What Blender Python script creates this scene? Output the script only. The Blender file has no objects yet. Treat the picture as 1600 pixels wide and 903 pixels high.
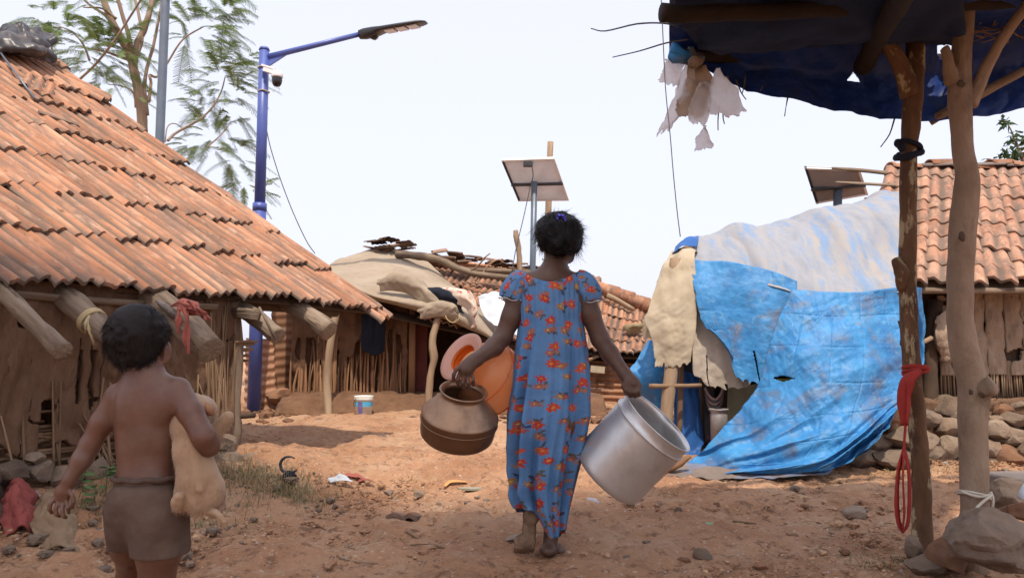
import bpy, bmesh, math, random
import numpy as np
from mathutils import Vector, Matrix

random.seed(7)
RNG = np.random.default_rng(7)
SC = bpy.context.scene
COL = SC.collection

# ------------------------------------------------------------------ camera, world, sun, exposure
F = 1156.0                      # focal length in photo pixels (photo 1600 x 903)
CAM_H = 0.9
PITCH = math.radians(5.15)
SUN_EL, SUN_AZ = math.radians(62), math.radians(6)   # azimuth: towards where the sun stands behind the camera (minus = left)

cam = bpy.data.cameras.new('camera')
cam.sensor_width = 36.0
cam.lens = 36.0 * F / 1600.0
cam.clip_start = 0.05
cam.clip_end = 2000
cam.dof.use_dof = True
cam.dof.focus_distance = 3.3
cam.dof.aperture_fstop = 11.0
camo = bpy.data.objects.new('camera', cam)
COL.objects.link(camo)
camo.location = (0, 0, CAM_H)
camo.rotation_euler = (math.pi / 2 + PITCH, 0, 0)
SC.camera = camo

to_sun = Vector((math.sin(SUN_AZ) * math.cos(SUN_EL), -math.cos(SUN_AZ) * math.cos(SUN_EL), math.sin(SUN_EL)))
world = bpy.data.worlds.new('World')
SC.world = world
world.use_nodes = True
wn, wl = world.node_tree.nodes, world.node_tree.links
wn.clear()
sky = wn.new('ShaderNodeTexSky')
sky.sky_type = 'NISHITA'
sky.sun_disc = False
sky.sun_elevation = SUN_EL
sky.sun_rotation = math.atan2(to_sun.x, to_sun.y)
sky.air_density = 1.0
sky.dust_density = 6.0
sky.ozone_density = 1.0
hz = wn.new('ShaderNodeMix'); hz.data_type = 'RGBA'
hz.inputs[0].default_value = 0.72
hz.inputs[7].default_value = (6.75, 6.85, 7.9, 1)       # even pale haze of a bright, hazy day
bg = wn.new('ShaderNodeBackground')
bg.inputs[1].default_value = 0.0885
wo = wn.new('ShaderNodeOutputWorld')
wl.new(sky.outputs[0], hz.inputs[6]); wl.new(hz.outputs[2], bg.inputs[0]); wl.new(bg.outputs[0], wo.inputs[0])

sun = bpy.data.lights.new('sun', 'SUN')
sun.energy = 2.35
sun.angle = math.radians(1.4)
sun.color = (1.0, 0.90, 0.76)
suno = bpy.data.objects.new('sun', sun)
COL.objects.link(suno)
suno.rotation_euler = to_sun.to_track_quat('Z', 'Y').to_euler()

SC.view_settings.view_transform = 'Standard'
SC.view_settings.look = 'None'
SC.view_settings.exposure = 0.98
SC.view_settings.gamma = 1.0
SC.cycles.max_bounces = 6
SC.cycles.transparent_max_bounces = 8

# ------------------------------------------------------------------ helpers
CP, SP = math.cos(PITCH), math.sin(PITCH)

def W(px, py, d):
    """Point of the place seen at photo pixel (px, py), d metres in front of the camera."""
    u = (px - 800) / F; v = (451.5 - py) / F
    y = CP - SP * v; z = SP + CP * v
    s = d / y
    return Vector((u * s, d, CAM_H + z * s))

def _h(ix, iy, iz, s):
    n = (ix * 374761393 + iy * 668265263 + iz * 2147483647 * 3 + s * 1274126177) & 0xFFFFFFFF
    n = ((n ^ (n >> 13)) * 1274126177) & 0xFFFFFFFF
    return ((n ^ (n >> 16)) & 0xFFFF) / 65535.0 * 2 - 1

def vnoise(P, scale=1.0, seed=0):
    """Smooth value noise in -1..1 for an (N,3) array."""
    P = np.asarray(P, dtype=np.float64) * scale
    i = np.floor(P).astype(np.int64); f = P - i
    f = f * f * f * (f * (f * 6 - 15) + 10)
    x, y, z = i[..., 0], i[..., 1], i[..., 2]
    fx, fy, fz = f[..., 0], f[..., 1], f[..., 2]
    def L(a, b, t): return a + (b - a) * t
    return L(L(L(_h(x, y, z, seed), _h(x+1, y, z, seed), fx), L(_h(x, y+1, z, seed), _h(x+1, y+1, z, seed), fx), fy),
             L(L(_h(x, y, z+1, seed), _h(x+1, y, z+1, seed), fx), L(_h(x, y+1, z+1, seed), _h(x+1, y+1, z+1, seed), fx), fy), fz)

def fbm(P, scale=1.0, octv=3, seed=0, gain=0.5):
    t = 0; a = 1.0
    for k in range(octv):
        t = t + a * vnoise(P, scale * 2 ** k, seed + k * 17); a *= gain
    return t

def sstep(a, b, x):
    t = np.clip((x - a) / (b - a), 0, 1)
    return t * t * (3 - 2 * t)

WQ = np.array([-1.80, 5.0]); WD = np.array([0.517, 0.856]); WN = np.array([0.856, -0.517])   # wall line of the left hut

def gz(x, y):
    """Smooth height of the ground."""
    x = np.asarray(x, float); y = np.asarray(y, float)
    z = 0.055 * np.clip(y - 3.2, 0, 6.0)
    sd = (x - WQ[0]) * WN[0] + (y - WQ[1]) * WN[1]
    t = (x - WQ[0]) * WD[0] + (y - WQ[1]) * WD[1]
    z = z + 0.17 * (1 - sstep(0.0, 1.05, sd)) * (1 - sstep(0.0, 1.0, t))
    z = z + 0.05 * np.exp(-((x - 1.9) ** 2 / 0.5 + (y - 3.1) ** 2 / 0.25))
    return z

def gzf(x, y): return float(gz(x, y))

def G(px, py, lift=0.0):
    """Where the photo pixel meets the ground."""
    d = 4.0
    for _ in range(40):
        p = W(px, py, d)
        e = p.z - gzf(p.x, p.y)
        d = max(0.5, d + e / max(0.02, (CAM_H - gzf(p.x, p.y))) * d * 0.7)
    p = W(px, py, d); p.z = gzf(p.x, p.y) + lift
    return p

def tag(o, label=None, cat=None, group=None, kind=None):
    if label: o['label'] = label
    if cat: o['category'] = cat
    if group: o['group'] = group
    if kind: o['kind'] = kind
    return o

def thing(name, label, cat, loc=(0, 0, 0), group=None, kind=None):
    o = bpy.data.objects.new(name, None)
    COL.objects.link(o)
    o.location = Vector(loc); o.empty_display_size = 0.1
    return tag(o, label, cat, group, kind)

def base_of(p):
    v = Vector((0, 0, 0))
    while p is not None:
        v = v + Vector(p.location); p = p.parent
    return v

def link(name, me, parent=None, loc=None, mats=None):
    o = bpy.data.objects.new(name, me)
    COL.objects.link(o)
    if parent is not None: o.parent = parent
    if loc is not None: o.location = loc
    return o

def mk(name, V, Fc, mat, parent=None, smooth=True, loc=None, uv=None, mats=None, midx=None, bark=None):
    """One mesh object from world-space vertices."""
    V = np.asarray([tuple(v) for v in V] if not isinstance(V, np.ndarray) else V, dtype=np.float64)
    off = np.array(base_of(parent)) if parent is not None else (np.array(loc) if loc is not None else np.array([0., 0, 0]))
    me = bpy.data.meshes.new(name)
    me.from_pydata((V - off).tolist(), [], Fc if isinstance(Fc, list) else Fc.tolist())
    if mats:
        for m in mats: me.materials.append(m)
        if midx is not None: me.polygons.foreach_set('material_index', np.asarray(midx, dtype=np.int32))
    elif mat is not None:
        me.materials.append(mat)
    if smooth: me.polygons.foreach_set('use_smooth', np.ones(len(me.polygons), dtype=bool))
    if mat is not None and mat.name.endswith('stone') and smooth:
        try: me.set_sharp_from_angle(angle=math.radians(24))
        except Exception: pass
    if uv is not None:
        l = me.uv_layers.new(name='UVMap')
        li = np.zeros(len(me.loops), dtype=np.int32); me.loops.foreach_get('vertex_index', li)
        l.data.foreach_set('uv', np.asarray(uv, dtype=np.float32)[li].ravel())
    if bark is not None and len(bark) == len(V):
        at = me.attributes.new('bark', 'FLOAT_VECTOR', 'POINT'); at.data.foreach_set('vector', np.asarray(bark, dtype=np.float32).ravel())
    me.update()
    o = link(name, me, parent)
    if parent is None and loc is not None: o.location = Vector(loc)
    return o

class MB:
    """Collects shapes into one mesh."""
    def __init__(s): s.V = []; s.F = []; s.B = []
    def add(s, V, Fc, Bk=None):
        n = len(s.V); s.B.extend([tuple(b) for b in (V if Bk is None else Bk)]); s.V.extend([tuple(v) for v in V]); s.F.extend([[i + n for i in f] for f in Fc]); return s
    def box(s, c, sz, rot=None):
        c = Vector(c); V = []
        for dx in (-.5, .5):
            for dy in (-.5, .5):
                for dz in (-.5, .5):
                    v = Vector((dx * sz[0], dy * sz[1], dz * sz[2]))
                    V.append(c + (rot @ v if rot else v))
        return s.add(V, [[0, 1, 3, 2], [4, 6, 7, 5], [0, 4, 5, 1], [2, 3, 7, 6], [0, 2, 6, 4], [1, 5, 7, 3]])
    def tube(s, pts, rad, n=8, wob=0.0, flat=1.0, seed=0, closed=False, capr=True):
        V, Fc = tube_geo(pts, rad, n, wob, flat, seed, capr)
        return s.add(V, Fc, bark_of(pts, n, rad, len(s.V)))
    def lathe(s, prof, M, n=32, dent=0.0):
        """prof: list of (r, z); M: placing matrix."""
        V = []; Fc = []
        for r, z in prof:
            for k in range(n):
                a = 2 * math.pi * k / n
                V.append(Vector((r * math.cos(a), r * math.sin(a), z)))
        if dent:
            q = np.array([tuple(v) for v in V]); f = 1 - dent * (np.clip(vnoise(q, 9, 5) - 0.15, 0, 1) + 0.4 * vnoise(q, 17, 8))
            V = [Vector((v.x * k_, v.y * k_, v.z)) for v, k_ in zip(V, f)]
        V = [M @ v for v in V]
        for i in range(len(prof) - 1):
            for k in range(n):
                k2 = (k + 1) % n
                Fc.append([i * n + k, i * n + k2, (i + 1) * n + k2, (i + 1) * n + k])
        return s.add(V, Fc)
    def build(s, name, mat, parent=None, smooth=True, **kw):
        return mk(name, s.V, s.F, mat, parent, smooth, bark=s.B, **kw)

def frames(pts):
    P = [Vector(p) for p in pts]; T = []
    for i in range(len(P)):
        a = P[max(0, i - 1)]; b = P[min(len(P) - 1, i + 1)]
        t = (b - a)
        T.append(t.normalized() if t.length > 1e-9 else Vector((0, 0, 1)))
    n = T[0].orthogonal().normalized(); N = []
    for t in T:
        n = (n - t * n.dot(t))
        n = n.normalized() if n.length > 1e-6 else t.orthogonal().normalized()
        N.append(n)
    return P, T, N

def resample(pts, k):
    """Catmull-Rom through the points, k steps per span."""
    P = np.array([tuple(p) for p in pts], float)
    n = len(P)
    t = np.linspace(0, n - 1, (n - 1) * k + 1)
    return crom(P, t)

def crom(P, t):
    n = len(P)
    i = np.clip(np.floor(t).astype(int), 0, n - 2); f = (t - i)
    f = f.reshape((-1,) + (1,) * (P.ndim - 1))
    p1 = P[i]; p2 = P[i + 1]
    p0 = np.where((i > 0).reshape(f.shape), P[np.maximum(i - 1, 0)], 2 * p1 - p2)
    p3 = np.where((i < n - 2).reshape(f.shape), P[np.minimum(i + 2, n - 1)], 2 * p2 - p1)
    return 0.5 * (2 * p1 + (p2 - p0) * f + (2 * p0 - 5 * p1 + 4 * p2 - p3) * f ** 2 + (3 * p1 - p0 - 3 * p2 + p3) * f ** 3)

def tube_geo(pts, rad, n=8, wob=0.0, flat=1.0, seed=0, capr=True):
    P, T, N = frames(pts)
    m = len(P)
    if not hasattr(rad, '__len__'): rad = [rad] * m
    rr = np.interp(np.linspace(0, 1, m), np.linspace(0, 1, len(rad)), rad)
    V = []; Fc = []
    for i in range(m):
        B = T[i].cross(N[i])
        for k in range(n):
            a = 2 * math.pi * k / n
            V.append(P[i] + N[i] * (math.cos(a) * rr[i]) + B * (math.sin(a) * rr[i] * flat))
    if wob:
        A = np.array([tuple(v) for v in V]); C = np.repeat(np.array([tuple(p) for p in P]), n, 0)
        s = 1 + wob * fbm(A, 0.55 / max(np.mean(rr), 1e-3), 2, seed)
        if n >= 14:                                                 # lengthwise splits and ridges of dry wood
            an = np.tile(np.arange(n) * 2 * np.pi / n, m); L_ = np.repeat(np.concatenate([[0], np.cumsum([(P[i + 1] - P[i]).length for i in range(m - 1)])]), n)
            q = np.stack([np.cos(an) * 2.6, np.sin(an) * 2.6, L_ * 2.2 + seed], -1)
            s = s - 0.55 * wob * np.clip(1 - 5 * np.abs(vnoise(q, 1.0, seed + 3)), 0, 1) + 0.25 * wob * vnoise(q * np.array([1, 1, 3]), 1.9, seed + 8)
        V = [Vector(v) for v in (C + (A - C) * s[:, None])]
    for i in range(m - 1):
        for k in range(n):
            k2 = (k + 1) % n
            Fc.append([i * n + k, i * n + k2, (i + 1) * n + k2, (i + 1) * n + k])
    if capr:
        Fc.append(list(range(n))[::-1]); Fc.append([(m - 1) * n + k for k in range(n)])
    return V, Fc

def bark_of(pts, n, rad, seed=0):
    P = np.array([tuple(p) for p in pts], float)
    L_ = np.concatenate([[0], np.cumsum(np.linalg.norm(np.diff(P, axis=0), axis=1))])
    r = float(np.mean(rad)); off = (seed * 0.7318) % 5
    a = np.arange(n) * 2 * math.pi / n
    return [(r * math.cos(t) + off, r * math.sin(t), l) for l in L_ for t in a]

def tube(name, pts, rad, mat, parent=None, n=8, wob=0.0, k=1, flat=1.0, seed=0, loc=None):
    if k > 1: pts = resample(pts, k)
    V, Fc = tube_geo(pts, rad, n, wob, flat, seed)
    return mk(name, V, Fc, mat, parent, loc=loc, bark=bark_of(pts, n, rad, seed))

def crumple(P, freq, seed, n=9):
    """Sharp flat facets like crushed plastic: sum of triangle waves in random directions."""
    rs = np.random.default_rng(seed); t = 0; Q = P + 0.12 / freq * np.stack([vnoise(P, freq * .9, seed + k) for k in range(3)], -1)
    for k in range(n):
        d = rs.normal(size=3); d /= np.linalg.norm(d); f = freq * rs.uniform(.5, 1.9)
        x = (Q @ d) * f + rs.uniform(0, 9); t = t + np.abs(x - np.round(x)) * 2 / (f / freq)
    t = t / n; return (t - t.mean()) * 2

def sheet(name, ctrl, nu, nv, mat, parent=None, thick=0.004, wr=(), mask=None, seed=0, uvs=None, loc=None, post=None, crum=(), grid=None):
    """Cloth through a grid of control points; wr: (amplitude, scale, octaves) wrinkles; mask(U, V) keeps faces."""
    C = np.array([[tuple(p) for p in r] for r in ctrl], float)
    R_, C_ = C.shape[:2]
    t = np.linspace(0, R_ - 1, nv); A = crom(C, t)
    t2 = np.linspace(0, C_ - 1, nu); A = crom(np.swapaxes(A, 0, 1), t2)
    A = np.swapaxes(A, 0, 1)                                       # nv, nu, 3
    U, V_ = np.meshgrid(np.linspace(0, 1, nu), np.linspace(0, 1, nv))
    def normals(A):
        du = np.gradient(A, axis=1); dv = np.gradient(A, axis=0)
        N = np.cross(du, dv); return N / (np.linalg.norm(N, axis=2, keepdims=True) + 1e-9)
    N = normals(A)
    for w in wr:
        amp, sc = w[0], w[1]; oc = w[2] if len(w) > 2 else 2
        st = np.array(w[3]) if len(w) > 3 else np.array([1., 1, 1])
        n = fbm(A * st, sc, oc, seed)
        if len(w) > 4: n = 1 - 2 * np.abs(n)                        # creases
        A = A + N * (amp * n)[..., None]
    for ca_, cf_ in crum:
        msk = 0.35 + 0.65 * np.clip(0.5 + 1.2 * vnoise(A, cf_ * .35, seed + 5), 0, 1)
        A = A + N * (ca_ * crumple(A, cf_, seed + 3) * msk)[..., None]
    if grid is not None:                                            # creases left from folding
        gu, gv, ga = grid
        lines = np.exp(-(np.abs(U * gu - np.round(U * gu)) / (gu * .0035)) ** 2) + np.exp(-(np.abs(V_ * gv - np.round(V_ * gv)) / (gv * .0035)) ** 2)
        A = A + N * (ga * lines * (0.4 + vnoise(A, 3, seed + 9)))[..., None]
    if post is not None: A = post(A, U, V_)
    N = normals(A)
    idx = np.arange(nu * nv).reshape(nv, nu)
    keep = np.ones((nv - 1, nu - 1), bool)
    if mask is not None:
        keep = mask((U[:-1, :-1] + U[1:, 1:]) / 2, (V_[:-1, :-1] + V_[1:, 1:]) / 2)
    q = np.stack([idx[:-1, :-1], idx[:-1, 1:], idx[1:, 1:], idx[1:, :-1]], -1)[keep]
    VV = A.reshape(-1, 3); NN = N.reshape(-1, 3)
    nn = len(VV)
    V2 = np.concatenate([VV + NN * thick / 2, VV - NN * thick / 2])
    Fs = [q, q[:, ::-1] + nn]
    e = np.concatenate([q[:, [0, 1]], q[:, [1, 2]], q[:, [2, 3]], q[:, [3, 0]]])
    key = e[:, 0] * nn * 1 + e[:, 1]; rev = e[:, 1] * nn + e[:, 0]
    b = e[~np.isin(key, rev)]
    Fs.append(np.stack([b[:, 1], b[:, 0], b[:, 0] + nn, b[:, 1] + nn], -1))
    Fc = np.concatenate(Fs)
    used = np.unique(Fc); mp = np.full(2 * nn, -1); mp[used] = np.arange(len(used))
    uv = np.stack([U, V_], -1).reshape(-1, 2); uv = np.concatenate([uv, uv])[used]
    return mk(name, V2[used], mp[Fc], mat, parent, uv=uv, loc=loc)

def rock_geo(c, r, seed=0, sub=3, rough=0.22, flat=(1, 1, 1), rot=0.0):
    bm = bmesh.new(); bmesh.ops.create_icosphere(bm, subdivisions=sub, radius=1.0)
    V = np.array([v.co[:] for v in bm.verts]); Fc = [[v.index for v in f.verts] for f in bm.faces]; bm.free()
    rs = np.random.default_rng(seed)
    # planar cuts give a broken-stone shape
    for k in range(14):
        n = rs.normal(size=3); n /= np.linalg.norm(n); dcut = rs.uniform(0.55, 0.92)
        d = V @ n
        V = V - np.outer(np.clip(d - dcut, 0, None) * 0.97, n)
    V = V * (1.06 + rough * 0.45 * fbm(V + seed * 3.1, 1.3, 3, seed)[:, None])
    V = V * np.array(flat) * r
    cs, sn = math.cos(rot), math.sin(rot)
    V = V @ np.array([[cs, sn, 0], [-sn, cs, 0], [0, 0, 1]])
    return V + np.array(c), Fc

# ------------------------------------------------------------------ materials
def mat(name, cols, scale=6.0, rough=0.85, bump=0.3, bscale=40.0, spots=None, metal=0.0, stretch=(1, 1, 1), trans=0.0,
        rnd=0.0, spec=0.3, alpha=1.0, detail=6.0, bdist=0.01, coord='Object', extra=None, sheen=0.0, cracks=None):
    """Layered noise material. cols: 2-3 linear colours; spots: list of (colour, scale, threshold, softness)."""
    m = bpy.data.materials.new(name); m.use_nodes = True
    nt = m.node_tree; N = nt.nodes; L = nt.links
    bs = N['Principled BSDF']; out = N['Material Output']
    tc = N.new('ShaderNodeTexCoord'); mp = N.new('ShaderNodeMapping')
    if coord == 'bark':
        at = N.new('ShaderNodeAttribute'); at.attribute_name = 'bark'; L.new(at.outputs['Vector'], mp.inputs[0])
    else: L.new(tc.outputs[coord], mp.inputs[0])
    mp.inputs['Scale'].default_value = stretch
    vec = mp.outputs[0]
    if rnd:
        oi = N.new('ShaderNodeObjectInfo'); ad = N.new('ShaderNodeVectorMath'); ad.operation = 'MULTIPLY_ADD'
        L.new(oi.outputs['Random'], ad.inputs[0]); ad.inputs[1].default_value = (37, 61, 23); L.new(vec, ad.inputs[2]); vec = ad.outputs[0]
    nz = N.new('ShaderNodeTexNoise'); nz.inputs['Scale'].default_value = scale; nz.inputs['Detail'].default_value = detail
    nz.inputs['Roughness'].default_value = 0.62
    L.new(vec, nz.inputs['Vector'])
    rp = N.new('ShaderNodeValToRGB'); cr = rp.color_ramp
    cr.elements[0].position = 0.3; cr.elements[0].color = (*cols[0], 1)
    cr.elements[1].position = 0.7; cr.elements[1].color = (*cols[-1], 1)
    if len(cols) == 3:
        e = cr.elements.new(0.5); e.color = (*cols[1], 1)
    L.new(nz.outputs['Fac'], rp.inputs[0]); colr = rp.outputs[0]
    for sp in (spots or []):
        c, s, th, so = sp[:4]
        n2 = N.new('ShaderNodeTexNoise'); n2.inputs['Scale'].default_value = s; n2.inputs['Detail'].default_value = 5
        n2.inputs['Roughness'].default_value = 0.65
        L.new(vec, n2.inputs['Vector'])
        mr = N.new('ShaderNodeMapRange'); mr.inputs[1].default_value = th - so; mr.inputs[2].default_value = th + so
        mr.inputs[4].default_value = sp[4] if len(sp) > 4 else 1.0
        L.new(n2.outputs['Fac'], mr.inputs[0])
        mx = N.new('ShaderNodeMix'); mx.data_type = 'RGBA'; L.new(mr.outputs[0], mx.inputs[0]); L.new(colr, mx.inputs[6])
        mx.inputs[7].default_value = (*c, 1); colr = mx.outputs[2]
    if extra: colr = extra(nt, tc, vec, colr)
    if rnd:
        hs = N.new('ShaderNodeHueSaturation'); mr = N.new('ShaderNodeMapRange')
        mr.inputs[3].default_value = 1 - rnd; mr.inputs[4].default_value = 1 + rnd
        L.new(oi.outputs['Random'], mr.inputs[0]); L.new(mr.outputs[0], hs.inputs['Value']); L.new(colr, hs.inputs['Color']); colr = hs.outputs[0]
    L.new(colr, bs.inputs['Base Color'])
    bs.inputs['Roughness'].default_value = rough; bs.inputs['Metallic'].default_value = metal
    bs.inputs['Specular IOR Level'].default_value = spec
    if sheen: bs.inputs['Sheen Weight'].default_value = sheen
    if bump:
        nb = N.new('ShaderNodeTexNoise'); nb.inputs['Scale'].default_value = bscale; nb.inputs['Detail'].default_value = 6
        nb.inputs['Roughness'].default_value = 0.65
        L.new(vec, nb.inputs['Vector'])
        hgt = nb.outputs['Fac']
        if cracks:
            vo = N.new('ShaderNodeTexVoronoi'); vo.feature = 'DISTANCE_TO_EDGE'; vo.inputs['Scale'].default_value = cracks
            va = N.new('ShaderNodeVectorMath'); va.operation = 'MULTIPLY_ADD'
            L.new(nb.outputs['Color'], va.inputs[0]); va.inputs[1].default_value = (0.05, 0.05, 0.03); L.new(vec, va.inputs[2])
            L.new(va.outputs[0], vo.inputs['Vector'])
            m2 = N.new('ShaderNodeMapRange'); m2.inputs[1].default_value = 0.0; m2.inputs[2].default_value = 0.05
            L.new(vo.outputs['Distance'], m2.inputs[0])
            mm = N.new('ShaderNodeMath'); mm.operation = 'MULTIPLY_ADD'; mm.inputs[1].default_value = 1.3
            L.new(m2.outputs[0], mm.inputs[0]); L.new(hgt, mm.inputs[2]); hgt = mm.outputs[0]
        bp = N.new('ShaderNodeBump'); bp.inputs['Strength'].default_value = bump; bp.inputs['Distance'].default_value = bdist
        L.new(hgt, bp.inputs['Height']); L.new(bp.outputs[0], bs.inputs['Normal'])
    if trans:
        tr = N.new('ShaderNodeBsdfTranslucent'); L.new(colr, tr.inputs[0])
        ms = N.new('ShaderNodeMixShader'); ms.inputs[0].default_value = trans
        L.new(bs.outputs[0], ms.inputs[1]); L.new(tr.outputs[0], ms.inputs[2]); L.new(ms.outputs[0], out.inputs[0])
    if alpha < 1: bs.inputs['Alpha'].default_value = alpha
    return m

M = {}
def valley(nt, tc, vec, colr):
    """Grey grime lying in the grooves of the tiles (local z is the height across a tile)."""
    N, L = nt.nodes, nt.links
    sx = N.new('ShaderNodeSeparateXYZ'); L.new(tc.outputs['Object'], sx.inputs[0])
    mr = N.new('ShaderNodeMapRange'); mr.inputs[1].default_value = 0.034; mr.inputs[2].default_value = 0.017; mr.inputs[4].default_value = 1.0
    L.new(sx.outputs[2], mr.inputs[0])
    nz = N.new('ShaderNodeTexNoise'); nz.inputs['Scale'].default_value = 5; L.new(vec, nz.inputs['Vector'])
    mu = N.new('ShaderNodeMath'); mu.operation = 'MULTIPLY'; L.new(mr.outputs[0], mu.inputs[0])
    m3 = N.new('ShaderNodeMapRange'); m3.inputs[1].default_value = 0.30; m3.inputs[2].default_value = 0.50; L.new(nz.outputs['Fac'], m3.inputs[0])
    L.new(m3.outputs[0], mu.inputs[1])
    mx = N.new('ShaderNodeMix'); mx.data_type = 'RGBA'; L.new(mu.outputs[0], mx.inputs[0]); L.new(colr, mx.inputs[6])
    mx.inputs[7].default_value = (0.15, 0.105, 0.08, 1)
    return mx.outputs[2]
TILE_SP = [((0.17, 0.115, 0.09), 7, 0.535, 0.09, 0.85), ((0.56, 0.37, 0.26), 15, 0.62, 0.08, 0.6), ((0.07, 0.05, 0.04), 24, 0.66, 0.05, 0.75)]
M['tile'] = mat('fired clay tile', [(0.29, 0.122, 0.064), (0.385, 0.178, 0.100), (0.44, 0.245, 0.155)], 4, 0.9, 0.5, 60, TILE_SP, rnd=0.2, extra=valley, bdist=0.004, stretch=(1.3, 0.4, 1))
M['tile_pale'] = mat('sun bleached clay tile', [(0.32, 0.145, 0.088), (0.38, 0.20, 0.13), (0.42, 0.255, 0.18)], 4, 0.9, 0.5, 60, TILE_SP, rnd=0.15, extra=valley, bdist=0.004, stretch=(1.3, 0.5, 1))
M['grit'] = mat('orange grit', [(0.30, 0.145, 0.075), (0.44, 0.26, 0.15), (0.52, 0.36, 0.24)], 30, 0.95, 0.3, 60)
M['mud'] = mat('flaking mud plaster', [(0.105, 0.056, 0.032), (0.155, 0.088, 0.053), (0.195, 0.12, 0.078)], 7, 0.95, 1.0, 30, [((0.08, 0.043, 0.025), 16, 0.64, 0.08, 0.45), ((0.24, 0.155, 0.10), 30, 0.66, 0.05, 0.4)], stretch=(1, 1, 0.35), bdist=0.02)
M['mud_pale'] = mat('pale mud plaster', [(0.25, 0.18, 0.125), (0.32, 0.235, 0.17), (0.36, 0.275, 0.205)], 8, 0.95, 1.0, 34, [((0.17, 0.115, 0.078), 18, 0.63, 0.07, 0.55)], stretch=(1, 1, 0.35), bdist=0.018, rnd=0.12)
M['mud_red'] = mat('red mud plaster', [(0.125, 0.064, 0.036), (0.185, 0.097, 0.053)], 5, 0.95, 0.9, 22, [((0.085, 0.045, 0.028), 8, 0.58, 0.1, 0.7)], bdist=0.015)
M['stick'] = mat('dry stick', [(0.16, 0.095, 0.055), (0.27, 0.175, 0.105)], 9, 0.85, 0.5, 50, stretch=(1, 1, 0.14), coord='bark', rnd=0.25, bdist=0.004)
M['stick_red'] = mat('mud stained stick', [(0.20, 0.10, 0.052), (0.31, 0.17, 0.09)], 9, 0.85, 0.5, 50, stretch=(1, 1, 0.14), coord='bark', rnd=0.3, bdist=0.004)
M['log'] = mat('weathered log', [(0.105, 0.07, 0.047), (0.19, 0.138, 0.097), (0.26, 0.20, 0.145)], 16, 0.85, 1.0, 60, [((0.08, 0.05, 0.035), 26, 0.60, 0.04, 0.9)], stretch=(1, 1, 0.14), coord='bark', rnd=0.12, bdist=0.008)
M['pole_pale'] = mat('peeled pole wood', [(0.22, 0.145, 0.09), (0.36, 0.26, 0.17)], 14, 0.8, 0.5, 30, [((0.16, 0.10, 0.06), 10, 0.62, 0.06, 0.8)], stretch=(1, 1, 0.14), coord='bark', bdist=0.005)
M['bark_light'] = mat('smooth grey bark', [(0.18, 0.12, 0.08), (0.25, 0.175, 0.12), (0.31, 0.23, 0.165)], 9, 0.85, 1.0, 40, [((0.10, 0.065, 0.04), 7, 0.62, 0.08, 0.8), ((0.30, 0.24, 0.18), 22, 0.66, 0.04, 0.6)], stretch=(1, 1, 0.5), coord='bark', bdist=0.01)
M['bark_rust'] = mat('patchy bark with lichen', [(0.062, 0.031, 0.018), (0.115, 0.060, 0.031), (0.175, 0.095, 0.05)], 12, 0.88, 0.8, 34, [((0.38, 0.31, 0.19), 17, 0.575, 0.03, 0.85), ((0.05, 0.03, 0.02), 9, 0.62, 0.06, 0.7)], stretch=(1, 1, 0.4), coord='bark', bdist=0.008)
M['stone'] = mat('field stone', [(0.115, 0.08, 0.06), (0.185, 0.135, 0.10), (0.25, 0.185, 0.135)], 5, 0.92, 0.9, 24, [((0.24, 0.145, 0.085), 6, 0.6, 0.1, 0.5), ((0.07, 0.055, 0.045), 14, 0.64, 0.05, 0.6)], rnd=0.22, bdist=0.015)
M['stone_red'] = mat('laterite stone', [(0.17, 0.085, 0.05), (0.26, 0.135, 0.075)], 5, 0.92, 0.9, 24, [((0.12, 0.07, 0.05), 9, 0.6, 0.08, 0.6)], rnd=0.25, bdist=0.012)
M['dark_wood'] = mat('sooty wood', [(0.05, 0.032, 0.022), (0.10, 0.065, 0.042)], 7, 0.9, 0.5, 30, stretch=(1, 1, 0.4))
M['shade_painted'] = mat('soot black wood', [(0.012, 0.008, 0.006), (0.028, 0.017, 0.012)], 7, 0.9, 0.5, 30)  # beams painted near-black to stand in for the shade under the canopy
M['blue_pole'] = mat('blue painted steel', [(0.055, 0.085, 0.30), (0.075, 0.115, 0.37)], 3, 0.42, 0.1, 30, [((0.16, 0.17, 0.32), 7, 0.66, 0.08, 0.5), ((0.14, 0.09, 0.07), 22, 0.72, 0.03, 0.8)], spec=0.5)
M['grey_pole'] = mat('galvanised steel pole', [(0.10, 0.13, 0.17), (0.16, 0.19, 0.23)], 3, 0.4, 0.1, 30, spec=0.5, metal=0.3)
M['dark_metal'] = mat('dark metal', [(0.018, 0.018, 0.022), (0.03, 0.03, 0.035)], 5, 0.45, 0.1, 30, spec=0.5)
M['white_plastic'] = mat('white plastic', [(0.66, 0.66, 0.66), (0.75, 0.75, 0.74)], 5, 0.4, 0.0)
M['black_glossy'] = mat('black glossy plastic', [(0.01, 0.01, 0.012), (0.018, 0.018, 0.02)], 5, 0.15, 0.0, spec=0.5)
M['led'] = mat('led glass', [(0.42, 0.36, 0.33), (0.5, 0.45, 0.42)], 8, 0.2, 0.0)
M['panel_back'] = mat('solar panel back sheet', [(0.68, 0.66, 0.66), (0.78, 0.76, 0.76)], 4, 0.6, 0.1, 30, [((0.50, 0.45, 0.43), 6, 0.62, 0.1, 0.5)], trans=0.4)
M['panel_back_dim'] = mat('dusty solar panel back sheet', [(0.26, 0.235, 0.23), (0.34, 0.31, 0.30)], 4, 0.6, 0.1, 30)
M['alu'] = mat('aluminium frame', [(0.70, 0.70, 0.70), (0.78, 0.78, 0.78)], 4, 0.35, 0.05, 30, metal=0.4)
M['beige'] = mat('dusty beige tarpaulin', [(0.25, 0.19, 0.135), (0.315, 0.25, 0.185), (0.36, 0.295, 0.225)], 2.5, 0.85, 0.4, 30, [((0.19, 0.14, 0.095), 5, 0.6, 0.1, 0.6)], bdist=0.006)
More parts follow.
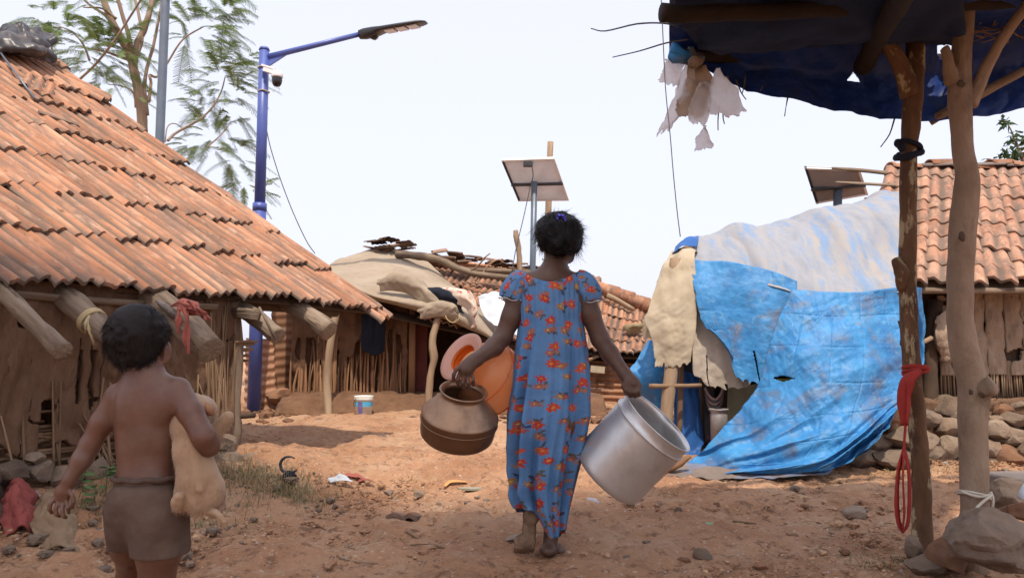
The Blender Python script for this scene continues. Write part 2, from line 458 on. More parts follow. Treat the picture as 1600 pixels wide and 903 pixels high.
M['canvas'] = mat('torn cream sacking', [(0.33, 0.26, 0.175), (0.41, 0.34, 0.245), (0.46, 0.40, 0.30)], 5, 0.9, 0.6, 60, [((0.36, 0.29, 0.21), 7, 0.6, 0.08, 0.6), ((0.12, 0.1, 0.08), 30, 0.74, 0.02, 0.8)], bdist=0.004)
BL = [((0.022, 0.12, 0.32), 3.2, 0.55, 0.10, 0.8), ((0.17, 0.38, 0.58), 18, 0.62, 0.06, 0.5), ((0.15, 0.15, 0.17), 6, 0.60, 0.08, 0.65), ((0.26, 0.17, 0.11), 9, 0.68, 0.05, 0.7)]
M['blue_tarp'] = mat('blue woven tarpaulin', [(0.026, 0.175, 0.43), (0.04, 0.235, 0.52), (0.07, 0.29, 0.56)], 4, 0.55, 0.4, 30, BL, spec=0.4, bdist=0.008, trans=0.10)
M['blue_tarp_dusty'] = mat('dust covered blue tarpaulin', [(0.20, 0.225, 0.275), (0.27, 0.275, 0.30), (0.31, 0.285, 0.27)], 5, 0.7, 0.5, 26, [((0.13, 0.24, 0.42), 4.5, 0.57, 0.07, 0.75), ((0.34, 0.29, 0.245), 6, 0.60, 0.08, 0.6), ((0.10, 0.24, 0.46), 14, 0.66, 0.05, 0.5)], bdist=0.006, stretch=(1.6, 0.5, 0.5))
M['blue_dark'] = mat('dark blue tarpaulin', [(0.02, 0.09, 0.30), (0.03, 0.13, 0.40)], 4, 0.5, 0.4, 26, bdist=0.006, trans=0.1)
M['canopy'] = mat('navy tarpaulin', [(0.008, 0.030, 0.16), (0.012, 0.042, 0.21)], 3, 0.55, 0.4, 18, [((0.03, 0.04, 0.07), 4, 0.6, 0.1, 0.6)], bdist=0.008, trans=0.10)
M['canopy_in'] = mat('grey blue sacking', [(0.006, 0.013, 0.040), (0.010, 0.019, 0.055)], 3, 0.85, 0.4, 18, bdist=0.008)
M['rag_white'] = mat('torn white plastic sheet', [(0.78, 0.77, 0.78), (0.86, 0.85, 0.86)], 6, 0.5, 0.5, 30, trans=0.6, bdist=0.006, alpha=0.48)
M['rag_tan'] = mat('stained tan rag', [(0.36, 0.27, 0.20), (0.52, 0.42, 0.33)], 6, 0.85, 0.5, 30, trans=0.35, bdist=0.006)
M['red_cloth'] = mat('faded red cloth', [(0.26, 0.022, 0.018), (0.36, 0.04, 0.03)], 8, 0.85, 0.5, 60, bdist=0.004)
M['red_rag'] = mat('faded red rag', [(0.26, 0.06, 0.045), (0.38, 0.13, 0.10)], 9, 0.9, 0.5, 60, bdist=0.004)
M['black_sheet'] = mat('black polythene', [(0.022, 0.020, 0.022), (0.045, 0.04, 0.042)], 3, 0.38, 0.4, 20, [((0.16, 0.12, 0.10), 4, 0.62, 0.1, 0.5)], spec=0.5, bdist=0.006)
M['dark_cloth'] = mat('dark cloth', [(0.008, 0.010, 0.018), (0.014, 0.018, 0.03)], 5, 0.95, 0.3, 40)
M['white_cloth'] = mat('white cloth', [(0.42, 0.46, 0.52), (0.52, 0.55, 0.58)], 4, 0.8, 0.4, 30, bdist=0.005)
M['print_cloth'] = mat('printed cloth', [(0.52, 0.42, 0.34), (0.62, 0.53, 0.44)], 6, 0.9, 0.4, 40, [((0.42, 0.05, 0.04), 22, 0.60, 0.03, 0.9), ((0.08, 0.09, 0.07), 26, 0.66, 0.03, 0.8)])
M['rusty'] = mat('rusty corrugated iron', [(0.20, 0.085, 0.045), (0.30, 0.15, 0.085), (0.40, 0.26, 0.18)], 4, 0.75, 0.3, 40, [((0.11, 0.05, 0.03), 6, 0.6, 0.08, 0.8)], bdist=0.004)
M['rusty_bright'] = mat('orange rusted iron sheet', [(0.13, 0.065, 0.035), (0.24, 0.115, 0.055)], 4, 0.75, 0.3, 40, [((0.2, 0.1, 0.06), 6, 0.6, 0.08, 0.6)], bdist=0.004)
M['rope'] = mat('white rope', [(0.45, 0.40, 0.32), (0.58, 0.53, 0.45)], 20, 0.9, 0.5, 80)
M['fibre'] = mat('plant fibre tie', [(0.36, 0.27, 0.14), (0.48, 0.38, 0.22)], 20, 0.9, 0.4, 60)
M['block'] = mat('grey cement block', [(0.15, 0.12, 0.11), (0.21, 0.175, 0.155)], 8, 0.95, 0.6, 60)
M['leaf'] = mat('feathery leaf', [(0.115, 0.175, 0.055), (0.175, 0.24, 0.095)], 3, 0.6, 0.0, trans=0.4)
M['leaf_dark'] = mat('dark leaf', [(0.035, 0.075, 0.03), (0.06, 0.11, 0.045)], 3, 0.5, 0.0, trans=0.25)
M['weed'] = mat('green weed leaf', [(0.075, 0.14, 0.045), (0.14, 0.21, 0.09)], 9, 0.6, 0.2, 60, [((0.25, 0.27, 0.2), 12, 0.62, 0.08, 0.5)], trans=0.25)
M['dry_grass'] = mat('dry grass', [(0.22, 0.165, 0.09), (0.36, 0.29, 0.17)], 6, 0.85, 0.0, trans=0.2)
M['green_grass'] = mat('short green grass', [(0.10, 0.14, 0.05), (0.20, 0.21, 0.10)], 4, 0.8, 0.0, trans=0.2)
M['bark_tree'] = mat('brown tree bark', [(0.20, 0.14, 0.10), (0.34, 0.25, 0.185)], 6, 0.85, 0.6, 30, stretch=(1, 1, 0.14), coord='bark')
M['wire'] = mat('dark wire', [(0.05, 0.05, 0.055), (0.07, 0.07, 0.075)], 5, 0.6, 0.0)
M['string_pale'] = mat('grey wire', [(0.2, 0.2, 0.21), (0.26, 0.26, 0.27)], 5, 0.6, 0.0)

# ------------------------------------------------------------------ ground
def soil_mat():
    m = mat('reddish village soil', [(0.345, 0.172, 0.092), (0.445, 0.245, 0.140), (0.51, 0.325, 0.205)], 1.6, 0.97, 1.0, 34,
            [((0.27, 0.125, 0.062), 2.2, 0.60, 0.09, 0.7), ((0.46, 0.33, 0.22), 5.5, 0.63, 0.06, 0.6), ((0.19, 0.10, 0.058), 14, 0.60, 0.05, 0.75),
             ((0.58, 0.45, 0.33), 40, 0.63, 0.03, 0.75), ((0.19, 0.10, 0.06), 7, 0.63, 0.05, 0.55)], bdist=0.035)
    return m
M['soil'] = soil_mat()

_fr = random.Random(33)
FOOT = [(_fr.uniform(-1.9, 1.9), _fr.uniform(3.0, 5.6), _fr.gauss(0, .4)) for _ in range(46)]

def ground():
    xs = np.concatenate([-np.geomspace(400, 4.3, 28), np.arange(-4.2, 4.2, 0.022), np.geomspace(4.3, 400, 28)])
    ys = np.concatenate([-np.geomspace(300, 1.2, 22), np.arange(-1.0, 2.6, 0.12), np.arange(2.62, 7.0, 0.022), np.arange(7.02, 9.5, 0.035), np.geomspace(9.6, 600, 26)])
    X, Y = np.meshgrid(xs, ys)
    Z = gz(X, Y)
    P = np.stack([X, Y, np.zeros_like(X)], -1)
    near = 1 - sstep(12, 30, np.hypot(X, Y))
    n = 0.022 * fbm(P, 1.1, 3, 3) + 0.020 * fbm(P, 5.0, 3, 9) + 0.016 * (1 - 2 * np.abs(vnoise(P, 9.0, 31))) * sstep(-0.1, 0.4, vnoise(P, 0.9, 5)) + 0.010 * vnoise(P, 17, 4) + 0.007 * vnoise(P, 33, 14)
    for fx, fy, fa in FOOT:                                         # shallow footprints
        c_, s_ = math.cos(fa), math.sin(fa); u_ = ((X - fx) * c_ + (Y - fy) * s_) / 0.045; v_ = (-(X - fx) * s_ + (Y - fy) * c_) / 0.11
        r_ = u_ ** 2 + v_ ** 2; n = n - 0.016 * np.exp(-r_ ** 2) + 0.007 * np.exp(-((np.sqrt(r_) - 1.25) / .25) ** 2)
    # a shallow foot-worn bank crossing the yard
    bank = 0.055 * sstep(0, 0.14, Y - (4.95 + 0.14 * np.sin(X * 1.7) + 0.22 * X * 0.3)) * np.exp(-((X + 1.1) / 1.1) ** 2)
    Z = Z + near * n * (1 - 0.65 * sstep(6.3, 7.3, Y)) + bank
    nx, ny = len(xs), len(ys)
    idx = np.arange(nx * ny).reshape(ny, nx)
    q = np.stack([idx[:-1, :-1], idx[:-1, 1:], idx[1:, 1:], idx[1:, :-1]], -1).reshape(-1, 4)
    V = np.stack([X, Y, Z], -1).reshape(-1, 3)
    o = mk('ground', V, q, M['soil'])
    tag(o, kind='structure')
ground()

# ------------------------------------------------------------------ clay tiles and roofs
def tile_mesh(w, l, lobes, amp, th, seed, mats, sharp=1.0, chip=0.0, lip=0.014):
    rs = np.random.default_rng(seed)
    n = lobes * 6 + 1
    xs = np.linspace(-w / 2, w / 2, n)
    z = amp * (0.5 - 0.5 * np.cos(2 * np.pi * lobes * (xs / w + 0.5))) ** sharp
    V = []; Fc = []
    rows = [0.0, 0.03, l * 0.5, l]
    for k, y in enumerate(rows):
        yo = (rs.normal(0, 0.003, n) - chip * np.clip(vnoise(np.stack([xs * 18, xs * 0 + seed, xs * 0], -1), 1.0, seed) - 0.35, 0, 1)) if k == 0 else 0
        for s in (1, 0):
            zz = z + (th if s else 0) - (0.004 if (k == 0 and s) else 0) - (lip if (k == 0 and not s) else 0) + rs.normal(0, 0.0008, n)
            V += list(zip(xs, y - yo if k == 0 else np.full(n, y), zz))
    def vi(k, s, i): return (k * 2 + (0 if s else 1)) * n + i
    for k in range(len(rows) - 1):
        for i in range(n - 1):
            Fc.append([vi(k, 1, i), vi(k, 1, i + 1), vi(k + 1, 1, i + 1), vi(k + 1, 1, i)])
            Fc.append([vi(k, 0, i + 1), vi(k, 0, i), vi(k + 1, 0, i), vi(k + 1, 0, i + 1)])
        for i in (0, n - 1):
            Fc.append([vi(k, 1, i), vi(k + 1, 1, i), vi(k + 1, 0, i), vi(k, 0, i)] if i == 0 else [vi(k, 0, i), vi(k + 1, 0, i), vi(k + 1, 1, i), vi(k, 1, i)])
    for i in range(n - 1):
        Fc.append([vi(0, 0, i), vi(0, 0, i + 1), vi(0, 1, i + 1), vi(0, 1, i)])
    me = bpy.data.meshes.new('tile'); me.from_pydata([tuple(map(float, v)) for v in V], [], Fc)
    me.materials.append(mats); me.polygons.foreach_set('use_smooth', np.ones(len(me.polygons), bool))
    try: me.set_sharp_from_angle(angle=math.radians(50))
    except Exception: pass
    me.update(); return me

def patch(A, B, C, D, sag=0.0):
    """A lower left, B lower right, C upper right, D upper left."""
    A, B, C, D = map(Vector, (A, B, C, D))
    def P(u, v):
        p = A * (1 - u) * (1 - v) + B * u * (1 - v) + C * u * v + D * (1 - u) * v
        if sag: p = p + Vector((0, 0, -sag * math.sin(math.pi * min(max(v, 0), 1)) + 0.35 * sag * math.sin(u * 9.0 + 1.0)))
        return p
    return P

def tile_roof(parent, P, nu, nv, meshes, name='tile', skip=None, jit=1.0, lift=0.02, u_of=None, seed=0, wob=0.0, vpow=1.0):
    off = base_of(parent); rs = random.Random(seed)
    for r in range(nv):
        v = (r / nv) ** vpow; v2 = ((r + 1) / nv) ** vpow
        for c in range(nu):
            if skip and skip(r, c): continue
            u = (c + 0.5) / nu
            p = P(u, v); pu = P(u + 0.02, v); pv = P(u, v2)
            du = (pu - p).normalized(); dv = (pv - p).normalized()
            n = du.cross(dv).normalized()
            du2 = dv.cross(n).normalized()
            ang = rs.gauss(0, 0.02) * jit
            tilt = rs.gauss(0.055, 0.012 * jit)
            q = p + n * (lift + rs.uniform(0, 0.010) * jit) - dv * (rs.gauss(0, 0.008) * jit + wob * math.sin(c * 0.9 + r * 2.1)) + du * rs.gauss(0, 0.004) * jit
            if rs.random() < 0.05 * jit and r > 0: q = q - dv * rs.uniform(.03, .08); ang += rs.uniform(-.09, .09)
            R = Matrix((du2, dv, n)).transposed()
            R = R @ Matrix.Rotation(ang, 3, 'Z') @ Matrix.Rotation(-tilt, 3, 'X') @ Matrix.Rotation(rs.gauss(0, 0.025) * jit, 3, 'Y')
            o = bpy.data.objects.new(name, meshes[rs.randrange(len(meshes))])
            COL.objects.link(o); o.parent = parent
            o.matrix_local = Matrix.Translation(q + n * 0.016 - off) @ R.to_4x4()

def slab_patch(name, P, mat_, parent, off=0.05, th=0.03, nu=10, nv=6, u0=0, u1=1, v0=0, v1=1):
    rows = []
    for j in range(nv + 1):
        row = []
        for i in range(nu + 1):
            u = u0 + (u1 - u0) * i / nu; v = v0 + (v1 - v0) * j / nv
            p = P(u, v); n = (P(u + .02, v) - p).cross(P(u, v + .02) - p).normalized()
            row.append(p - n * off)
        rows.append(row)
    return sheet(name, rows, nu + 1, nv + 1, mat_, parent, thick=th)

# ------------------------------------------------------------------ left hut
M['grain'] = mat('sawn end grain', [(0.16, 0.11, 0.075), (0.28, 0.21, 0.15)], 40, 0.9, 0.6, 90)
def left_hut():
    root = thing('mud_hut', 'low mud hut under a steep orange tile roof with thick logs sticking out', 'hut', (-2.9, 4.6, 0.2))
    e = Vector((0.517, 0.856, 0)).normalized()
    B = W(597, 492, 6.0); A = W(0, 446, 3.62)
    C = W(48, 74, 6.55)
    nu = 17; nuA = 12                                   # 12 tiles between A and B, five more beyond the frame
    A2 = A + (A - B) * (5 / 12)
    D2 = C + (A - B) * (17 / 12) * 1.02
    P = patch(A2, B, C, D2, 0.03)
    nv = 8
    tw = (B - A).length / 12; tl = (C - B).length / nv
    ms = [tile_mesh(tw * 1.10, tl * 1.42, 3, 0.026, 0.014, 10 + k, M['tile'], 0.85, 0.055) for k in range(6)]
    def skip(r, c):
        return (r, c) in ((5, 9),)
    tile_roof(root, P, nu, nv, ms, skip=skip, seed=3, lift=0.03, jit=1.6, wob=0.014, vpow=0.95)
    # last tile slipping down at the eave corner
    o = bpy.data.objects.new('tile', ms[1]); COL.objects.link(o); o.parent = root
    p = P(0.985, -0.022); dv = (P(1, .1) - P(1, 0)).normalized(); du = (P(1, 0) - P(.95, 0)).normalized(); n = du.cross(dv).normalized()
    R = Matrix((dv.cross(n), dv, n)).transposed() @ Matrix.Rotation(0.10, 3, 'Z')
    o.matrix_local = Matrix.Translation(p + n * 0.02 - base_of(root)) @ R.to_4x4()
    slab_patch('roof_deck', P, M['dark_wood'], root, off=0.035, th=0.02, nu=17, nv=9, v0=0.02, u1=0.99)
    # back slope beyond the ridge
    down = Vector((-0.86, 0.52, 0)) * 1.6 + Vector((0, 0, -1.3))
    slab_patch('back_slope', patch(D2, C, C + down, D2 + down), M['tile'], root, off=0.03, th=0.04)
    # eave board
    mb = MB(); 
    pts = [P(u, 0.015) + Vector((0, 0, -0.065)) for u in np.linspace(0.1, 0.62, 8)]
    mb.tube(pts, 0.028, 6, 0.1, flat=0.6); mb.build('eave_board', M['log'], root)
    mb = MB(); mb.tube([P(u, 0.09) + Vector((0, 0, -0.19)) for u in np.linspace(0.0, 0.97, 9)], 0.05, 7, 0.2); mb.build('wall_plate', M['dark_wood'], root)
    # walls: front wall face along WQ - WD*t
    zb, zt = 0.30, 1.29
    def wp(t, z, o=0.0): return Vector((WQ[0] - WD[0] * t + WN[0] * o, WQ[1] - WD[1] * t + WN[1] * o, z))
    L = 3.6
    rows = []
    for z in np.linspace(zt, zb, 8):
        rows.append([wp(t, z, 0.012 * math.sin(t * 3 + z * 4)) for t in np.linspace(L, 0.10, 14)])
    def slots(U, V):
        t = 0.10 + (1 - U) * (L - 0.10); z = zt + (zb - zt) * V
        k = np.ones_like(U, bool)
        for t0, t1, z0, z1 in ((1.005, 1.045, 0.62, 0.93), (1.085, 1.115, 0.66, 0.93)):
            k &= ~((t > t0) & (t < t1) & (z > z0 + 0.02 * np.sin(t * 90)) & (z < z1))
        # plaster fallen off along the foot
        P3 = np.stack([t, z, t * 0], -1)
        k &= ~((np.abs(vnoise(np.stack([t * 13, z * 2.6, t * 0], -1), 1.0, 31)) < 0.045) & (vnoise(np.stack([t * 4, z * 4, t * 0], -1), 1.0, 32) > 0.05))
        foot = 0.50 + 0.11 * vnoise(P3, 3.1, 8) + 0.04 * vnoise(P3, 11, 2)
        foot = np.where(t < 0.45, 0.38, foot)
        k &= z > foot
        k &= ~((fbm(P3 * np.array([1.6, .6, 1]), 4.5, 2, 12) > 0.75) & (z < 0.7) & (t > 0.5))
        return k
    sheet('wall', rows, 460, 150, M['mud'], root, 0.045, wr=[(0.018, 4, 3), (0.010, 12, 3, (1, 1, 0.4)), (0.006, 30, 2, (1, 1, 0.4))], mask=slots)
    # other walls (plain mud boxes closing the room)
    mb = MB()
    rot = Matrix.Rotation(math.atan2(WD[1], WD[0]), 3, 'Z')
    cen = wp(L / 2, 0, -1.0)
    mb.box(wp(L / 2, 0.85, -2.0), (L, 0.1, 1.2), rot)
    mb.box(wp(0.14, 0.85, -1.03), (0.1, 1.95, 1.2), rot)
    mb.box(wp(L, 0.85, -1.03), (0.1, 1.95, 1.2), rot)
    mb.build('back_wall', M['mud'], root, smooth=False)
    # wattle: lying sticks behind the plaster at the foot
    rs = random.Random(5)
    for k in range(44):
        z = 0.31 + 0.22 * (k % 11) / 11 + rs.uniform(-.01, .01); t0 = rs.uniform(0.25, 2.0); ln = rs.uniform(0.5, 0.9)
        a = wp(t0, z + rs.uniform(-.02, .02), -0.02 - rs.uniform(0, .03)); b = wp(t0 + ln, z + rs.uniform(-.02, .02), -0.02 - rs.uniform(0, .03))
        tube('stick', [a, (a + b) / 2 + Vector((0, 0, rs.uniform(-.012, .012))), b], [0.009, 0.011, 0.008], M['stick'], root, 5, 0.15, 2, seed=k)
    for k in range(30):
        z = 0.5 + rs.uniform(-0.1, 0.9) * 0.0 + (k % 15) * 0.055; t0 = rs.uniform(0.2, 1.9); ln = rs.uniform(0.5, 0.9)
        a = wp(t0, z, -0.045); b = wp(t0 + ln, z + rs.uniform(-.02, .02), -0.045)
        tube('stick', [a, b], [0.009, 0.008], M['stick'], root, 5, 0.1, 2, seed=k)
    # upright stakes, proud of the plaster
    for k in range(56):
        t = rs.uniform(0.1, 2.2) if k > 14 else rs.uniform(0.10, 0.32)
        lean = rs.gauss(0.09, 0.08)
        top = rs.uniform(0.48, 0.80) if t > 0.3 else rs.uniform(0.7, 1.30)
        w = rs.uniform(0.006, 0.012)
        a = wp(t, 0.27, 0.028); b = wp(t + lean, top, 0.030 + rs.uniform(-0.012, 0.004))
        tube('stick', [a, (a + b) / 2 + Vector((rs.uniform(-.006, .006), 0, 0)), b], [w, w * 0.9, w * 0.5], M['stick'], root, 5, 0.15, 2, seed=k)
    # corner post and twig bundle at the corner
    tube('corner_post', [wp(0.07, 0.2, -0.03), wp(0.06, 0.8, -0.03), wp(0.08, 1.30, -0.03)], [0.06, 0.055, 0.05], M['log'], root, 10, 0.2, 3)
    for k in range(7):
        z = 0.86 + k * 0.022
        tube('stick', [wp(0.1, z, -0.05 + k * .012), wp(-0.02 - rs.uniform(0, .06), z + rs.uniform(-.02, .02), -0.03 + k * .012)], [0.012, 0.009], M['stick'], root, 6, 0.15, 3)
    tube('stick', [wp(0.15, 0.50, 0), wp(-0.08, 0.50, 0.02)], [0.02, 0.018], M['dark_wood'], root, 7, 0.15, 3)
    # rafter logs sticking out
    logs = [((-40, 420, 3.75), (14, 466, 3.60), (98, 549, 3.42), 0.043, 0.045), ((70, 440, 4.05), (115, 475, 3.92), (184, 537, 3.76), 0.064, 0.057),
            ((215, 455, 4.45), (262, 482, 4.30), (330, 547, 4.12), 0.084, 0.080), ((350, 468, 5.05), (392, 492, 4.92), (434, 526, 4.80), 0.058, 0.056),
            ((440, 470, 5.45), (470, 485, 5.35), (515, 517, 5.25), 0.062, 0.070)]
    for k, (a, b, c, r0, r1) in enumerate(logs):
        lg = tube('rafter_log', [W(*a), W(*b), W(*c)], [r0, r0, r1], M['log'], root, 28, 0.14, 7, seed=k + 2)
        ax = (W(*c) - W(*b)).normalized(); e1 = ax.orthogonal().normalized(); e2 = ax.cross(e1); ce = W(*c) + ax * 0.004
        Ve = [ce + ax * .004] ; Fe = []
        for ri, rr_ in enumerate((.35, .7, .97)):
            for j in range(20): Ve.append(ce + (e1 * math.cos(j * .314) + e2 * math.sin(j * .314)) * r1 * rr_ * (1 + .05 * math.sin(j * 2.3 + k)) - ax * (.004 if ri == 2 else 0) + ax * .002 * math.sin(j * 3.1))
        for j in range(20):
            j2 = (j + 1) % 20; Fe += [[0, 1 + j, 1 + j2], [1 + j, 21 + j, 21 + j2, 1 + j2], [21 + j, 41 + j, 41 + j2, 21 + j2]]
        mk('end_grain', Ve, Fe, M['grain'], lg, smooth=False)
        if k == 1:
            m2 = MB()
            q = W(142, 500, 3.86)
            ax = (W(*c) - W(*b)).normalized(); s1 = ax.orthogonal().normalized(); s2 = ax.cross(s1)
            for j in range(3):
                m2.tube([q + ax * (j * .012) + (s1 * math.cos(a_) + s2 * math.sin(a_)) * 0.067 for a_ in np.linspace(0, 2 * math.pi, 17)], 0.007, 5)
            m2.tube([q + Vector((0.03, -0.06, 0.02)), q + Vector((0.05, -0.09, -0.05)), q + Vector((0.075, -0.09, -0.13))], [0.012, 0.016, 0.006], 5, flat=0.3)
            m2.tube([q + Vector((0.03, -0.06, 0.02)), q + Vector((0.025, -0.085, -0.02)), q + Vector((0.03, -0.09, -0.07))], [0.010, 0.012, 0.005], 5, flat=0.3)
            m2.build('fibre_tie', M['fibre'], lg)
    # bundle of bark strips lashed beside the fourth log
    m2 = MB()
    for k in range(5): m2.tube([W(363 + k, 484 + k * 2.5, 4.86), W(385, 484 + k * 3, 4.80), W(408 - k, 487 + k * 3, 4.76)], 0.013, 5, 0.3, seed=k)
    m2.tube([W(405, 480, 4.72), W(418, 505, 4.7), W(430, 531, 4.7)], [0.008, 0.010, 0.006], 5)
    m2.build('bark_lashing', M['log'], root)
    # foundation stones
    st = [(15, 738, 34, 22), (62, 735, 24, 17), (100, 742, 28, 20), (52, 716, 16, 10), (150, 735, 26, 19), (190, 740, 18, 14), (232, 730, 24, 15), (285, 712, 18, 12), (118, 722, 14, 9),
          (345, 693, 38, 17), (352, 716, 34, 15), (310, 720, 22, 14), (-30, 740, 30, 22), (385, 716, 18, 10), (262, 722, 16, 11)]
    for k, (px, py, rx, rz) in enumerate(st):
        t = np.interp(px, [0, 385], [1.5, 0.0]); d = np.interp(px, [-40, 0, 385], [3.5, 3.66, 4.85])
        c = W(px, py, d); r = rx * d / F
        V, Fc = rock_geo(c, r, 40 + k, 3, 0.25, (1, 0.75, rz / rx), 0.5)
        mk('stone', V, Fc, M['stone'], root)
    return root, P
LH, LHP = left_hut()

def on_left_roof(px, py, up=0.05):
    best = None
    for u in np.linspace(0.2, 1.05, 60):
        for v in np.linspace(-0.05, 1.05, 60):
            p = LHP(u, v); y = p.y; q = (CP * y + SP * (p.z - CAM_H)); zc = -SP * y + CP * (p.z - CAM_H)
            x_ = 800 + F * p.x / q; y_ = 451.5 - F * zc / q
            e = (x_ - px) ** 2 + (y_ - py) ** 2
            if best is None or e < best[0]: best = (e, u, v)
    u, v = best[1], best[2]
    p = LHP(u, v); n = (LHP(u + .02, v) - p).cross(LHP(u, v + .02) - p).normalized()
    return p + n * up, n, (LHP(u, v + .02) - p).normalized()

# things lying on the left roof
def left_roof_things():
    me = tile_mesh(0.24, 0.42, 3, 0.03, 0.014, 77, M['tile'], 0.85, 0.12)
    for px, py, ang, lab in ((150, 158, 0.5, 'broken clay tile lying askew near the far edge of the left roof'), (24, 140, -0.75, 'loose clay tile lying crosswise below the black plastic sheet')):
        p, n, dv = on_left_roof(px, py, 0.075)
        o = link('loose_tile', me); du = dv.cross(n)
        R = Matrix((du, dv, n)).transposed() @ Matrix.Rotation(ang, 3, 'Z') @ Matrix.Rotation(-0.06, 3, 'X')
        o.matrix_world = Matrix.Translation(p - dv * 0.15) @ R.to_4x4()
        tag(o, lab, 'roof tile', 'loose tiles on the left roof')
    a, n, _ = on_left_roof(-14, 100, 0.12); b, n2, _ = on_left_roof(42, 172, 0.10)
    o = tube('metal_rod', [a, b], 0.008, M['grey_pole'], None, 8, loc=a); tag(o, 'thin steel rod lying across the tiles of the left roof', 'rod')
    for k, (px, py) in enumerate(((92, 203), (82, 196))):
        p, n, dv = on_left_roof(px, py, 0.08); du = dv.cross(n)
        mb = MB(); R = Matrix((du, dv, n)).transposed() @ Matrix.Rotation(0.9 + k * .2, 3, 'Z')
        mb.box((0, 0, 0), (0.05, 0.22, 0.02)); V = [p + R @ Vector(v) for v in mb.V]
        o = mk('tile_shard', V, mb.F, M['tile_pale'], smooth=False, loc=p)
        tag(o, ('narrow broken tile shard on the left roof, the lower of two', 'narrow broken tile shard on the left roof, the upper of two')[k], 'tile shard', 'shards on the left roof')
    # black polythene on the ridge
    ctrl = [[W(-60, 92, 6.0), W(-20, 66, 6.1), W(5, 52, 6.2), W(38, 41, 6.25), W(62, 50, 6.3), W(84, 60, 6.35)],
            [W(-60, 100, 5.75), W(-20, 82, 5.8), W(8, 60, 5.9), W(36, 52, 5.95), W(66, 64, 6.05), W(87, 66, 6.2)],
            [W(-60, 105, 5.7), W(-20, 88, 5.7), W(10, 76, 5.75), W(42, 76, 5.8), W(68, 80, 5.9), W(80, 82, 6.1)],
            [W(-60, 110, 5.75), W(-20, 92, 5.8), W(10, 80, 5.9), W(40, 86, 5.95), W(64, 94, 6.0), W(76, 97, 6.1)]]
    o = sheet('plastic_sheet', ctrl, 90, 60, M['black_sheet'], None, 0.004, wr=[(0.03, 2.5, 2)], crum=[(0.20, 3.6), (0.07, 8)], seed=4, loc=W(20, 80, 6.0))
    tag(o, 'crumpled black plastic sheet over the ridge of the left roof', 'plastic sheet')
    # red rag knotted on the third log
    q = W(283, 482, 4.12)
    mb = MB()
    mb.tube([W(268, 478, 4.16), W(283, 474, 4.08), W(300, 484, 4.04), W(312, 492, 4.07)], [0.012, 0.03, 0.032, 0.010], 14, 0.7, flat=.7, seed=1)
    V1 = []
    def strip(pts, w0, w1, sd):
        P = resample([W(x, y, d) for x, y, d in pts], 6); n = len(P); Vs = []; Fs = []
        for i_, p in enumerate(P):
            t_ = i_ / (n - 1); w_ = (w0 + (w1 - w0) * t_) * (1 + .35 * math.sin(t_ * 11 + sd))
            for k_ in range(6):
                u_ = k_ / 5 - .5; Vs.append(Vector(p) + Vector((u_ * w_ * 2, -.012 * math.sin(u_ * 9 + t_ * 7 + sd), .006 * math.sin(u_ * 14 + sd))))
        for i_ in range(n - 1):
            for k_ in range(5): Fs.append([i_ * 6 + k_, i_ * 6 + k_ + 1, (i_ + 1) * 6 + k_ + 1, (i_ + 1) * 6 + k_])
        mb.add(Vs, Fs)
    strip([(286, 480, 4.04), (293, 500, 4.0), (291, 528, 3.99), (294, 553, 3.99)], .020, .011, 1)
    strip([(279, 480, 4.05), (280, 500, 4.02), (277, 522, 4.01)], .016, .010, 2)
    strip([(296, 482, 4.03), (312, 486, 4.02), (326, 500, 4.03)], .028, .022, 3)
    strip([(290, 470, 4.06), (300, 476, 4.03), (318, 492, 4.03)], .022, .026, 4)
    o = mb.build('knotted_rag', M['red_rag'], loc=q); tag(o, 'faded red rag knotted round the thickest log under the left eave', 'rag')
    mb = MB()
    for k in range(4): mb.tube([W(246 + k * 5, 470 + k * 4, 4.2), W(258 + k * 6, 478 + k * 4, 4.14), W(268 + k * 4, 494 + k * 2, 4.16)], 0.016, 6, 0.4, seed=k)
    o = mb.build('rope_knot', M['block'], loc=q); tag(o, 'grey rope lashing beside the red rag on the thickest log', 'rope')
left_roof_things()

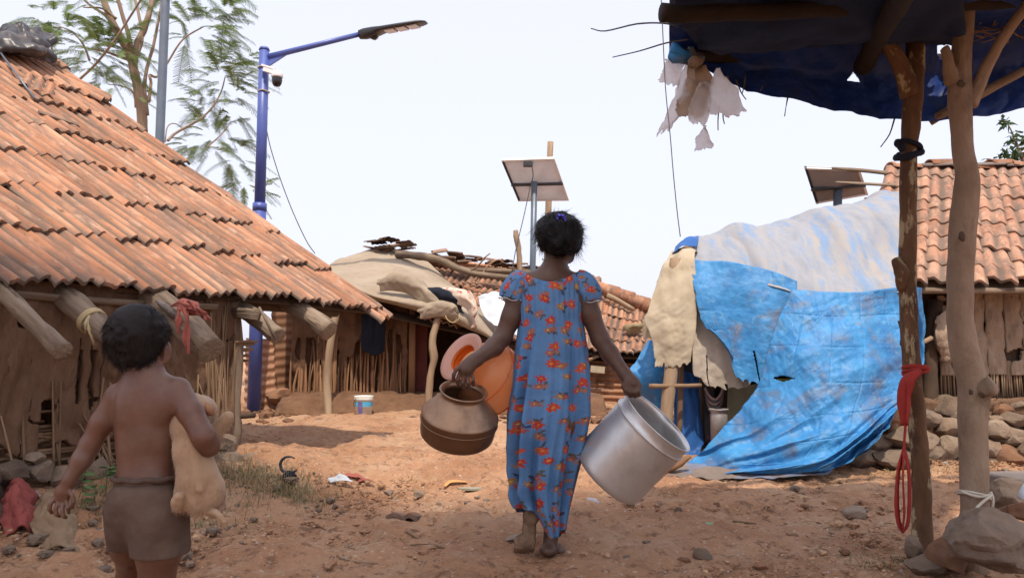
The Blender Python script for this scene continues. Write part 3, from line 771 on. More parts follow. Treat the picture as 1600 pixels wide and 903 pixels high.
# ------------------------------------------------------------------ street light, poles, solar panels
def street_light():
    d = 8.2
    base = W(396, 655, d); base.z = gzf(base.x, base.y) - 0.03
    root = thing('street_light', 'blue painted street light with a long arm and flat lamp, rising behind the left roof', 'street light', base)
    top = W(413, 79, d)
    ax = (top - base)
    r = 0.068
    prof = []
    mb = MB(); mb.tube([base, base + ax * 0.55], 0.073, 20); pl = mb.build('pole', M['blue_pole'], root)
    mb = MB(); mb.tube([base + ax * 0.55, base + ax * 0.57], [0.078, 0.078], 20); mb.build('collar', M['blue_pole'], root)
    mb = MB(); mb.tube([base + ax * 0.57, top], [0.060, 0.056], 20); mb.build('upper_pole', M['blue_pole'], root)
    mb = MB(); mb.tube([top + ax * 0.0, top + Vector((0, 0, 0.03))], [0.062, 0.05], 20); mb.build('pole_cap', M['blue_pole'], root)
    a0 = W(416, 90, d); a1 = W(566, 53, d)
    mb = MB(); mb.tube([a0, a1], [0.034, 0.028], 14); mb.build('arm', M['blue_pole'], root)
    mb = MB(); p = [W(418, 92, d), W(448, 86, d), W(420, 104, d)]
    t = Vector((0, 0.012, 0)); V = [q + t for q in p] + [q - t for q in p]
    mb.add(V, [[0, 1, 2], [5, 4, 3], [0, 3, 4, 1], [1, 4, 5, 2], [2, 5, 3, 0]]); mb.build('bracket', M['blue_pole'], root, smooth=False)
    # lamp head
    h0 = W(562, 55, d); h1 = W(666, 36, d - 0.15); x = (h1 - h0); Ln = x.length; x.normalize()
    z = Vector((0, 0, 1)); y = z.cross(x).normalized(); z = x.cross(y)
    R = Matrix((x, y, z)).transposed() @ Matrix.Rotation(math.radians(14), 3, 'X')
    sec = [(0.0, 0.045, 0.05), (0.08, 0.06, 0.06), (0.22, 0.085, 0.055), (0.35, 0.125, 0.04), (0.6, 0.13, 0.035), (0.9, 0.125, 0.03), (1.0, 0.07, 0.016)]
    V = []; Fc = []
    for s, w, h in sec:
        for a in np.linspace(0, 2 * np.pi, 12, endpoint=False):
            cx, sx = math.cos(a), math.sin(a)
            yy = w * math.copysign(abs(cx) ** 0.5, cx); zz = h * math.copysign(abs(sx) ** 0.6, sx)
            if zz < 0 and s > .3: zz *= 0.35
            V.append(h0 + R @ Vector((s * Ln, yy, zz)))
    n = 12
    for i in range(len(sec) - 1):
        for k in range(n): Fc.append([i * n + k, i * n + (k + 1) % n, (i + 1) * n + (k + 1) % n, (i + 1) * n + k])
    Fc.append(list(range(n))[::-1]); Fc.append([(len(sec) - 1) * n + k for k in range(n)])
    hd = mk('lamp_head', V, Fc, M['dark_metal'], root)
    for k in range(3):
        mb = MB(); mb.box(h0 + R @ Vector(((0.47 + k * 0.17) * Ln, 0, -0.020)), (0.14 * Ln, 0.19, 0.012), R); mb.build('led_panel', M['led'], hd, smooth=False)
    mb = MB(); mb.tube([h0 + R @ Vector((0.20 * Ln, 0, -0.02)), h0 + R @ Vector((0.24 * Ln, 0, -0.075))], [0.07, 0.03], 12); mb.build('sensor', M['black_glossy'], hd)
    # camera on the pole
    c = W(433, 122, d - 0.1)
    cr = thing('security_camera', 'white dome security camera hung on a bracket of the blue street light', 'camera', c)
    T = Matrix.Translation(c)
    MB().lathe([(0.001, 0.075), (0.05, 0.07), (0.063, 0.05), (0.065, 0.01), (0.06, 0.0), (0.001, 0.0)], T, 20).build('housing', M['white_plastic'], cr)
    MB().lathe([(0.055, 0.0), (0.058, -0.03), (0.052, -0.065), (0.035, -0.095), (0.001, -0.105)], T, 20).build('dome', M['black_glossy'], cr)
    mb = MB(); mb.box(W(420, 111, d - 0.09), (0.12, 0.05, 0.05), Matrix.Rotation(0.3, 3, 'Y')); mb.box(W(420, 106, d - 0.09), (0.16, 0.06, 0.02), Matrix.Rotation(0.3, 3, 'Y')); mb.tube([W(427, 112, d - 0.1), W(433, 112, d - 0.1)], 0.02, 8)
    mb.build('mount', M['white_plastic'], cr, smooth=False)
    for yy in (107, 144):
        m2 = MB(); m2.tube([W(412.0, yy, d) + Vector((0.063 * math.cos(a), 0.063 * math.sin(a), 0.004 * math.sin(3 * a))) for a in np.linspace(0, 2 * math.pi, 17)], 0.007, 5)
        m2.build('strap', M['fibre'], root)
    o = tube('cable', [W(414, 150, d), W(417, 205, d + 0.1), W(432, 262, d + 0.3), W(455, 325, d + .6), W(478, 375, d + 1.0), W(492, 396, d + 1.3)], 0.006, M['string_pale'], None, 5, k=6, loc=W(414, 150, d))
    tag(o, 'thin grey cable sagging from the blue street light down to the middle roof', 'cable')
street_light()

def solar(name_lab, corners, post, d_post, matb, jb, group, frame=True, post_r=0.04):
    TL, TR, BR, BL_ = corners
    c = (TL + TR + BR + BL_) / 4
    base = Vector((post[-1].x, post[-1].y, gzf(post[-1].x, post[-1].y))); post[-1] = base - Vector((0, 0, 0.1))
    root = thing('solar_panel', name_lab, 'solar panel', base, group)
    n = (TR - TL).cross(BL_ - TL).normalized()
    if n.z < 0: n = -n
    th = n * 0.035
    q = [TL, TR, BR, BL_]
    mb = MB(); mb.add([p + th for p in q] + [p + th * 0.35 for p in q], [[0, 1, 2, 3], [7, 6, 5, 4], [0, 4, 5, 1], [1, 5, 6, 2], [2, 6, 7, 3], [3, 7, 4, 0]])
    mb.build('panel', matb, root, smooth=False)
    for k in range(4):
        a, b = q[k], q[(k + 1) % 4]
        inw = (c - (a + b) / 2).normalized() * 0.03
        mb = MB(); mb.add([a, b, b + inw, a + inw, a + th * 1.1, b + th * 1.1, b + inw + th * 1.1, a + inw + th * 1.1],
                          [[0, 3, 2, 1], [4, 5, 6, 7], [0, 1, 5, 4], [1, 2, 6, 5], [2, 3, 7, 6], [3, 0, 4, 7]]); mb.build('frame', M['alu'] if k != 3 else M['dark_metal'], root, smooth=False)
    for f in (0.56,):
        a = TL + (BL_ - TL) * f; b = TR + (BR - TR) * f
        mb = MB(); mb.tube([a - n * 0.02, b - n * 0.02], 0.022, 6); mb.build('rail', M['dark_metal'], root)
    mb = MB(); mb.tube(post, post_r, 14); mb.build('post', M['grey_pole'], root)
    if jb is not None:
        mb = MB(); mb.box(jb - n * 0.015, (0.12, 0.09, 0.05)); mb.build('junction_box', M['dark_metal'], root, smooth=False)
    return root
d = 9.6
TL = W(783, 251, d - .25); TR = W(866, 248, d - .25); BR = W(889, 314, d + .3); BLc = W(810, 315, d + .3)
solar('dusty solar panel on a tall steel pole behind the woman\'s head', [TL, TR, BR, BLc], [W(835, 284, d), W(832.5, 408, d), W(829, 560, d)], d, M['panel_back'], W(825, 256, d - .2), 'pole mounted solar panels')
d2 = 8.6
solar('dark tilted solar panel peeping over the blue tarpaulin tent', [W(1257, 263, d2 - .2), W(1344, 266, d2 - .25), W(1357, 305, d2 + .2), W(1275, 319, d2 + .2)], [W(1309, 292, d2 + .05), W(1308, 400, d2 + .05), W(1307, 600, d2 + .05)], d2, M['panel_back_dim'], None, 'pole mounted solar panels', post_r=0.05)
o = tube('panel_cable', [W(831, 258, 9.3), W(833, 275, 9.45), W(829, 290, 9.5), W(818, 340, 9.4), W(806, 390, 9.2), W(800, 425, 9.1)], 0.006, M['wire'], None, 5, k=4, loc=W(831, 258, 9.3))
tag(o, 'thin dark cable running from the tall solar panel down to the middle roof', 'cable')
b = W(853, 600, 10.2); b.z = gzf(b.x, b.y)
o = tube('wooden_pole', [b, W(855, 400, 10.2), W(860, 222, 10.2)], [0.05, 0.046, 0.042], M['pole_pale'], None, 10, 0.08, 4, loc=b); tag(o, 'straight wooden pole standing behind the tall solar panel', 'pole')
# dark pole rising behind the left roof, out of the top of the frame
b = W(243, 560, 9.5); b.z = gzf(b.x, b.y)
root = thing('steel_pole', 'dark grey steel pole rising behind the left roof beside the tree', 'pole', b)
tube('pole', [b, W(250, 208, 9.5), W(259, -10, 9.5), W(262, -90, 9.5)], [0.058, 0.056, 0.054], M['grey_pole'], root, 16)
tube('crossbar', [W(238, -4, 9.45), W(290, -8, 9.45)], 0.02, M['dark_metal'], root, 6)

# ------------------------------------------------------------------ middle hut
def middle_hut():
    d = 8.5
    root = thing('mud_hut', 'distant mud hut half roofed with beige tarpaulin and broken red tiles behind the woman', 'hut', (-1.6, 9.0, 0.3))
    P = patch(W(430, 446, 8.0), W(872, 556, 8.35), W(940, 437, 10.6), W(468, 412, 10.1), 0.02)
    ms = [tile_mesh(0.25, 0.52, 3, 0.026, 0.013, 30 + k, M['tile'], 0.85, 0.04) for k in range(4)]
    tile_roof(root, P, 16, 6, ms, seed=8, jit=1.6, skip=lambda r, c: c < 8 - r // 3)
    slab_patch('roof_deck', P, M['dark_wood'], root, off=0.04, th=0.02, v0=0.02)
    slab_patch('back_slope', patch(W(600, 391, 10.1), W(940, 437, 10.6), W(940, 437, 10.6) + Vector((0, 1.9, -1.3)), W(600, 391, 10.1) + Vector((0, 1.9, -1.3))), M['tile'], root, off=0.02, th=0.04)
    # front wall of mud over stakes
    x0, x1 = W(456, 600, d).x, W(636, 600, d).x
    zt, zb = 1.75, gzf(-2, d) - 0.05
    rows = [[Vector((x0 + (x1 - x0) * u, d + 0.02 * math.sin(u * 14 + z * 3), z)) for u in np.linspace(0, 1, 12)] for z in np.linspace(zt, zb, 8)]
    def fm(U, V):
        P3 = np.stack([U * 2, V, U * 0], -1)
        return ~((V > 0.52 + 0.18 * vnoise(P3, 6, 3)) & (fbm(P3 * np.array([9., .8, 1]), 2.0, 2, 5) > -0.12))
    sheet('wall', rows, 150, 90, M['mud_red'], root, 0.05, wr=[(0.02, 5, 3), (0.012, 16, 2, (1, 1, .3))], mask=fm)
    rs = random.Random(3)
    for k in range(46):
        x = x0 + (x1 - x0) * (k + rs.uniform(0.1, 0.9)) / 46
        w = rs.uniform(0.009, 0.018)
        top = rs.uniform(0.75, 1.25)
        tube('stake', [Vector((x, d - 0.02, zb)), Vector((x + rs.gauss(0, .015), d - 0.035, (zb + top) / 2)), Vector((x + rs.gauss(0, .02), d - 0.02 + rs.uniform(0, .03), top))], [w, w, w * .6], M['stick_red'], root, 5, 0.2, 2, seed=k)
    mb = MB()
    mb.box(((x0 + x1) / 2, d + 0.12, 0.95), (x1 - x0, 0.06, 1.5))
    mb.build('inner_wall', M['mud_red'], root, smooth=False)
    mb = MB(); mb.box((x0 + 0.03, d + 1.1, 0.95), (0.1, 2.0, 1.5)); mb.box((-0.85, d + 1.6, 0.85), (3.2, 0.1, 1.3)); mb.box((0.75, d + 1.0, 0.55), (0.1, 1.3, 0.7)); mb.build('back_wall', M['mud_red'], root, smooth=False)
    xr0, xr1 = W(735, 600, d).x, W(905, 600, d).x
    rows = [[Vector((xr0 + (xr1 - xr0) * u, d + 0.35, z)) for u in np.linspace(0, 1, 6)] for z in np.linspace(1.25, zb, 5)]
    sheet('wall', rows, 50, 40, M['mud_red'], root, 0.06, wr=[(0.02, 5, 3)])
    # doorway
    mb = MB(); mb.box((W(644, 600, d).x, d - 0.02, 0.98), (0.07, 0.07, 1.42)); mb.build('door_post', M['stick_red'], root)
    mb = MB(); mb.box((W(656, 600, d + .12).x, d + 0.15, 0.95), (0.16, 0.03, 1.25)); mb.build('door_leaf', mat('dark red door paint', [(0.11, 0.022, 0.016), (0.16, 0.04, 0.028)], 6, 0.7, 0.3, 40), root, smooth=False)
    # low mud step along the wall
    rows = [[Vector((x, d + o, gzf(x, d) + h)) for x in np.linspace(-2.5, 1.0, 10)] for o, h in ((0.1, 0.17), (-0.18, 0.16), (-0.42, 0.09), (-0.62, -0.03))]
    sheet('mud_step', rows, 140, 26, M['mud_red'], root, 0.05, wr=[(0.035, 3.5, 3), (0.015, 14, 2)])
    # posts
    b = G(514, 652); tube('eave_post', [b + Vector((0, 0, -.05)), W(511, 600, 8.0), W(516, 540, 8.02), W(526, 486, 8.05), W(530, 455, 8.1)], [0.045, 0.042, 0.04, 0.036], M['pole_pale'], root, 10, 0.12, 5)
    b = G(668, 650); b = Vector((W(668, 640, 7.95).x, 7.95, gzf(-0.9, 7.95) - .05)); tube('eave_post', [b, W(672, 590, 7.95), W(678, 560, 7.95), W(676, 530, 7.95), W(687, 485, 7.98)], [0.04, 0.036, 0.042, 0.034], M['pole_pale'], root, 10, 0.15, 5)
    # beige tarpaulin
    ctrl = [[W(512, 418, 9.4), W(530, 406, 9.8), W(560, 397, 10.0), W(600, 386, 10.15), W(636, 394, 10.0), W(655, 398, 9.9)],
            [W(515, 428, 9.0), W(545, 416, 9.3), W(590, 404, 9.5), W(630, 406, 9.55), W(668, 422, 9.5), W(700, 436, 9.5)],
            [W(522, 436, 8.5), W(555, 430, 8.7), W(600, 424, 8.9), W(650, 432, 8.9), W(700, 448, 8.9), W(742, 470, 8.9)],
            [W(535, 441, 8.1), W(570, 446, 8.15), W(612, 452, 8.15), W(660, 458, 8.2), W(715, 474, 8.25), W(775, 506, 8.4)],
            [W(548, 448, 7.95), W(585, 462, 7.92), W(622, 470, 7.9), W(664, 478, 7.9), W(712, 492, 7.95), W(790, 535, 8.2)],
            [W(560, 455, 8.05), W(592, 470, 8.0), W(628, 478, 8.0), W(668, 487, 8.0), W(714, 502, 8.0), W(800, 548, 8.2)]]
    o = sheet('tarpaulin', ctrl, 170, 110, M['beige'], None, 0.005, wr=[(0.035, 1.5, 2), (0.003, 20, 2)], crum=[(0.035, 1.6), (0.012, 5)], seed=2, loc=W(620, 430, 8.8))
    tag(o, 'dusty beige tarpaulin draped over the left half of the middle roof', 'tarpaulin')
    # rolled hem of cloths bunched along the eave
    for k, (pts, rad, mm, nm, lab, cat) in enumerate([
        ([(592, 443), (620, 436), (650, 446), (672, 462), (690, 474)], [0.03, 0.07, 0.08, 0.06, 0.03], 'beige', 'rolled_cloth', 'beige rolled cloth lying along the eave of the middle roof', 'cloth'),
        ([(660, 455), (690, 460), (712, 466), (724, 478)], [0.025, 0.05, 0.06, 0.03], 'dark_cloth', 'bundled_cloth', 'charcoal bundled cloth on the eave beside the printed cloth', 'cloth'),
        ([(690, 452), (712, 458), (732, 468), (742, 490), (738, 502)], [0.02, 0.05, 0.07, 0.06, 0.02], 'print_cloth', 'printed_cloth', 'pale printed cloth with red flowers hanging at the eave of the middle hut', 'cloth'),
        ([(655, 486), (668, 482), (690, 478), (708, 482), (714, 492)], [0.03, 0.05, 0.05, 0.05, 0.02], 'beige', 'bunched_cloth', 'bunched beige cloth tied over the slim post of the middle hut', 'cloth')]):
        P_ = resample([W(x, y, 7.95 - k * .012) for x, y in pts], 4); R_ = np.interp(np.linspace(0, 1, len(P_)), np.linspace(0, 1, len(rad)), rad)
        ctrl = [[Vector(p) + Vector((0.02 * math.sin(a * 3 + q * .9), -r * 1.1 * math.sin(a) * (1 if a > 0 else .3), r * 1.25 * math.cos(a) - (0.05 if a > 2.4 else 0))) for q, (p, r) in enumerate(zip(P_, R_))] for a in np.linspace(-0.6, 2.9, 7)]
        o = sheet(nm, ctrl, 70, 34, M[mm], None, 0.006, seed=k, crum=[(0.035, 4), (0.015, 11)], loc=W(*pts[0], 7.92)); tag(o, lab, cat)
    # white cloths
    for k, (c, lab) in enumerate([([[(747, 462), (768, 456), (780, 457)], [(752, 485), (776, 480), (792, 478)], [(764, 500), (785, 500), (806, 500)], [(784, 512), (800, 520), (815, 528)]], 'folded white cloth spread on the tiles just left of the woman')]):
        o = sheet('white_cloth', [[W(x, y, 8.4 - 0.12 * j) for x, y in r] for j, r in enumerate(c)], 40, 40, M['white_cloth'], None, 0.006, wr=[(0.02, 5, 2, (1, 1, 1), 1)], seed=6, loc=W(770, 480, 8.4)); tag(o, lab, 'cloth')
    # dark cloth on the wall
    o = sheet('hanging_cloth', [[W(566, 470, 8.30), W(580, 468, 8.28), W(598, 470, 8.3)], [W(564, 510, 8.32), W(582, 510, 8.28), W(602, 508, 8.32)], [W(566, 545, 8.36), W(582, 556, 8.32), W(600, 548, 8.36)]], 40, 40, M['dark_cloth'], None, 0.006, wr=[(0.025, 8, 2, (1, 1, .2), 1)], seed=3, loc=W(582, 500, 8.3))
    tag(o, 'dark cloth hanging on the mud wall above the white bucket', 'cloth')
    # string loop
    o = tube('string_loop', [W(694, 488, 7.9), W(699, 499, 7.88), W(708, 504, 7.88), W(717, 498, 7.88), W(718, 490, 7.9)], 0.006, M['fibre'], None, 5, k=5, loc=W(700, 490, 7.9)); tag(o, 'loop of string hanging from the eave beside the slim post', 'string')
    # logs holding the tiles down
    for pts, r, lab in (([(620, 397, 9.6), (655, 400, 9.5), (690, 407, 9.45), (712, 418, 9.4), (745, 428, 9.3), (796, 434, 9.2)], [0.055, 0.052, 0.045, 0.045, 0.04, 0.035], 'crooked log lying along the middle roof just above the beige tarpaulin'),
                        ([(722, 421, 9.6), (790, 424, 9.6), (860, 428, 9.6), (927, 434, 9.6)], [0.036, 0.036, 0.04, 0.038], 'straight pale log on the middle roof with its end beside the woman\'s shoulder')):
        o = tube('roof_log', [W(*p) for p in pts], r, M['log'], None, 10, 0.15, 5, seed=4, loc=W(*pts[0])); tag(o, lab, 'log', 'logs weighing down the middle roof')
    b = W(813, 430, 9.3)
    o = tube('forked_stake', [b, W(811, 395, 9.3), W(807, 372, 9.3), W(805, 360, 9.3)], [0.038, 0.034, 0.04, 0.03], M['pole_pale'], None, 8, 0.2, 4, loc=b); tag(o, 'crooked stake standing up from the middle roof beside the solar panel pole', 'stake')
    for k, pts in enumerate(([(735, 424), (748, 414), (758, 402), (766, 396)], [(752, 432), (762, 416), (778, 406), (790, 412)], [(742, 440), (752, 430), (772, 428)])):
        o = tube('twig', [W(x, y, 9.3) for x, y in pts], [0.014, 0.012, 0.006], M['stick'], None, 5, 0.2, 4, loc=W(*pts[0], 9.3)); tag(o, ('upright bent twig among the logs on the middle roof', 'arched twig among the logs on the middle roof, nearest the stake', 'low flat twig below the crooked log on the middle roof')[k], 'twig', 'twigs caught on the middle roof')
    # broken tiles piled on the ridge
    mt = [tile_mesh(0.23, 0.34, 3, 0.011, 0.018, 60 + k, M['tile_pale'], 0.9, 0.12) for k in range(4)]
    for k in range(44):
        if k < 15:
            px = 588 + rs.uniform(0, 56); py = 392 - (k % 5) * 3.6 + (px - 615) * 0.02 + rs.uniform(-1, 1); lab = 'broken red tile stacked above the beige tarpaulin on the middle ridge'; g = 'tiles stacked on the middle ridge'
        else:
            px = 664 + (k - 15) * 7.4 + rs.uniform(-6, 6); py = 401 + (px - 664) * 0.125 - (k % 3) * 3.2 + rs.uniform(-2, 2); lab = 'broken red tile lying loose along the ridge of the middle roof'; g = 'tiles loose along the middle ridge'
        o = link('broken_tile', mt[k % 4])
        o.matrix_world = Matrix.Translation(W(px, py, 10.0 + rs.uniform(-.15, .1))) @ Matrix.Rotation(rs.uniform(0, 6.3), 4, 'Z') @ Matrix.Rotation(rs.gauss(0, .10), 4, 'X') @ Matrix.Rotation(rs.gauss(0, .12), 4, 'Y') @ Matrix.Diagonal((0.9, 0.62, 0.8, 1))
        tag(o, lab, 'broken tile', g)
middle_hut()

def corrugated(name, a, b, c, d_, waves, amp, mat_, label, parent=None, horiz=True, group=None):
    """Sheet through a upper left, b upper right, c lower right, d lower left; ridges run across or down."""
    a, b, c, d_ = map(Vector, (a, b, c, d_)); nv = waves * 6 + 1
    V = []; Fc = []
    nrm = (b - a).cross(d_ - a).normalized()
    nu = 6
    for j in range(nv):
        s = j / (nv - 1)
        for i in range(nu):
            t = i / (nu - 1)
            p = (a * (1 - t) + b * t) * (1 - s) + (d_ * (1 - t) + c * t) * s if horiz else (a * (1 - s) + b * s) * (1 - t) + (d_ * (1 - s) + c * s) * t
            V.append(p + nrm * (amp * math.sin(s * waves * 2 * math.pi) + 0.01 * math.sin(t * 5 + s * 3)))
    n = len(V); V += [v - nrm * 0.003 for v in V]
    for j in range(nv - 1):
        for i in range(nu - 1):
            q = [j * nu + i, j * nu + i + 1, (j + 1) * nu + i + 1, (j + 1) * nu + i]
            Fc.append(q); Fc.append([k + n for k in q[::-1]])
    o = mk(name, V, Fc, mat_, parent, loc=None if parent else (a + c) / 2)
    if label: tag(o, label, 'metal sheet', group)
    return o
corrugated('corrugated_sheet', W(384, 528, 8.7), W(428, 530, 8.6), W(432, 652, 8.3), W(380, 668, 8.4), 10, 0.015, M['rusty'], 'rusty pink corrugated sheet leaning behind the blue street light pole', group='corrugated sheets by the middle hut')
corrugated('corrugated_sheet', W(424, 470, 8.95), W(470, 470, 8.9), W(462, 622, 8.75), W(424, 628, 8.8), 12, 0.009, M['rusty_bright'], 'brown rusted sheet standing between the blue pole and the mud wall', group='corrugated sheets by the middle hut')
for k, (px, py, r) in enumerate(((436, 618, 22), (470, 630, 16), (452, 634, 12), (492, 634, 12), (408, 640, 10))):
    c = W(px, py, 8.4); V, Fc = rock_geo(c, r * 8.4 / F, 90 + k, 3, 0.25, (1, .8, .55))
    o = mk('stone', V, Fc, M['stone_red'], loc=c); tag(o, ('large brown stone at the foot of the brown rusted sheet', 'rounded stone at the left end of the middle mud wall', 'small stone below the brown rusted sheet', 'small stone left of the pale eave post', 'small stone beside the foot of the blue pole')[k], 'stone', 'stones at the foot of the middle hut')

# ------------------------------------------------------------------ hut between the woman and the tent
def far_hut():
    root = thing('tiled_hut', 'far hut with red tile roof and rusty corrugated wall between woman and blue tent', 'hut', (1.4, 9.5, 0.3))
    P = patch(W(886, 548, 8.95), W(1035, 562, 9.1), W(1048, 492, 10.8), W(905, 440, 10.6), 0.04)
    ms = [tile_mesh(0.25, 0.52, 3, 0.026, 0.013, 50 + k, M['tile'], 0.85, 0.03) for k in range(4)]
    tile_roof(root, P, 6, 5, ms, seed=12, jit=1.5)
    slab_patch('roof_deck', P, M['dark_wood'], root, off=0.04, th=0.02, v0=0.02)
    slab_patch('back_slope', patch(W(905, 441, 10.6), W(1048, 493, 10.8), W(1048, 493, 10.8) + Vector((0, 1.9, -1.2)), W(905, 441, 10.6) + Vector((0, 1.9, -1.2))), M['tile'], root, off=0.02, th=0.04)
    for k in range(4):
        t = (k + .3) / 4
        p = W(925 + t * 95, 446 + t * 34, 10.4)
        V, Fc = tube_geo([p, p + Vector((0.30, 0.03, -0.10))], [0.09, 0.11], 12, 0.05)
        mk('ridge_tile', V, Fc, M['tile'], root)
    corrugated('corrugated_wall', W(880, 560, 9.25), W(1040, 572, 9.25), W(1040, 655, 9.15), W(880, 652, 9.15), 9, 0.016, M['rusty'], None, root)
    mb = MB(); mb.box((1.35, 10.4, 0.65), (1.5, 0.1, 0.9)); mb.box((1.9, 10.0, 0.55), (0.1, 0.9, 0.7)); mb.build('back_wall', M['mud_red'], root, smooth=False)
    mb = MB(); mb.box(W(933, 577, 9.0), (0.17, 0.12, 0.08), Matrix.Rotation(0.1, 3, 'Y')); mb.build('shelf_block', M['canvas'], root, smooth=False)
    tube('beam', [W(905, 568, 9.05), W(935, 556, 9.05)], 0.02, M['pole_pale'], root, 6)
    for k, (px, py, r) in enumerate(((925, 660, 11), (945, 661, 10), (968, 660, 12), (905, 662, 9))):
        c = W(px, py, 8.9); V, Fc = rock_geo(c, r * 8.9 / F, 110 + k, 2, 0.25, (1, .8, .8)); mk('foundation_stone', V, Fc, M['stone'], root)
    # straw and rubbish lying on its roof
    V = []; Fc = []
    c = W(990, 512, 9.5); V, Fc = rock_geo(c, 0.13, 120, 3, 0.6, (1.1, .7, .6))
    o = mk('straw_clump', V, Fc, M['dry_grass'], loc=c); tag(o, 'grey clump of straw lying on the far red tile roof', 'straw')
    o = tube('roof_log', [W(948, 462, 10.2), W(962, 468, 10.2), W(990, 484, 10.2)], [0.04, 0.035], M['pole_pale'], None, 8, 0.15, 3, loc=W(950, 462, 10.2)); tag(o, 'short pale log lying near the ridge of the far red roof', 'log')
far_hut()

# ------------------------------------------------------------------ white bucket by the middle hut
def bucket():
    c = Vector((W(568, 648, 7.75).x, 7.75, gzf(W(568, 648, 7.75).x, 7.75) + 0.012))
    root = thing('bucket', 'white plastic bucket with a blue band standing before the middle mud wall', 'bucket', c)
    T = Matrix.Translation(c) @ Matrix.Rotation(0.5, 4, 'Z')
    R0, R1, Hh = 0.078, 0.096, 0.225
    MB().lathe([(0.001, 0), (R0, 0), (R0 + (R1 - R0) * .8, Hh * .8), (R0 + (R1 - R0) * .8 + 0.008, Hh * .81), (R1, Hh * .87), (R1 + .004, Hh * .96), (R1 + .006, Hh), (R1 - .008, Hh), (R1 - .012, Hh * .8), (R0 - .006, 0.01)], T, 28).build('bucket_body', mat('dirty white plastic', [(0.66, 0.67, 0.62), (0.78, 0.78, 0.73)], 9, 0.5, 0.1, 40, [((0.35, 0.3, 0.2), 12, 0.64, 0.08, 0.5)]), root)
    f = lambda z: R0 + (R1 - R0) * z / Hh + 0.0015
    MB().lathe([(f(Hh * .52), Hh * .52), (f(Hh * .74), Hh * .74)], T, 28).build('blue_band', mat('blue print', [(0.05, 0.35, 0.62), (0.16, 0.50, 0.72)], 12, 0.5, 0.0), root)
    mb = MB(); V = []; Fc = []
    for k in range(7):
        a = -1.02 * math.pi / 1.6 + k * 0.09 - 0.55
        for z in (Hh * .06, Hh * .73): V.append(T @ Vector(((f(z) + .001) * math.cos(a), (f(z) + .001) * math.sin(a), z)))
    for k in range(6): Fc.append([2 * k, 2 * k + 2, 2 * k + 3, 2 * k + 1])
    mk('print_panel', V, Fc, mat('purple print', [(0.10, 0.08, 0.26), (0.2, 0.16, 0.36)], 16, 0.5, 0.0), root)
    mb = MB(); mb.tube([T @ Vector((0.103 * math.cos(a), 0.103 * math.sin(a) * 1, Hh * .9 - 0.10 * abs(math.sin((a - .4) / 1)))) for a in np.linspace(0.4, math.pi + .4, 15)], 0.003, 5); mb.build('handle', M['wire'], root)
bucket()

# ------------------------------------------------------------------ blue tarpaulin tent
def crease(amp, sc, st=(1, 1, 1)): return (amp * 0.45, sc, 1, st, 1)

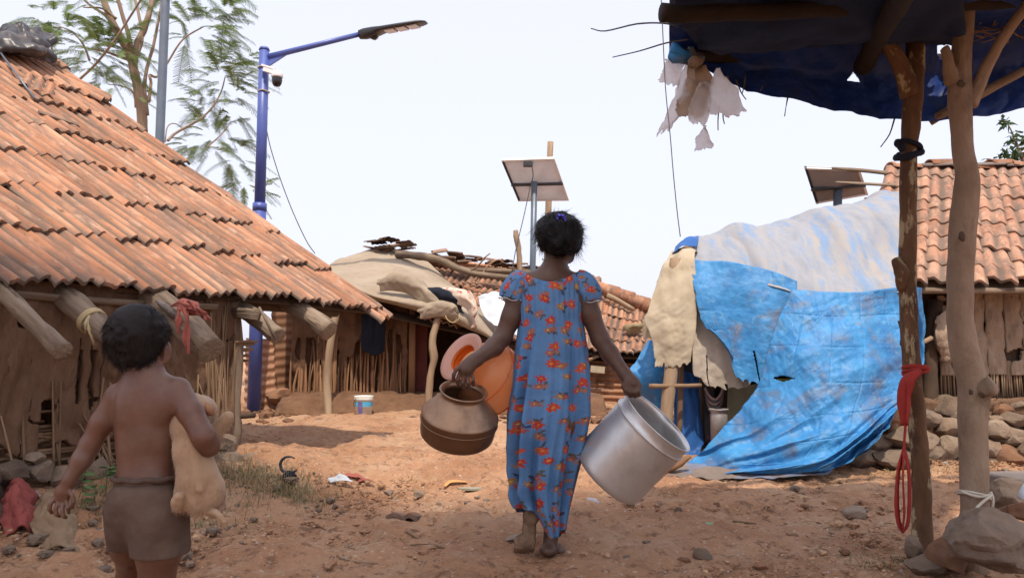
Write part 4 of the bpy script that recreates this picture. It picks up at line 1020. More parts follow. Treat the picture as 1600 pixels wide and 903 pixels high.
def tent():
    # stick frame that holds the tarpaulins up; dark sheets added to darken the inside
    c0 = Vector((2.0, 6.3, 0.1))
    root = thing('tent_frame', 'rough pole frame with added dark sheets under the blue tarpaulins', 'shelter frame', c0)
    zg = 0.12
    def post(name, pts, r, m): tube(name, pts, r, M[m], root, 10, 0.1, 4)
    b = G(1040, 690); 
    post('post', [W(1038, 690, 5.55), W(1042, 640, 5.55), W(1049, 570, 5.58), W(1052, 480, 5.65), W(1056, 405, 5.7)], [0.05, 0.05, 0.046], 'pole_pale')
    post('post', [W(1061, 690, 5.7), W(1064, 580, 5.72), W(1066, 450, 5.8)], [0.022, 0.022], 'stick')
    post('post', [W(1100, 690, 6.0), W(1098, 580, 6.0), W(1096, 420, 6.0)], [0.03, 0.03], 'dark_wood')
    post('cross_pole', [W(1014, 603, 5.55), W(1050, 603, 5.53), W(1095, 602, 5.62)], [0.018, 0.016], 'stick')
    post('post', [W(1132, 665, 6.3), W(1130, 560, 6.3)], [0.07, 0.07], 'dark_wood')
    post('ridge_pole', [W(1070, 392, 6.2), W(1095, 382, 6.4), W(1240, 356, 6.5), W(1400, 322, 6.7)], [0.035, 0.035], 'stick')
    post('post', [W(1395, 700, 5.45), W(1395, 470, 5.5)], [0.04, 0.04], 'stick')
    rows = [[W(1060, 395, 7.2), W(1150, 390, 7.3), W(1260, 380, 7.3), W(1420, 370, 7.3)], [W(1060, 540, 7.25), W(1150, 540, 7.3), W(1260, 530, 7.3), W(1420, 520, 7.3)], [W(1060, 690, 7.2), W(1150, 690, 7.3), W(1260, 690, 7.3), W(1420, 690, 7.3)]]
    sheet('lining', rows, 30, 24, M['dark_cloth'], root, 0.01, wr=[(0.03, 3, 2)])  # near-black sheet put in as painted shade behind the doorway
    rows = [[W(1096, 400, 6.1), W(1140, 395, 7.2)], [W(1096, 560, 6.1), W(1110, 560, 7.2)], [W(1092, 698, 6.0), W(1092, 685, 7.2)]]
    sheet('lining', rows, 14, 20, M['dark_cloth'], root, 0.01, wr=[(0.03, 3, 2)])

    # upper sheet: grey with dust over the ridge, blue where it hangs
    ctrl = [[W(1075, 372, 6.7), W(1140, 362, 6.9), W(1230, 350, 7.1), W(1320, 325, 7.2), W(1375, 300, 7.2), W(1420, 296, 7.2)],
            [W(1086, 358, 6.2), W(1150, 350, 6.35), W(1235, 335, 6.5), W(1320, 314, 6.6), W(1380, 294, 6.7), W(1425, 292, 6.75)],
            [W(1084, 378, 5.95), W(1155, 374, 6.0), W(1240, 366, 6.0), W(1325, 352, 6.05), W(1385, 340, 6.1), W(1425, 338, 6.1)],
            [W(1080, 398, 5.72), W(1155, 399, 5.72), W(1240, 400, 5.72), W(1325, 398, 5.75), W(1385, 394, 5.8), W(1425, 392, 5.8)],
            [W(1080, 410, 5.64), W(1152, 415, 5.62), W(1240, 430, 5.55), W(1325, 436, 5.5), W(1385, 436, 5.5), W(1425, 436, 5.5)],
            [W(1084, 420, 5.61), W(1150, 428, 5.58), W(1240, 455, 5.44), W(1320, 458, 5.40), W(1385, 456, 5.40), W(1425, 456, 5.40)]]
    o = sheet('tarpaulin', ctrl, 190, 130, M['blue_tarp_dusty'], None, 0.004, seed=5,
              wr=[(0.03, 1.5, 1, (1.3, 0.7, 0.7)), (0.042, 2.4, 1, (1.7, .4, .45), 1), (0.02, 4.6, 1, (1.7, .4, .5), 1)], crum=[(0.012, 5), (0.004, 14)], loc=W(1240, 380, 6),
              mask=lambda U, V: ~((np.abs(U - 0.22) < 0.05 - 0.4 * np.abs(V - 0.93)) & (np.abs(V - 0.93) < 0.015)) & ~((np.abs(U - 0.115) < 0.02) & (np.abs(V - 0.86) < 0.008)))
    tag(o, 'blue tarpaulin grey with dust spread over the ridge of the tent', 'tarpaulin', 'tarpaulins of the blue tent')
    # left hanging flap, torn to a point
    ctrl = [[W(1077, 402, 5.64), W(1110, 406, 5.63), W(1150, 412, 5.60), W(1195, 420, 5.56), W(1245, 440, 5.48)],
            [W(1084, 450, 5.56), W(1115, 452, 5.54), W(1155, 455, 5.54), W(1200, 458, 5.50), W(1244, 462, 5.44)],
            [W(1094, 498, 5.52), W(1122, 500, 5.49), W(1160, 500, 5.50), W(1200, 500, 5.46), W(1234, 495, 5.42)],
            [W(1108, 515, 5.50), W(1136, 540, 5.47), W(1166, 545, 5.46), W(1200, 540, 5.42), W(1222, 530, 5.40)],
            [W(1128, 514, 5.50), W(1146, 570, 5.46), W(1170, 582, 5.44), W(1195, 575, 5.40), W(1214, 562, 5.38)],
            [W(1133, 540, 5.49), W(1150, 590, 5.45), W(1172, 600, 5.42), W(1192, 604, 5.38), W(1206, 590, 5.37)]]
    def rag(U, V): return (V < 0.985 - 0.10 * np.abs(vnoise(np.stack([U * 9, V * 0, V * 0], -1), 1, 4))) & (U > 0.012 * (1 + vnoise(np.stack([V * 30, V * 0, V * 0], -1), 1, 4))) & ~((np.abs(U - .63 - .3 * (V - .78)) < .012) & (V > .62) & (V < .93))
    o = sheet('tarpaulin', ctrl, 120, 130, M['blue_tarp'], None, 0.004, seed=8, wr=[(0.035, 3.0, 1, (1.6, 1, .35))], crum=[(0.03, 3.5), (0.012, 9), (0.005, 22)], grid=(5, 6, .006), mask=rag, loc=W(1160, 500, 5.5))
    tag(o, 'bright blue torn tarpaulin flap hanging over the cream sacking', 'tarpaulin', 'tarpaulins of the blue tent')
    # front sheet down to the ground
    ctrl = [[W(1238, 452, 5.42), W(1262, 452, 5.38), W(1300, 455, 5.35), W(1345, 455, 5.35), W(1380, 452, 5.38), W(1412, 448, 5.46), W(1432, 450, 5.7)],
            [W(1220, 490, 5.38), W(1255, 492, 5.30), W(1300, 494, 5.26), W(1345, 494, 5.28), W(1382, 492, 5.34), W(1414, 494, 5.44), W(1434, 496, 5.75)],
            [W(1202, 540, 5.34), W(1245, 542, 5.22), W(1298, 545, 5.16), W(1345, 545, 5.18), W(1386, 545, 5.26), W(1416, 548, 5.38), W(1434, 552, 5.7)],
            [W(1180, 605, 5.30), W(1232, 603, 5.14), W(1294, 600, 5.06), W(1342, 600, 5.08), W(1384, 598, 5.16), W(1412, 590, 5.28), W(1424, 590, 5.5)],
            [W(1130, 660, 5.28), W(1205, 655, 5.06), W(1282, 650, 4.98), W(1330, 646, 5.00), W(1368, 640, 5.05), W(1396, 626, 5.16), W(1404, 622, 5.3)],
            [W(1092, 700, 5.24), W(1178, 698, 5.02), W(1270, 690, 4.92), W(1318, 682, 4.93), W(1352, 672, 4.95), W(1378, 664, 5.0), W(1396, 660, 5.02)],
            [W(1064, 726, 5.18), W(1150, 724, 4.98), W(1248, 722, 4.90), W(1296, 715, 4.90), W(1326, 704, 4.93), W(1352, 690, 4.97), W(1366, 678, 5.0)],
            [W(1046, 738, 5.06), W(1132, 738, 4.94), W(1226, 739, 4.88), W(1274, 737, 4.88), W(1304, 731, 4.90), W(1328, 716, 4.95), W(1340, 705, 5.0)]]
    def holes(U, V):
        k = ~((np.abs(V - 0.40 - 0.05 * (U - .12)) < 0.011 * np.clip(1 - np.abs(U - 0.13) / 0.06, 0, 1)))
        k &= ~((np.abs(U - 0.735 - 0.1 * (V - .2)) < 0.008) & (np.abs(V - 0.20) < 0.025))
        k &= ~((np.abs(U - 0.72) < 0.012 * (1 - np.abs(V - .27) / .03)) & (np.abs(V - 0.27) < 0.03))
        return k
    def post_f(A, U, V):
        # heavy pulled folds near the foot
        f = 0.085 * (1 - 2 * np.abs(vnoise(np.stack([U * 6.0 + V * 7.0, (V - U) * 0.7, U * 0], -1), 1.3, 4))) * sstep(0.45, 0.8, V) * (1 - sstep(0.93, 1.0, V) * .6)
        f2 = 0.05 * (1 - 2 * np.abs(vnoise(np.stack([U * 9 - V * 4, V * 1.0, U * 0], -1), 1.4, 9))) * sstep(0.6, 0.9, U)
        A = A.copy(); A[..., 1] -= f + f2; A[..., 2] += 0.3 * f
        A[..., 2] = np.maximum(A[..., 2], gz(A[..., 0], A[..., 1]) + 0.012)
        return A
    o = sheet('tarpaulin', ctrl, 300, 300, M['blue_tarp'], None, 0.004, seed=11, wr=[(0.05, 1.3, 1)], crum=[(0.06, 2.2), (0.030, 5), (0.013, 12), (0.005, 28)], grid=(6, 7, .008), mask=holes, post=post_f, loc=W(1250, 620, 5.1))
    tag(o, 'large blue tarpaulin sheet wrapped down the front of the tent to the ground', 'tarpaulin', 'tarpaulins of the blue tent')
    # muddy hem lying on the ground
    ctrl = [[W(1058, 722, 5.2), W(1130, 726, 5.08), W(1220, 728, 5.02), W(1290, 728, 5.0)], [W(1046, 740, 5.02), W(1130, 741, 4.94), W(1220, 741, 4.90), W(1300, 735, 4.92)], [W(1044, 748, 4.94), W(1130, 747, 4.86), W(1220, 746, 4.82), W(1290, 741, 4.86)]]
    def lay(A, U, V):
        A = A.copy(); A[..., 2] = np.maximum(A[..., 2], gz(A[..., 0], A[..., 1]) + 0.012 + 0.012 * np.sin(U * 40) * V); return A
    o = sheet('ground_sheet', ctrl, 120, 24, mat('muddy grey tarpaulin', [(0.13, 0.105, 0.095), (0.22, 0.165, 0.13)], 4, 0.85, 0.4, 30, [((0.10, 0.19, 0.36), 3, 0.58, 0.06, 0.7)], bdist=0.006), None, 0.006, wr=[(0.004, 24, 2)], crum=[(0.025, 6)], post=lay, loc=W(1170, 740, 5)); tag(o, 'muddy grey sheet lying on the ground along the foot of the blue tent', 'tarpaulin')
    # cream sacking over the doorway
    ctrl = [[W(1050, 388, 5.9), W(1075, 384, 5.9), W(1092, 390, 5.9)],
            [W(1030, 425, 5.72), W(1060, 405, 5.68), W(1085, 402, 5.68)],
            [W(1012, 482, 5.62), W(1050, 470, 5.56), W(1088, 462, 5.60)],
            [W(1006, 500, 5.60), W(1048, 505, 5.53), W(1086, 505, 5.58)],
            [W(1020, 545, 5.58), W(1050, 548, 5.52), W(1080, 548, 5.56)],
            [W(1022, 576, 5.58), W(1048, 578, 5.53), W(1078, 574, 5.56)]]
    def rg(U, V): return (V < 0.985 - 0.05 * np.round(1.4 * np.abs(vnoise(np.stack([U * 11, V * 0, V * 0], -1), 1, 3)), 1)) & (U > 0.03 * (0.5 + vnoise(np.stack([V * 22, V * 0, V * 0], -1), 1, 6)) * (V > .55))
    o = sheet('sacking', ctrl, 70, 110, M['canvas'], None, 0.002, seed=3, wr=[(0.03, 3, 1, (2.2, 1, .3)), (0.012, 8, 1, (2, 1, .3))], crum=[(0.018, 5), (0.008, 14)], mask=rg, loc=W(1050, 480, 5.6)); tag(o, 'cream torn sacking hanging at the left corner of the blue tent', 'sacking', 'sacking over the tent doorway')
    ctrl = [[W(1082, 470, 5.66), W(1105, 470, 5.64), W(1130, 480, 5.62), W(1150, 500, 5.60)],
            [W(1082, 520, 5.62), W(1106, 520, 5.60), W(1132, 525, 5.58), W(1158, 530, 5.56)],
            [W(1082, 560, 5.60), W(1106, 562, 5.58), W(1132, 565, 5.56), W(1165, 570, 5.54)],
            [W(1084, 585, 5.60), W(1108, 592, 5.58), W(1134, 596, 5.56), W(1175, 592, 5.54)],
            [W(1098, 602, 5.60), W(1112, 606, 5.58), W(1138, 610, 5.56), W(1168, 606, 5.54)]]
    def rg2(U, V): return ~((np.abs(U - 0.34 + .05 * V) < 0.012) & (V > 0.45)) & ~((np.abs(U - 0.66) < 0.02) & (V > 0.8)) & (V < 0.99 - 0.12 * np.round(np.abs(vnoise(np.stack([U * 8, V * 0, V * 0], -1), 1, 9)), 1)) & ~((U < .16) & (V > .78))
    o = sheet('sacking', ctrl, 90, 100, mat('grey sacking', [(0.36, 0.30, 0.235), (0.46, 0.40, 0.33)], 5, 0.9, 0.6, 60, [((0.25, 0.2, 0.15), 7, 0.6, 0.08, 0.6), ((0.08, 0.06, 0.05), 30, 0.72, 0.02, 0.8)], bdist=0.004), None, 0.005, seed=13, wr=[(0.03, 3, 1, (2.2, 1, .3)), (0.012, 8, 1, (2, 1, .3))], crum=[(0.018, 5), (0.008, 14)], mask=rg2, loc=W(1120, 540, 5.6)); tag(o, 'greyish sacking hanging between the cream sacking and the blue flap', 'sacking', 'sacking over the tent doorway')
    ctrl = [[W(1048, 402, 5.95), W(1062, 380, 6.0), W(1092, 360, 6.1)], [W(1034, 432, 5.8), W(1056, 408, 5.8), W(1084, 382, 5.9)]]
    o = sheet('tarpaulin', [[W(1055, 385, 6.0), W(1070, 372, 6.0), W(1092, 368, 6.1)], [W(1050, 396, 5.85), W(1066, 384, 5.85), W(1090, 384, 5.9)]], 24, 16, M['blue_dark'], None, 0.004, wr=[crease(0.02, 6)], loc=W(1070, 380, 5.9)); tag(o, 'small corner of blue tarpaulin above the cream sacking', 'tarpaulin', 'tarpaulins of the blue tent')
    o = sheet('sacking', [[W(1052, 398, 5.9), W(1042, 408, 5.85), W(1036, 420, 5.8)], [W(1046, 425, 5.8), W(1036, 434, 5.78), W(1027, 438, 5.75)], [W(1040, 442, 5.76), W(1032, 444, 5.75), W(1026, 440, 5.75)]], 20, 24, mat('grey bleached sacking', [(0.25, 0.235, 0.22), (0.36, 0.34, 0.32)], 6, 0.9, 0.5, 60), None, 0.005, wr=[crease(0.015, 8)], loc=W(1040, 420, 5.8)); tag(o, 'grey bleached scrap of sacking at the top left corner of the tent', 'sacking', 'sacking over the tent doorway')
    o = sheet('sacking', [[W(1004, 500, 5.75), W(1012, 498, 5.72), W(1022, 505, 5.7)], [W(1006, 530, 5.76), W(1014, 528, 5.73), W(1024, 535, 5.7)]], 16, 20, M['canvas'], None, 0.005, wr=[crease(0.012, 8)], loc=W(1012, 515, 5.7)); tag(o, 'narrow tan scrap of sacking behind the left edge of the tent', 'sacking', 'sacking over the tent doorway')
    # blue sheets left of and behind the doorway
    ctrl = [[W(1012, 528, 5.95), W(1030, 532, 5.9), W(1064, 540, 5.9)], [W(994, 562, 5.9), W(1025, 560, 5.85), W(1064, 565, 5.9)], [W(984, 580, 5.85), W(1022, 590, 5.82), W(1060, 600, 5.9)], [W(1000, 605, 5.9), W(1030, 630, 5.85), W(1052, 645, 5.9)], [W(1020, 660, 5.9), W(1040, 690, 5.85), W(1056, 712, 5.85)]]
    o = sheet('tarpaulin', ctrl, 60, 70, M['blue_tarp'], None, 0.004, seed=21, wr=[(0.03, 3, 2)], crum=[(0.03, 4), (0.008, 12)], loc=W(1030, 600, 5.9)); tag(o, 'blue tarpaulin stretched low behind the silver drum, left of the tent doorway', 'tarpaulin', 'tarpaulins of the blue tent')
    ctrl = [[W(1055, 575, 5.95), W(1070, 580, 5.9), W(1092, 585, 5.95)], [W(1054, 640, 5.9), W(1074, 640, 5.84), W(1096, 645, 5.9)], [W(1050, 690, 5.85), W(1074, 695, 5.8), W(1098, 690, 5.85)], [W(1044, 722, 5.75), W(1070, 728, 5.66), W(1092, 712, 5.75)]]
    o = sheet('hanging_cloth', ctrl, 60, 60, M['blue_dark'], None, 0.005, seed=22, wr=[(0.05, 6, 2, (1.5, 1, .15)), crease(0.012, 9)], loc=W(1072, 650, 5.85)); tag(o, 'dark blue cloth hanging in folds in the tent doorway', 'cloth')
    ctrl = [[W(1100, 590, 5.85), W(1112, 590, 5.85), W(1116, 592, 5.85)], [W(1100, 640, 5.85), W(1110, 640, 5.85), W(1116, 640, 5.85)], [W(1102, 690, 5.8), W(1108, 690, 5.8), W(1112, 690, 5.8)]]
    o = sheet('hanging_cloth', ctrl, 20, 40, mat('dark patterned cloth', [(0.02, 0.025, 0.03), (0.05, 0.05, 0.055)], 5, 0.9, 0.3, 40, [((0.25, 0.03, 0.04), 40, 0.64, 0.03, 0.9)]), None, 0.005, seed=23, wr=[(0.03, 7, 2, (1.5, 1, .2))], loc=W(1108, 640, 5.8)); tag(o, 'narrow dark patterned cloth hanging beside the tent doorway', 'cloth')
    # bundle of looped cords
    root2 = thing('cord_bundle', 'looped dark cords hanging under the sacking of the tent', 'cords', W(1118, 622, 5.75))
    for k in range(9):
        tube('cord', [W(1102, 606 + k * .4, 5.75), W(1108, 618 + k * 2.6, 5.70 + k * .004), W(1118, 624 + k * 2.4, 5.68), W(1127, 615 + k * 2.0, 5.72), W(1130, 604, 5.75)], 0.010, M['wire'] if k % 3 else mat('pinkish cord', [(0.25, 0.15, 0.13), (0.33, 0.21, 0.18)], 9, .9, 0), root2, 6, 0.1, 5)
    # steel pot and pale cloth inside
    c = W(1124, 690, 5.6)
    root3 = thing('water_pot', 'grey steel water pot standing inside the tent doorway', 'pot', c)
    T = Matrix.Translation(c)
    MB().lathe([(0.001, 0), (0.062, 0), (0.064, 0.20), (0.058, 0.215), (0.072, 0.235), (0.076, 0.24), (0.07, 0.244), (0.055, 0.22), (0.06, 0.02), (0.001, 0.01)], T, 28).build('pot_body', mat('dull steel', [(0.32, 0.29, 0.28), (0.42, 0.38, 0.36)], 8, 0.45, 0.1, 40, metal=0.5), root3)
    o = sheet('pale_cloth', [[W(1138, 605, 6.0), W(1160, 604, 6.0), W(1182, 600, 6.0)], [W(1136, 660, 5.95), W(1156, 660, 5.95), W(1175, 655, 5.95)], [W(1130, 700, 5.9), W(1150, 700, 5.9), W(1165, 698, 5.9)]], 30, 40, mat('pale green cloth', [(0.30, 0.30, 0.19), (0.42, 0.38, 0.25)], 5, 0.9, 0.3, 40), None, 0.006, wr=[(0.03, 5, 2, (1.5, 1, .3))], loc=W(1155, 650, 5.95)); tag(o, 'pale greenish cloth hanging behind the steel pot in the tent', 'cloth')
    # broken stick at the foot
    o = tube('broken_stick', [W(1040, 736, 5.05), W(1058, 728, 5.0), W(1078, 712, 5.0)], [0.02, 0.024, 0.016], M['stick_red'], None, 7, 0.25, 4, loc=W(1058, 728, 5)); tag(o, 'short brown stick lying at the left foot of the blue tent', 'stick')
    # pebble weight and yellow strip seen through the tear
    o = tube('yellow_strip', [W(1196, 594, 5.33), W(1222, 594, 5.30), W(1242, 593, 5.26)], [0.006, 0.012, 0.012], mat('yellow plastic', [(0.55, 0.48, 0.04), (0.62, 0.55, 0.08)], 8, .6, 0), None, 6, loc=W(1220, 594, 5.3)); tag(o, 'yellow strip showing through a tear in the large blue sheet', 'strip')
tent()

# ------------------------------------------------------------------ right hut
def right_hut():
    root = thing('mud_hut', 'right hut with neat clay tile roof and pale mud slab wall on a stone base', 'hut', (3.2, 6.3, 0.3))
    P = patch(W(1395, 440, 5.72), W(1700, 449, 5.72), W(1640, 262, 7.75), W(1384, 262, 7.75), 0.02)
    nuA = 9
    A = W(1350, 448, 5.75)
    tw = 0.235
    B2 = A + Vector((tw * 8, 0.0, 0.0)); D2 = W(1372, 265, 7.8); C2 = D2 + Vector((tw * 8, 0, 0))
    # parallelogram of 8 columns, 9 rows; upper rows start further right as in a leaning edge
    D2 = W(1384, 268, 7.8); C2 = D2 + Vector((tw * 8, 0, 0))
    P = patch(A, B2, C2, D2, 0.015)
    nv = 9; tl = (D2 - A).length / nv
    ms = [tile_mesh(tw * 1.0, tl * 1.3, 2, 0.032, 0.014, 70 + k, M['tile_pale'], 0.9, 0.02) for k in range(6)]
    def sk(r, c): return (c == 0 and r in (0, 1, 2)) 
    tile_roof(root, P, 8, nv, ms, seed=21, jit=0.9, skip=sk)
    slab_patch('roof_deck', P, M['dark_wood'], root, off=0.03, th=0.02, u0=0.13, v0=0.01, v1=1.0)
    slab_patch('back_slope', patch(D2, C2, C2 + Vector((0, 2, -1.3)), D2 + Vector((0, 2, -1.3))), M['tile_pale'], root, off=0.02, th=0.04, u0=0.02)
    # ridge tiles, uneven
    rs = random.Random(4)
    for k in range(9):
        p = D2 + Vector((0.02 + k * 0.215, -0.02, 0.03 + rs.uniform(-.01, .03)))
        V = []; Fc = []; n = 9
        ang = rs.gauss(0, 0.12); tilt = rs.gauss(0.06, 0.08)
        R = Matrix.Rotation(ang, 3, 'Z') @ Matrix.Rotation(tilt, 3, 'Y')
        for s, r in ((0, 0.085), (0.25, 0.075)):
            for th in (0, 0.014):
                for j in range(n):
                    a = math.pi * (j / (n - 1)); V.append(p + R @ Vector((s, (r - th) * math.cos(a) * 1.1, (r - th) * math.sin(a) * 0.8)))
        for j in range(n - 1):
            Fc += [[j, j + 1, 2 * n + j + 1, 2 * n + j], [n + j + 1, n + j, 3 * n + j, 3 * n + j + 1], [j + 1, j, n + j, n + j + 1], [2 * n + j, 2 * n + j + 1, 3 * n + j + 1, 3 * n + j]]
        mk('ridge_tile', V, Fc, M['tile'], root)
    for k in range(3):
        a = D2 + Vector((0.35 + k * 0.45, -0.08, 0.05)); mb = MB(); mb.tube([a, a + Vector((0.42, -0.02, 0.012))], [0.03, 0.03], 6, 0.2, flat=.4); mb.build('ridge_board', M['block'], root)
    # laths sticking out to the left of the roof
    for pts, r in (([(1300, 263, 7.6), (1340, 266, 7.6), (1400, 272, 7.6)], [0.018, 0.03, 0.03]), ([(1306, 285, 7.3), (1345, 287, 7.3), (1400, 290, 7.3)], [0.015, 0.022, 0.022]),
                   ([(1352, 311, 6.9), (1400, 312, 6.9)], [0.025, 0.025]), ([(1350, 334, 6.7), (1400, 334, 6.7)], [0.022, 0.022])):
        tube('lath', [W(*p) for p in pts], r, M['log'], root, 6, 0.15, 3, 0.6)
    tube('eave_lath', [A + Vector((0.2, 0.02, -0.03)), B2 + Vector((0, 0.02, -0.03))], 0.025, M['log'], root, 6, 0.1, 6)
    # walls
    yw = 6.12; zt, zb = 1.55, 0.50
    x0, x1 = W(1436, 500, yw).x, W(1720, 500, yw).x
    mb = MB(); mb.box(((x0 + x1) / 2, yw + 0.07, (zt + zb) / 2 + 0.05), (x1 - x0, 0.05, zt - zb)); mb.box((x0 + .03, yw + 0.85, 1.1), (0.05, 1.5, 1.2)); mb.box(((x0 + x1) / 2, yw + 1.65, 1.2), (x1 - x0, 0.05, 1.4)); mb.build('inner_wall', M['dark_wood'], root, smooth=False)
    # vertical mud slabs (mud over stakes), each its own slab
    x = x0 + 0.15; k = 0
    while x < x1:
        w = rs.uniform(0.08, 0.15); top = zt; bot = rs.uniform(0.70, 0.78)
        rows = [[Vector((x + w * u, yw - 0.012 * math.sin(math.pi * u), z)) for u in (0, .33, .67, 1)] for z in np.linspace(top, bot, 6)]
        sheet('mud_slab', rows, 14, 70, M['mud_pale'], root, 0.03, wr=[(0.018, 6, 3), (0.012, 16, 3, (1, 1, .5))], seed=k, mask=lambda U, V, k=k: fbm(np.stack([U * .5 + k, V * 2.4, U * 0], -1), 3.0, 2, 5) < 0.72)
        x += w + rs.uniform(0.002, 0.01); k += 1
    # reeds below the slabs
    for k in range(70):
        x = x0 + 0.04 + (x1 - x0) * k / 70 + rs.uniform(-.006, .006)
        bot = 0.54 + rs.uniform(-.02, .03); top = 0.86 if x > x0 + .28 else rs.uniform(1.0, 1.25)
        tube('reed', [Vector((x, yw - 0.005 - rs.uniform(0, .012), bot)), Vector((x + rs.gauss(0, .01), yw - 0.01, top))], [0.008, 0.007], M['pole_pale'] if k % 3 else M['stick'], root, 5, 0.1, 2)
    rows = [[W(1462, 500, 5.95), W(1478, 485, 5.95), W(1500, 492, 6.0)], [W(1460, 530, 5.93), W(1478, 530, 5.9), W(1500, 530, 5.97)], [W(1470, 560, 5.97), W(1480, 565, 5.95), W(1500, 556, 6.0)]]
    sheet('mud_lump', rows, 30, 40, M['mud_pale'], root, 0.08, wr=[(0.03, 6, 3)], seed=9)
    tube('corner_post', [W(1452, 655, 6.0), W(1455, 560, 6.0), W(1462, 470, 6.05)], [0.06, 0.05, 0.05], M['dark_wood'], root, 10, 0.2, 3)
    tube('peg', [W(1438, 537, 5.8), W(1455, 528, 5.85)], 0.02, M['pole_pale'], root, 6)
    # stone base, every stone a part
    base = thing('stone_wall', 'low dry stone base wall under the right hut, behind the two tree posts', 'stone wall', (3.0, 5.6, 0.1))
    st = [(1350, 716, 26, 17), (1395, 718, 34, 20), (1370, 692, 20, 14), (1425, 690, 40, 22), (1380, 655, 34, 20), (1344, 742, 16, 10), (1440, 735, 26, 14), (1478, 735, 24, 14), (1415, 742, 22, 10),
          (1480, 640, 17, 20), (1482, 672, 26, 17), (1482, 702, 22, 18), (1510, 690, 16, 18), (1515, 730, 20, 16), (1450, 655, 20, 14), (1462, 712, 16, 14),
          (1563, 641, 15, 11), (1560, 672, 20, 14), (1585, 655, 18, 13), (1545, 700, 14, 16), (1580, 680, 34, 16), (1555, 658, 12, 10), (1575, 715, 30, 17), (1610, 700, 24, 18), (1548, 725, 16, 12), (1620, 670, 22, 20), (1525, 660, 18, 16),
          (1590, 632, 16, 9), (1640, 640, 24, 14), (1635, 725, 26, 18), (1600, 740, 22, 10), (1500, 655, 14, 12), (1532, 742, 20, 9), (1665, 690, 24, 20), (1680, 730, 26, 18), (1670, 655, 22, 16)]
    for k, (px, py, rx, rz) in enumerate(st):
        dd = 5.45 + (740 - py) * 0.0035 + (0.0 if px > 1440 else -0.2) + rs.uniform(-.05, .05)
        c = W(px, py, dd); V, Fc = rock_geo(c, rx * dd / F * 1.12, 200 + k, 3, 0.28, (1, 0.8, rz / rx), rs.uniform(-.3, .3))
        mk('stone', V, Fc, M['stone_red'] if k in (4, 16, 22) else M['stone'], base)
    rows = [[Vector((x, 5.95, z)) for x in np.linspace(W(1340, 700, 5.95).x, 5.2, 8)] for z in (0.56, 0.3, 0.05)]
    sheet('earth_fill', rows, 60, 20, M['mud'], base, 0.2, wr=[(0.05, 4, 3)])
right_hut()

# branch of leaves over the right roof
def leaf_quad(V, Fc, p, dirv, up, l, w, bend=0.2):
    s = dirv.cross(up).normalized()
    n = len(V)
    a = p; b = p + dirv * l * .5 + s * w - up * bend * l * .2; c = p + dirv * l - up * bend * l; d_ = p + dirv * l * .5 - s * w - up * bend * l * .2; m = p + dirv * l * .5 + up * (w * .2)
    V += [a, b, c, d_, m]; Fc += [[n, n + 1, n + 4], [n + 1, n + 2, n + 4], [n + 2, n + 3, n + 4], [n + 3, n, n + 4]]

def right_branch():
    d = 8.3
    root = thing('tree', 'dark green leafy bush top rising behind the ridge of the right hut', 'tree', Vector((W(1595, 600, d).x, d, 0.3)))
    b = Vector((W(1610, 560, d).x, d, 0.3))
    tube('trunk', [b, W(1612, 400, d), W(1605, 280, d), W(1590, 230, d), W(1578, 200, d), W(1570, 188, d)], [0.07, 0.06, 0.03, 0.015, 0.006, 0.004], M['bark_tree'], root, 8, 0.1, 4)
    rs = random.Random(9); V = []; Fc = []
    cl = [(1588, 215, 14, 14), (1595, 240, 16, 16), (1574, 235, 8, 14), (1610, 225, 16, 20), (1556, 252, 14, 4), (1580, 250, 18, 6), (1620, 250, 20, 20), (1640, 230, 20, 22), (1572, 192, 6, 4)]
    for cx, cy, rx, ry in cl:
        for k in range(26):
            p = W(cx + rs.gauss(0, rx * .6), cy + rs.gauss(0, ry * .6), d + rs.gauss(0, .12))
            dv = Vector((rs.gauss(0, 1), rs.gauss(0, 1), rs.gauss(-.2, .7))).normalized(); up = Vector((rs.gauss(0, .4), rs.gauss(0, .4), 1)).normalized()
            leaf_quad(V, Fc, p, dv, up, rs.uniform(.07, .13), rs.uniform(.018, .03))
    mk('crown', V, Fc, M['leaf_dark'], root)
right_branch()

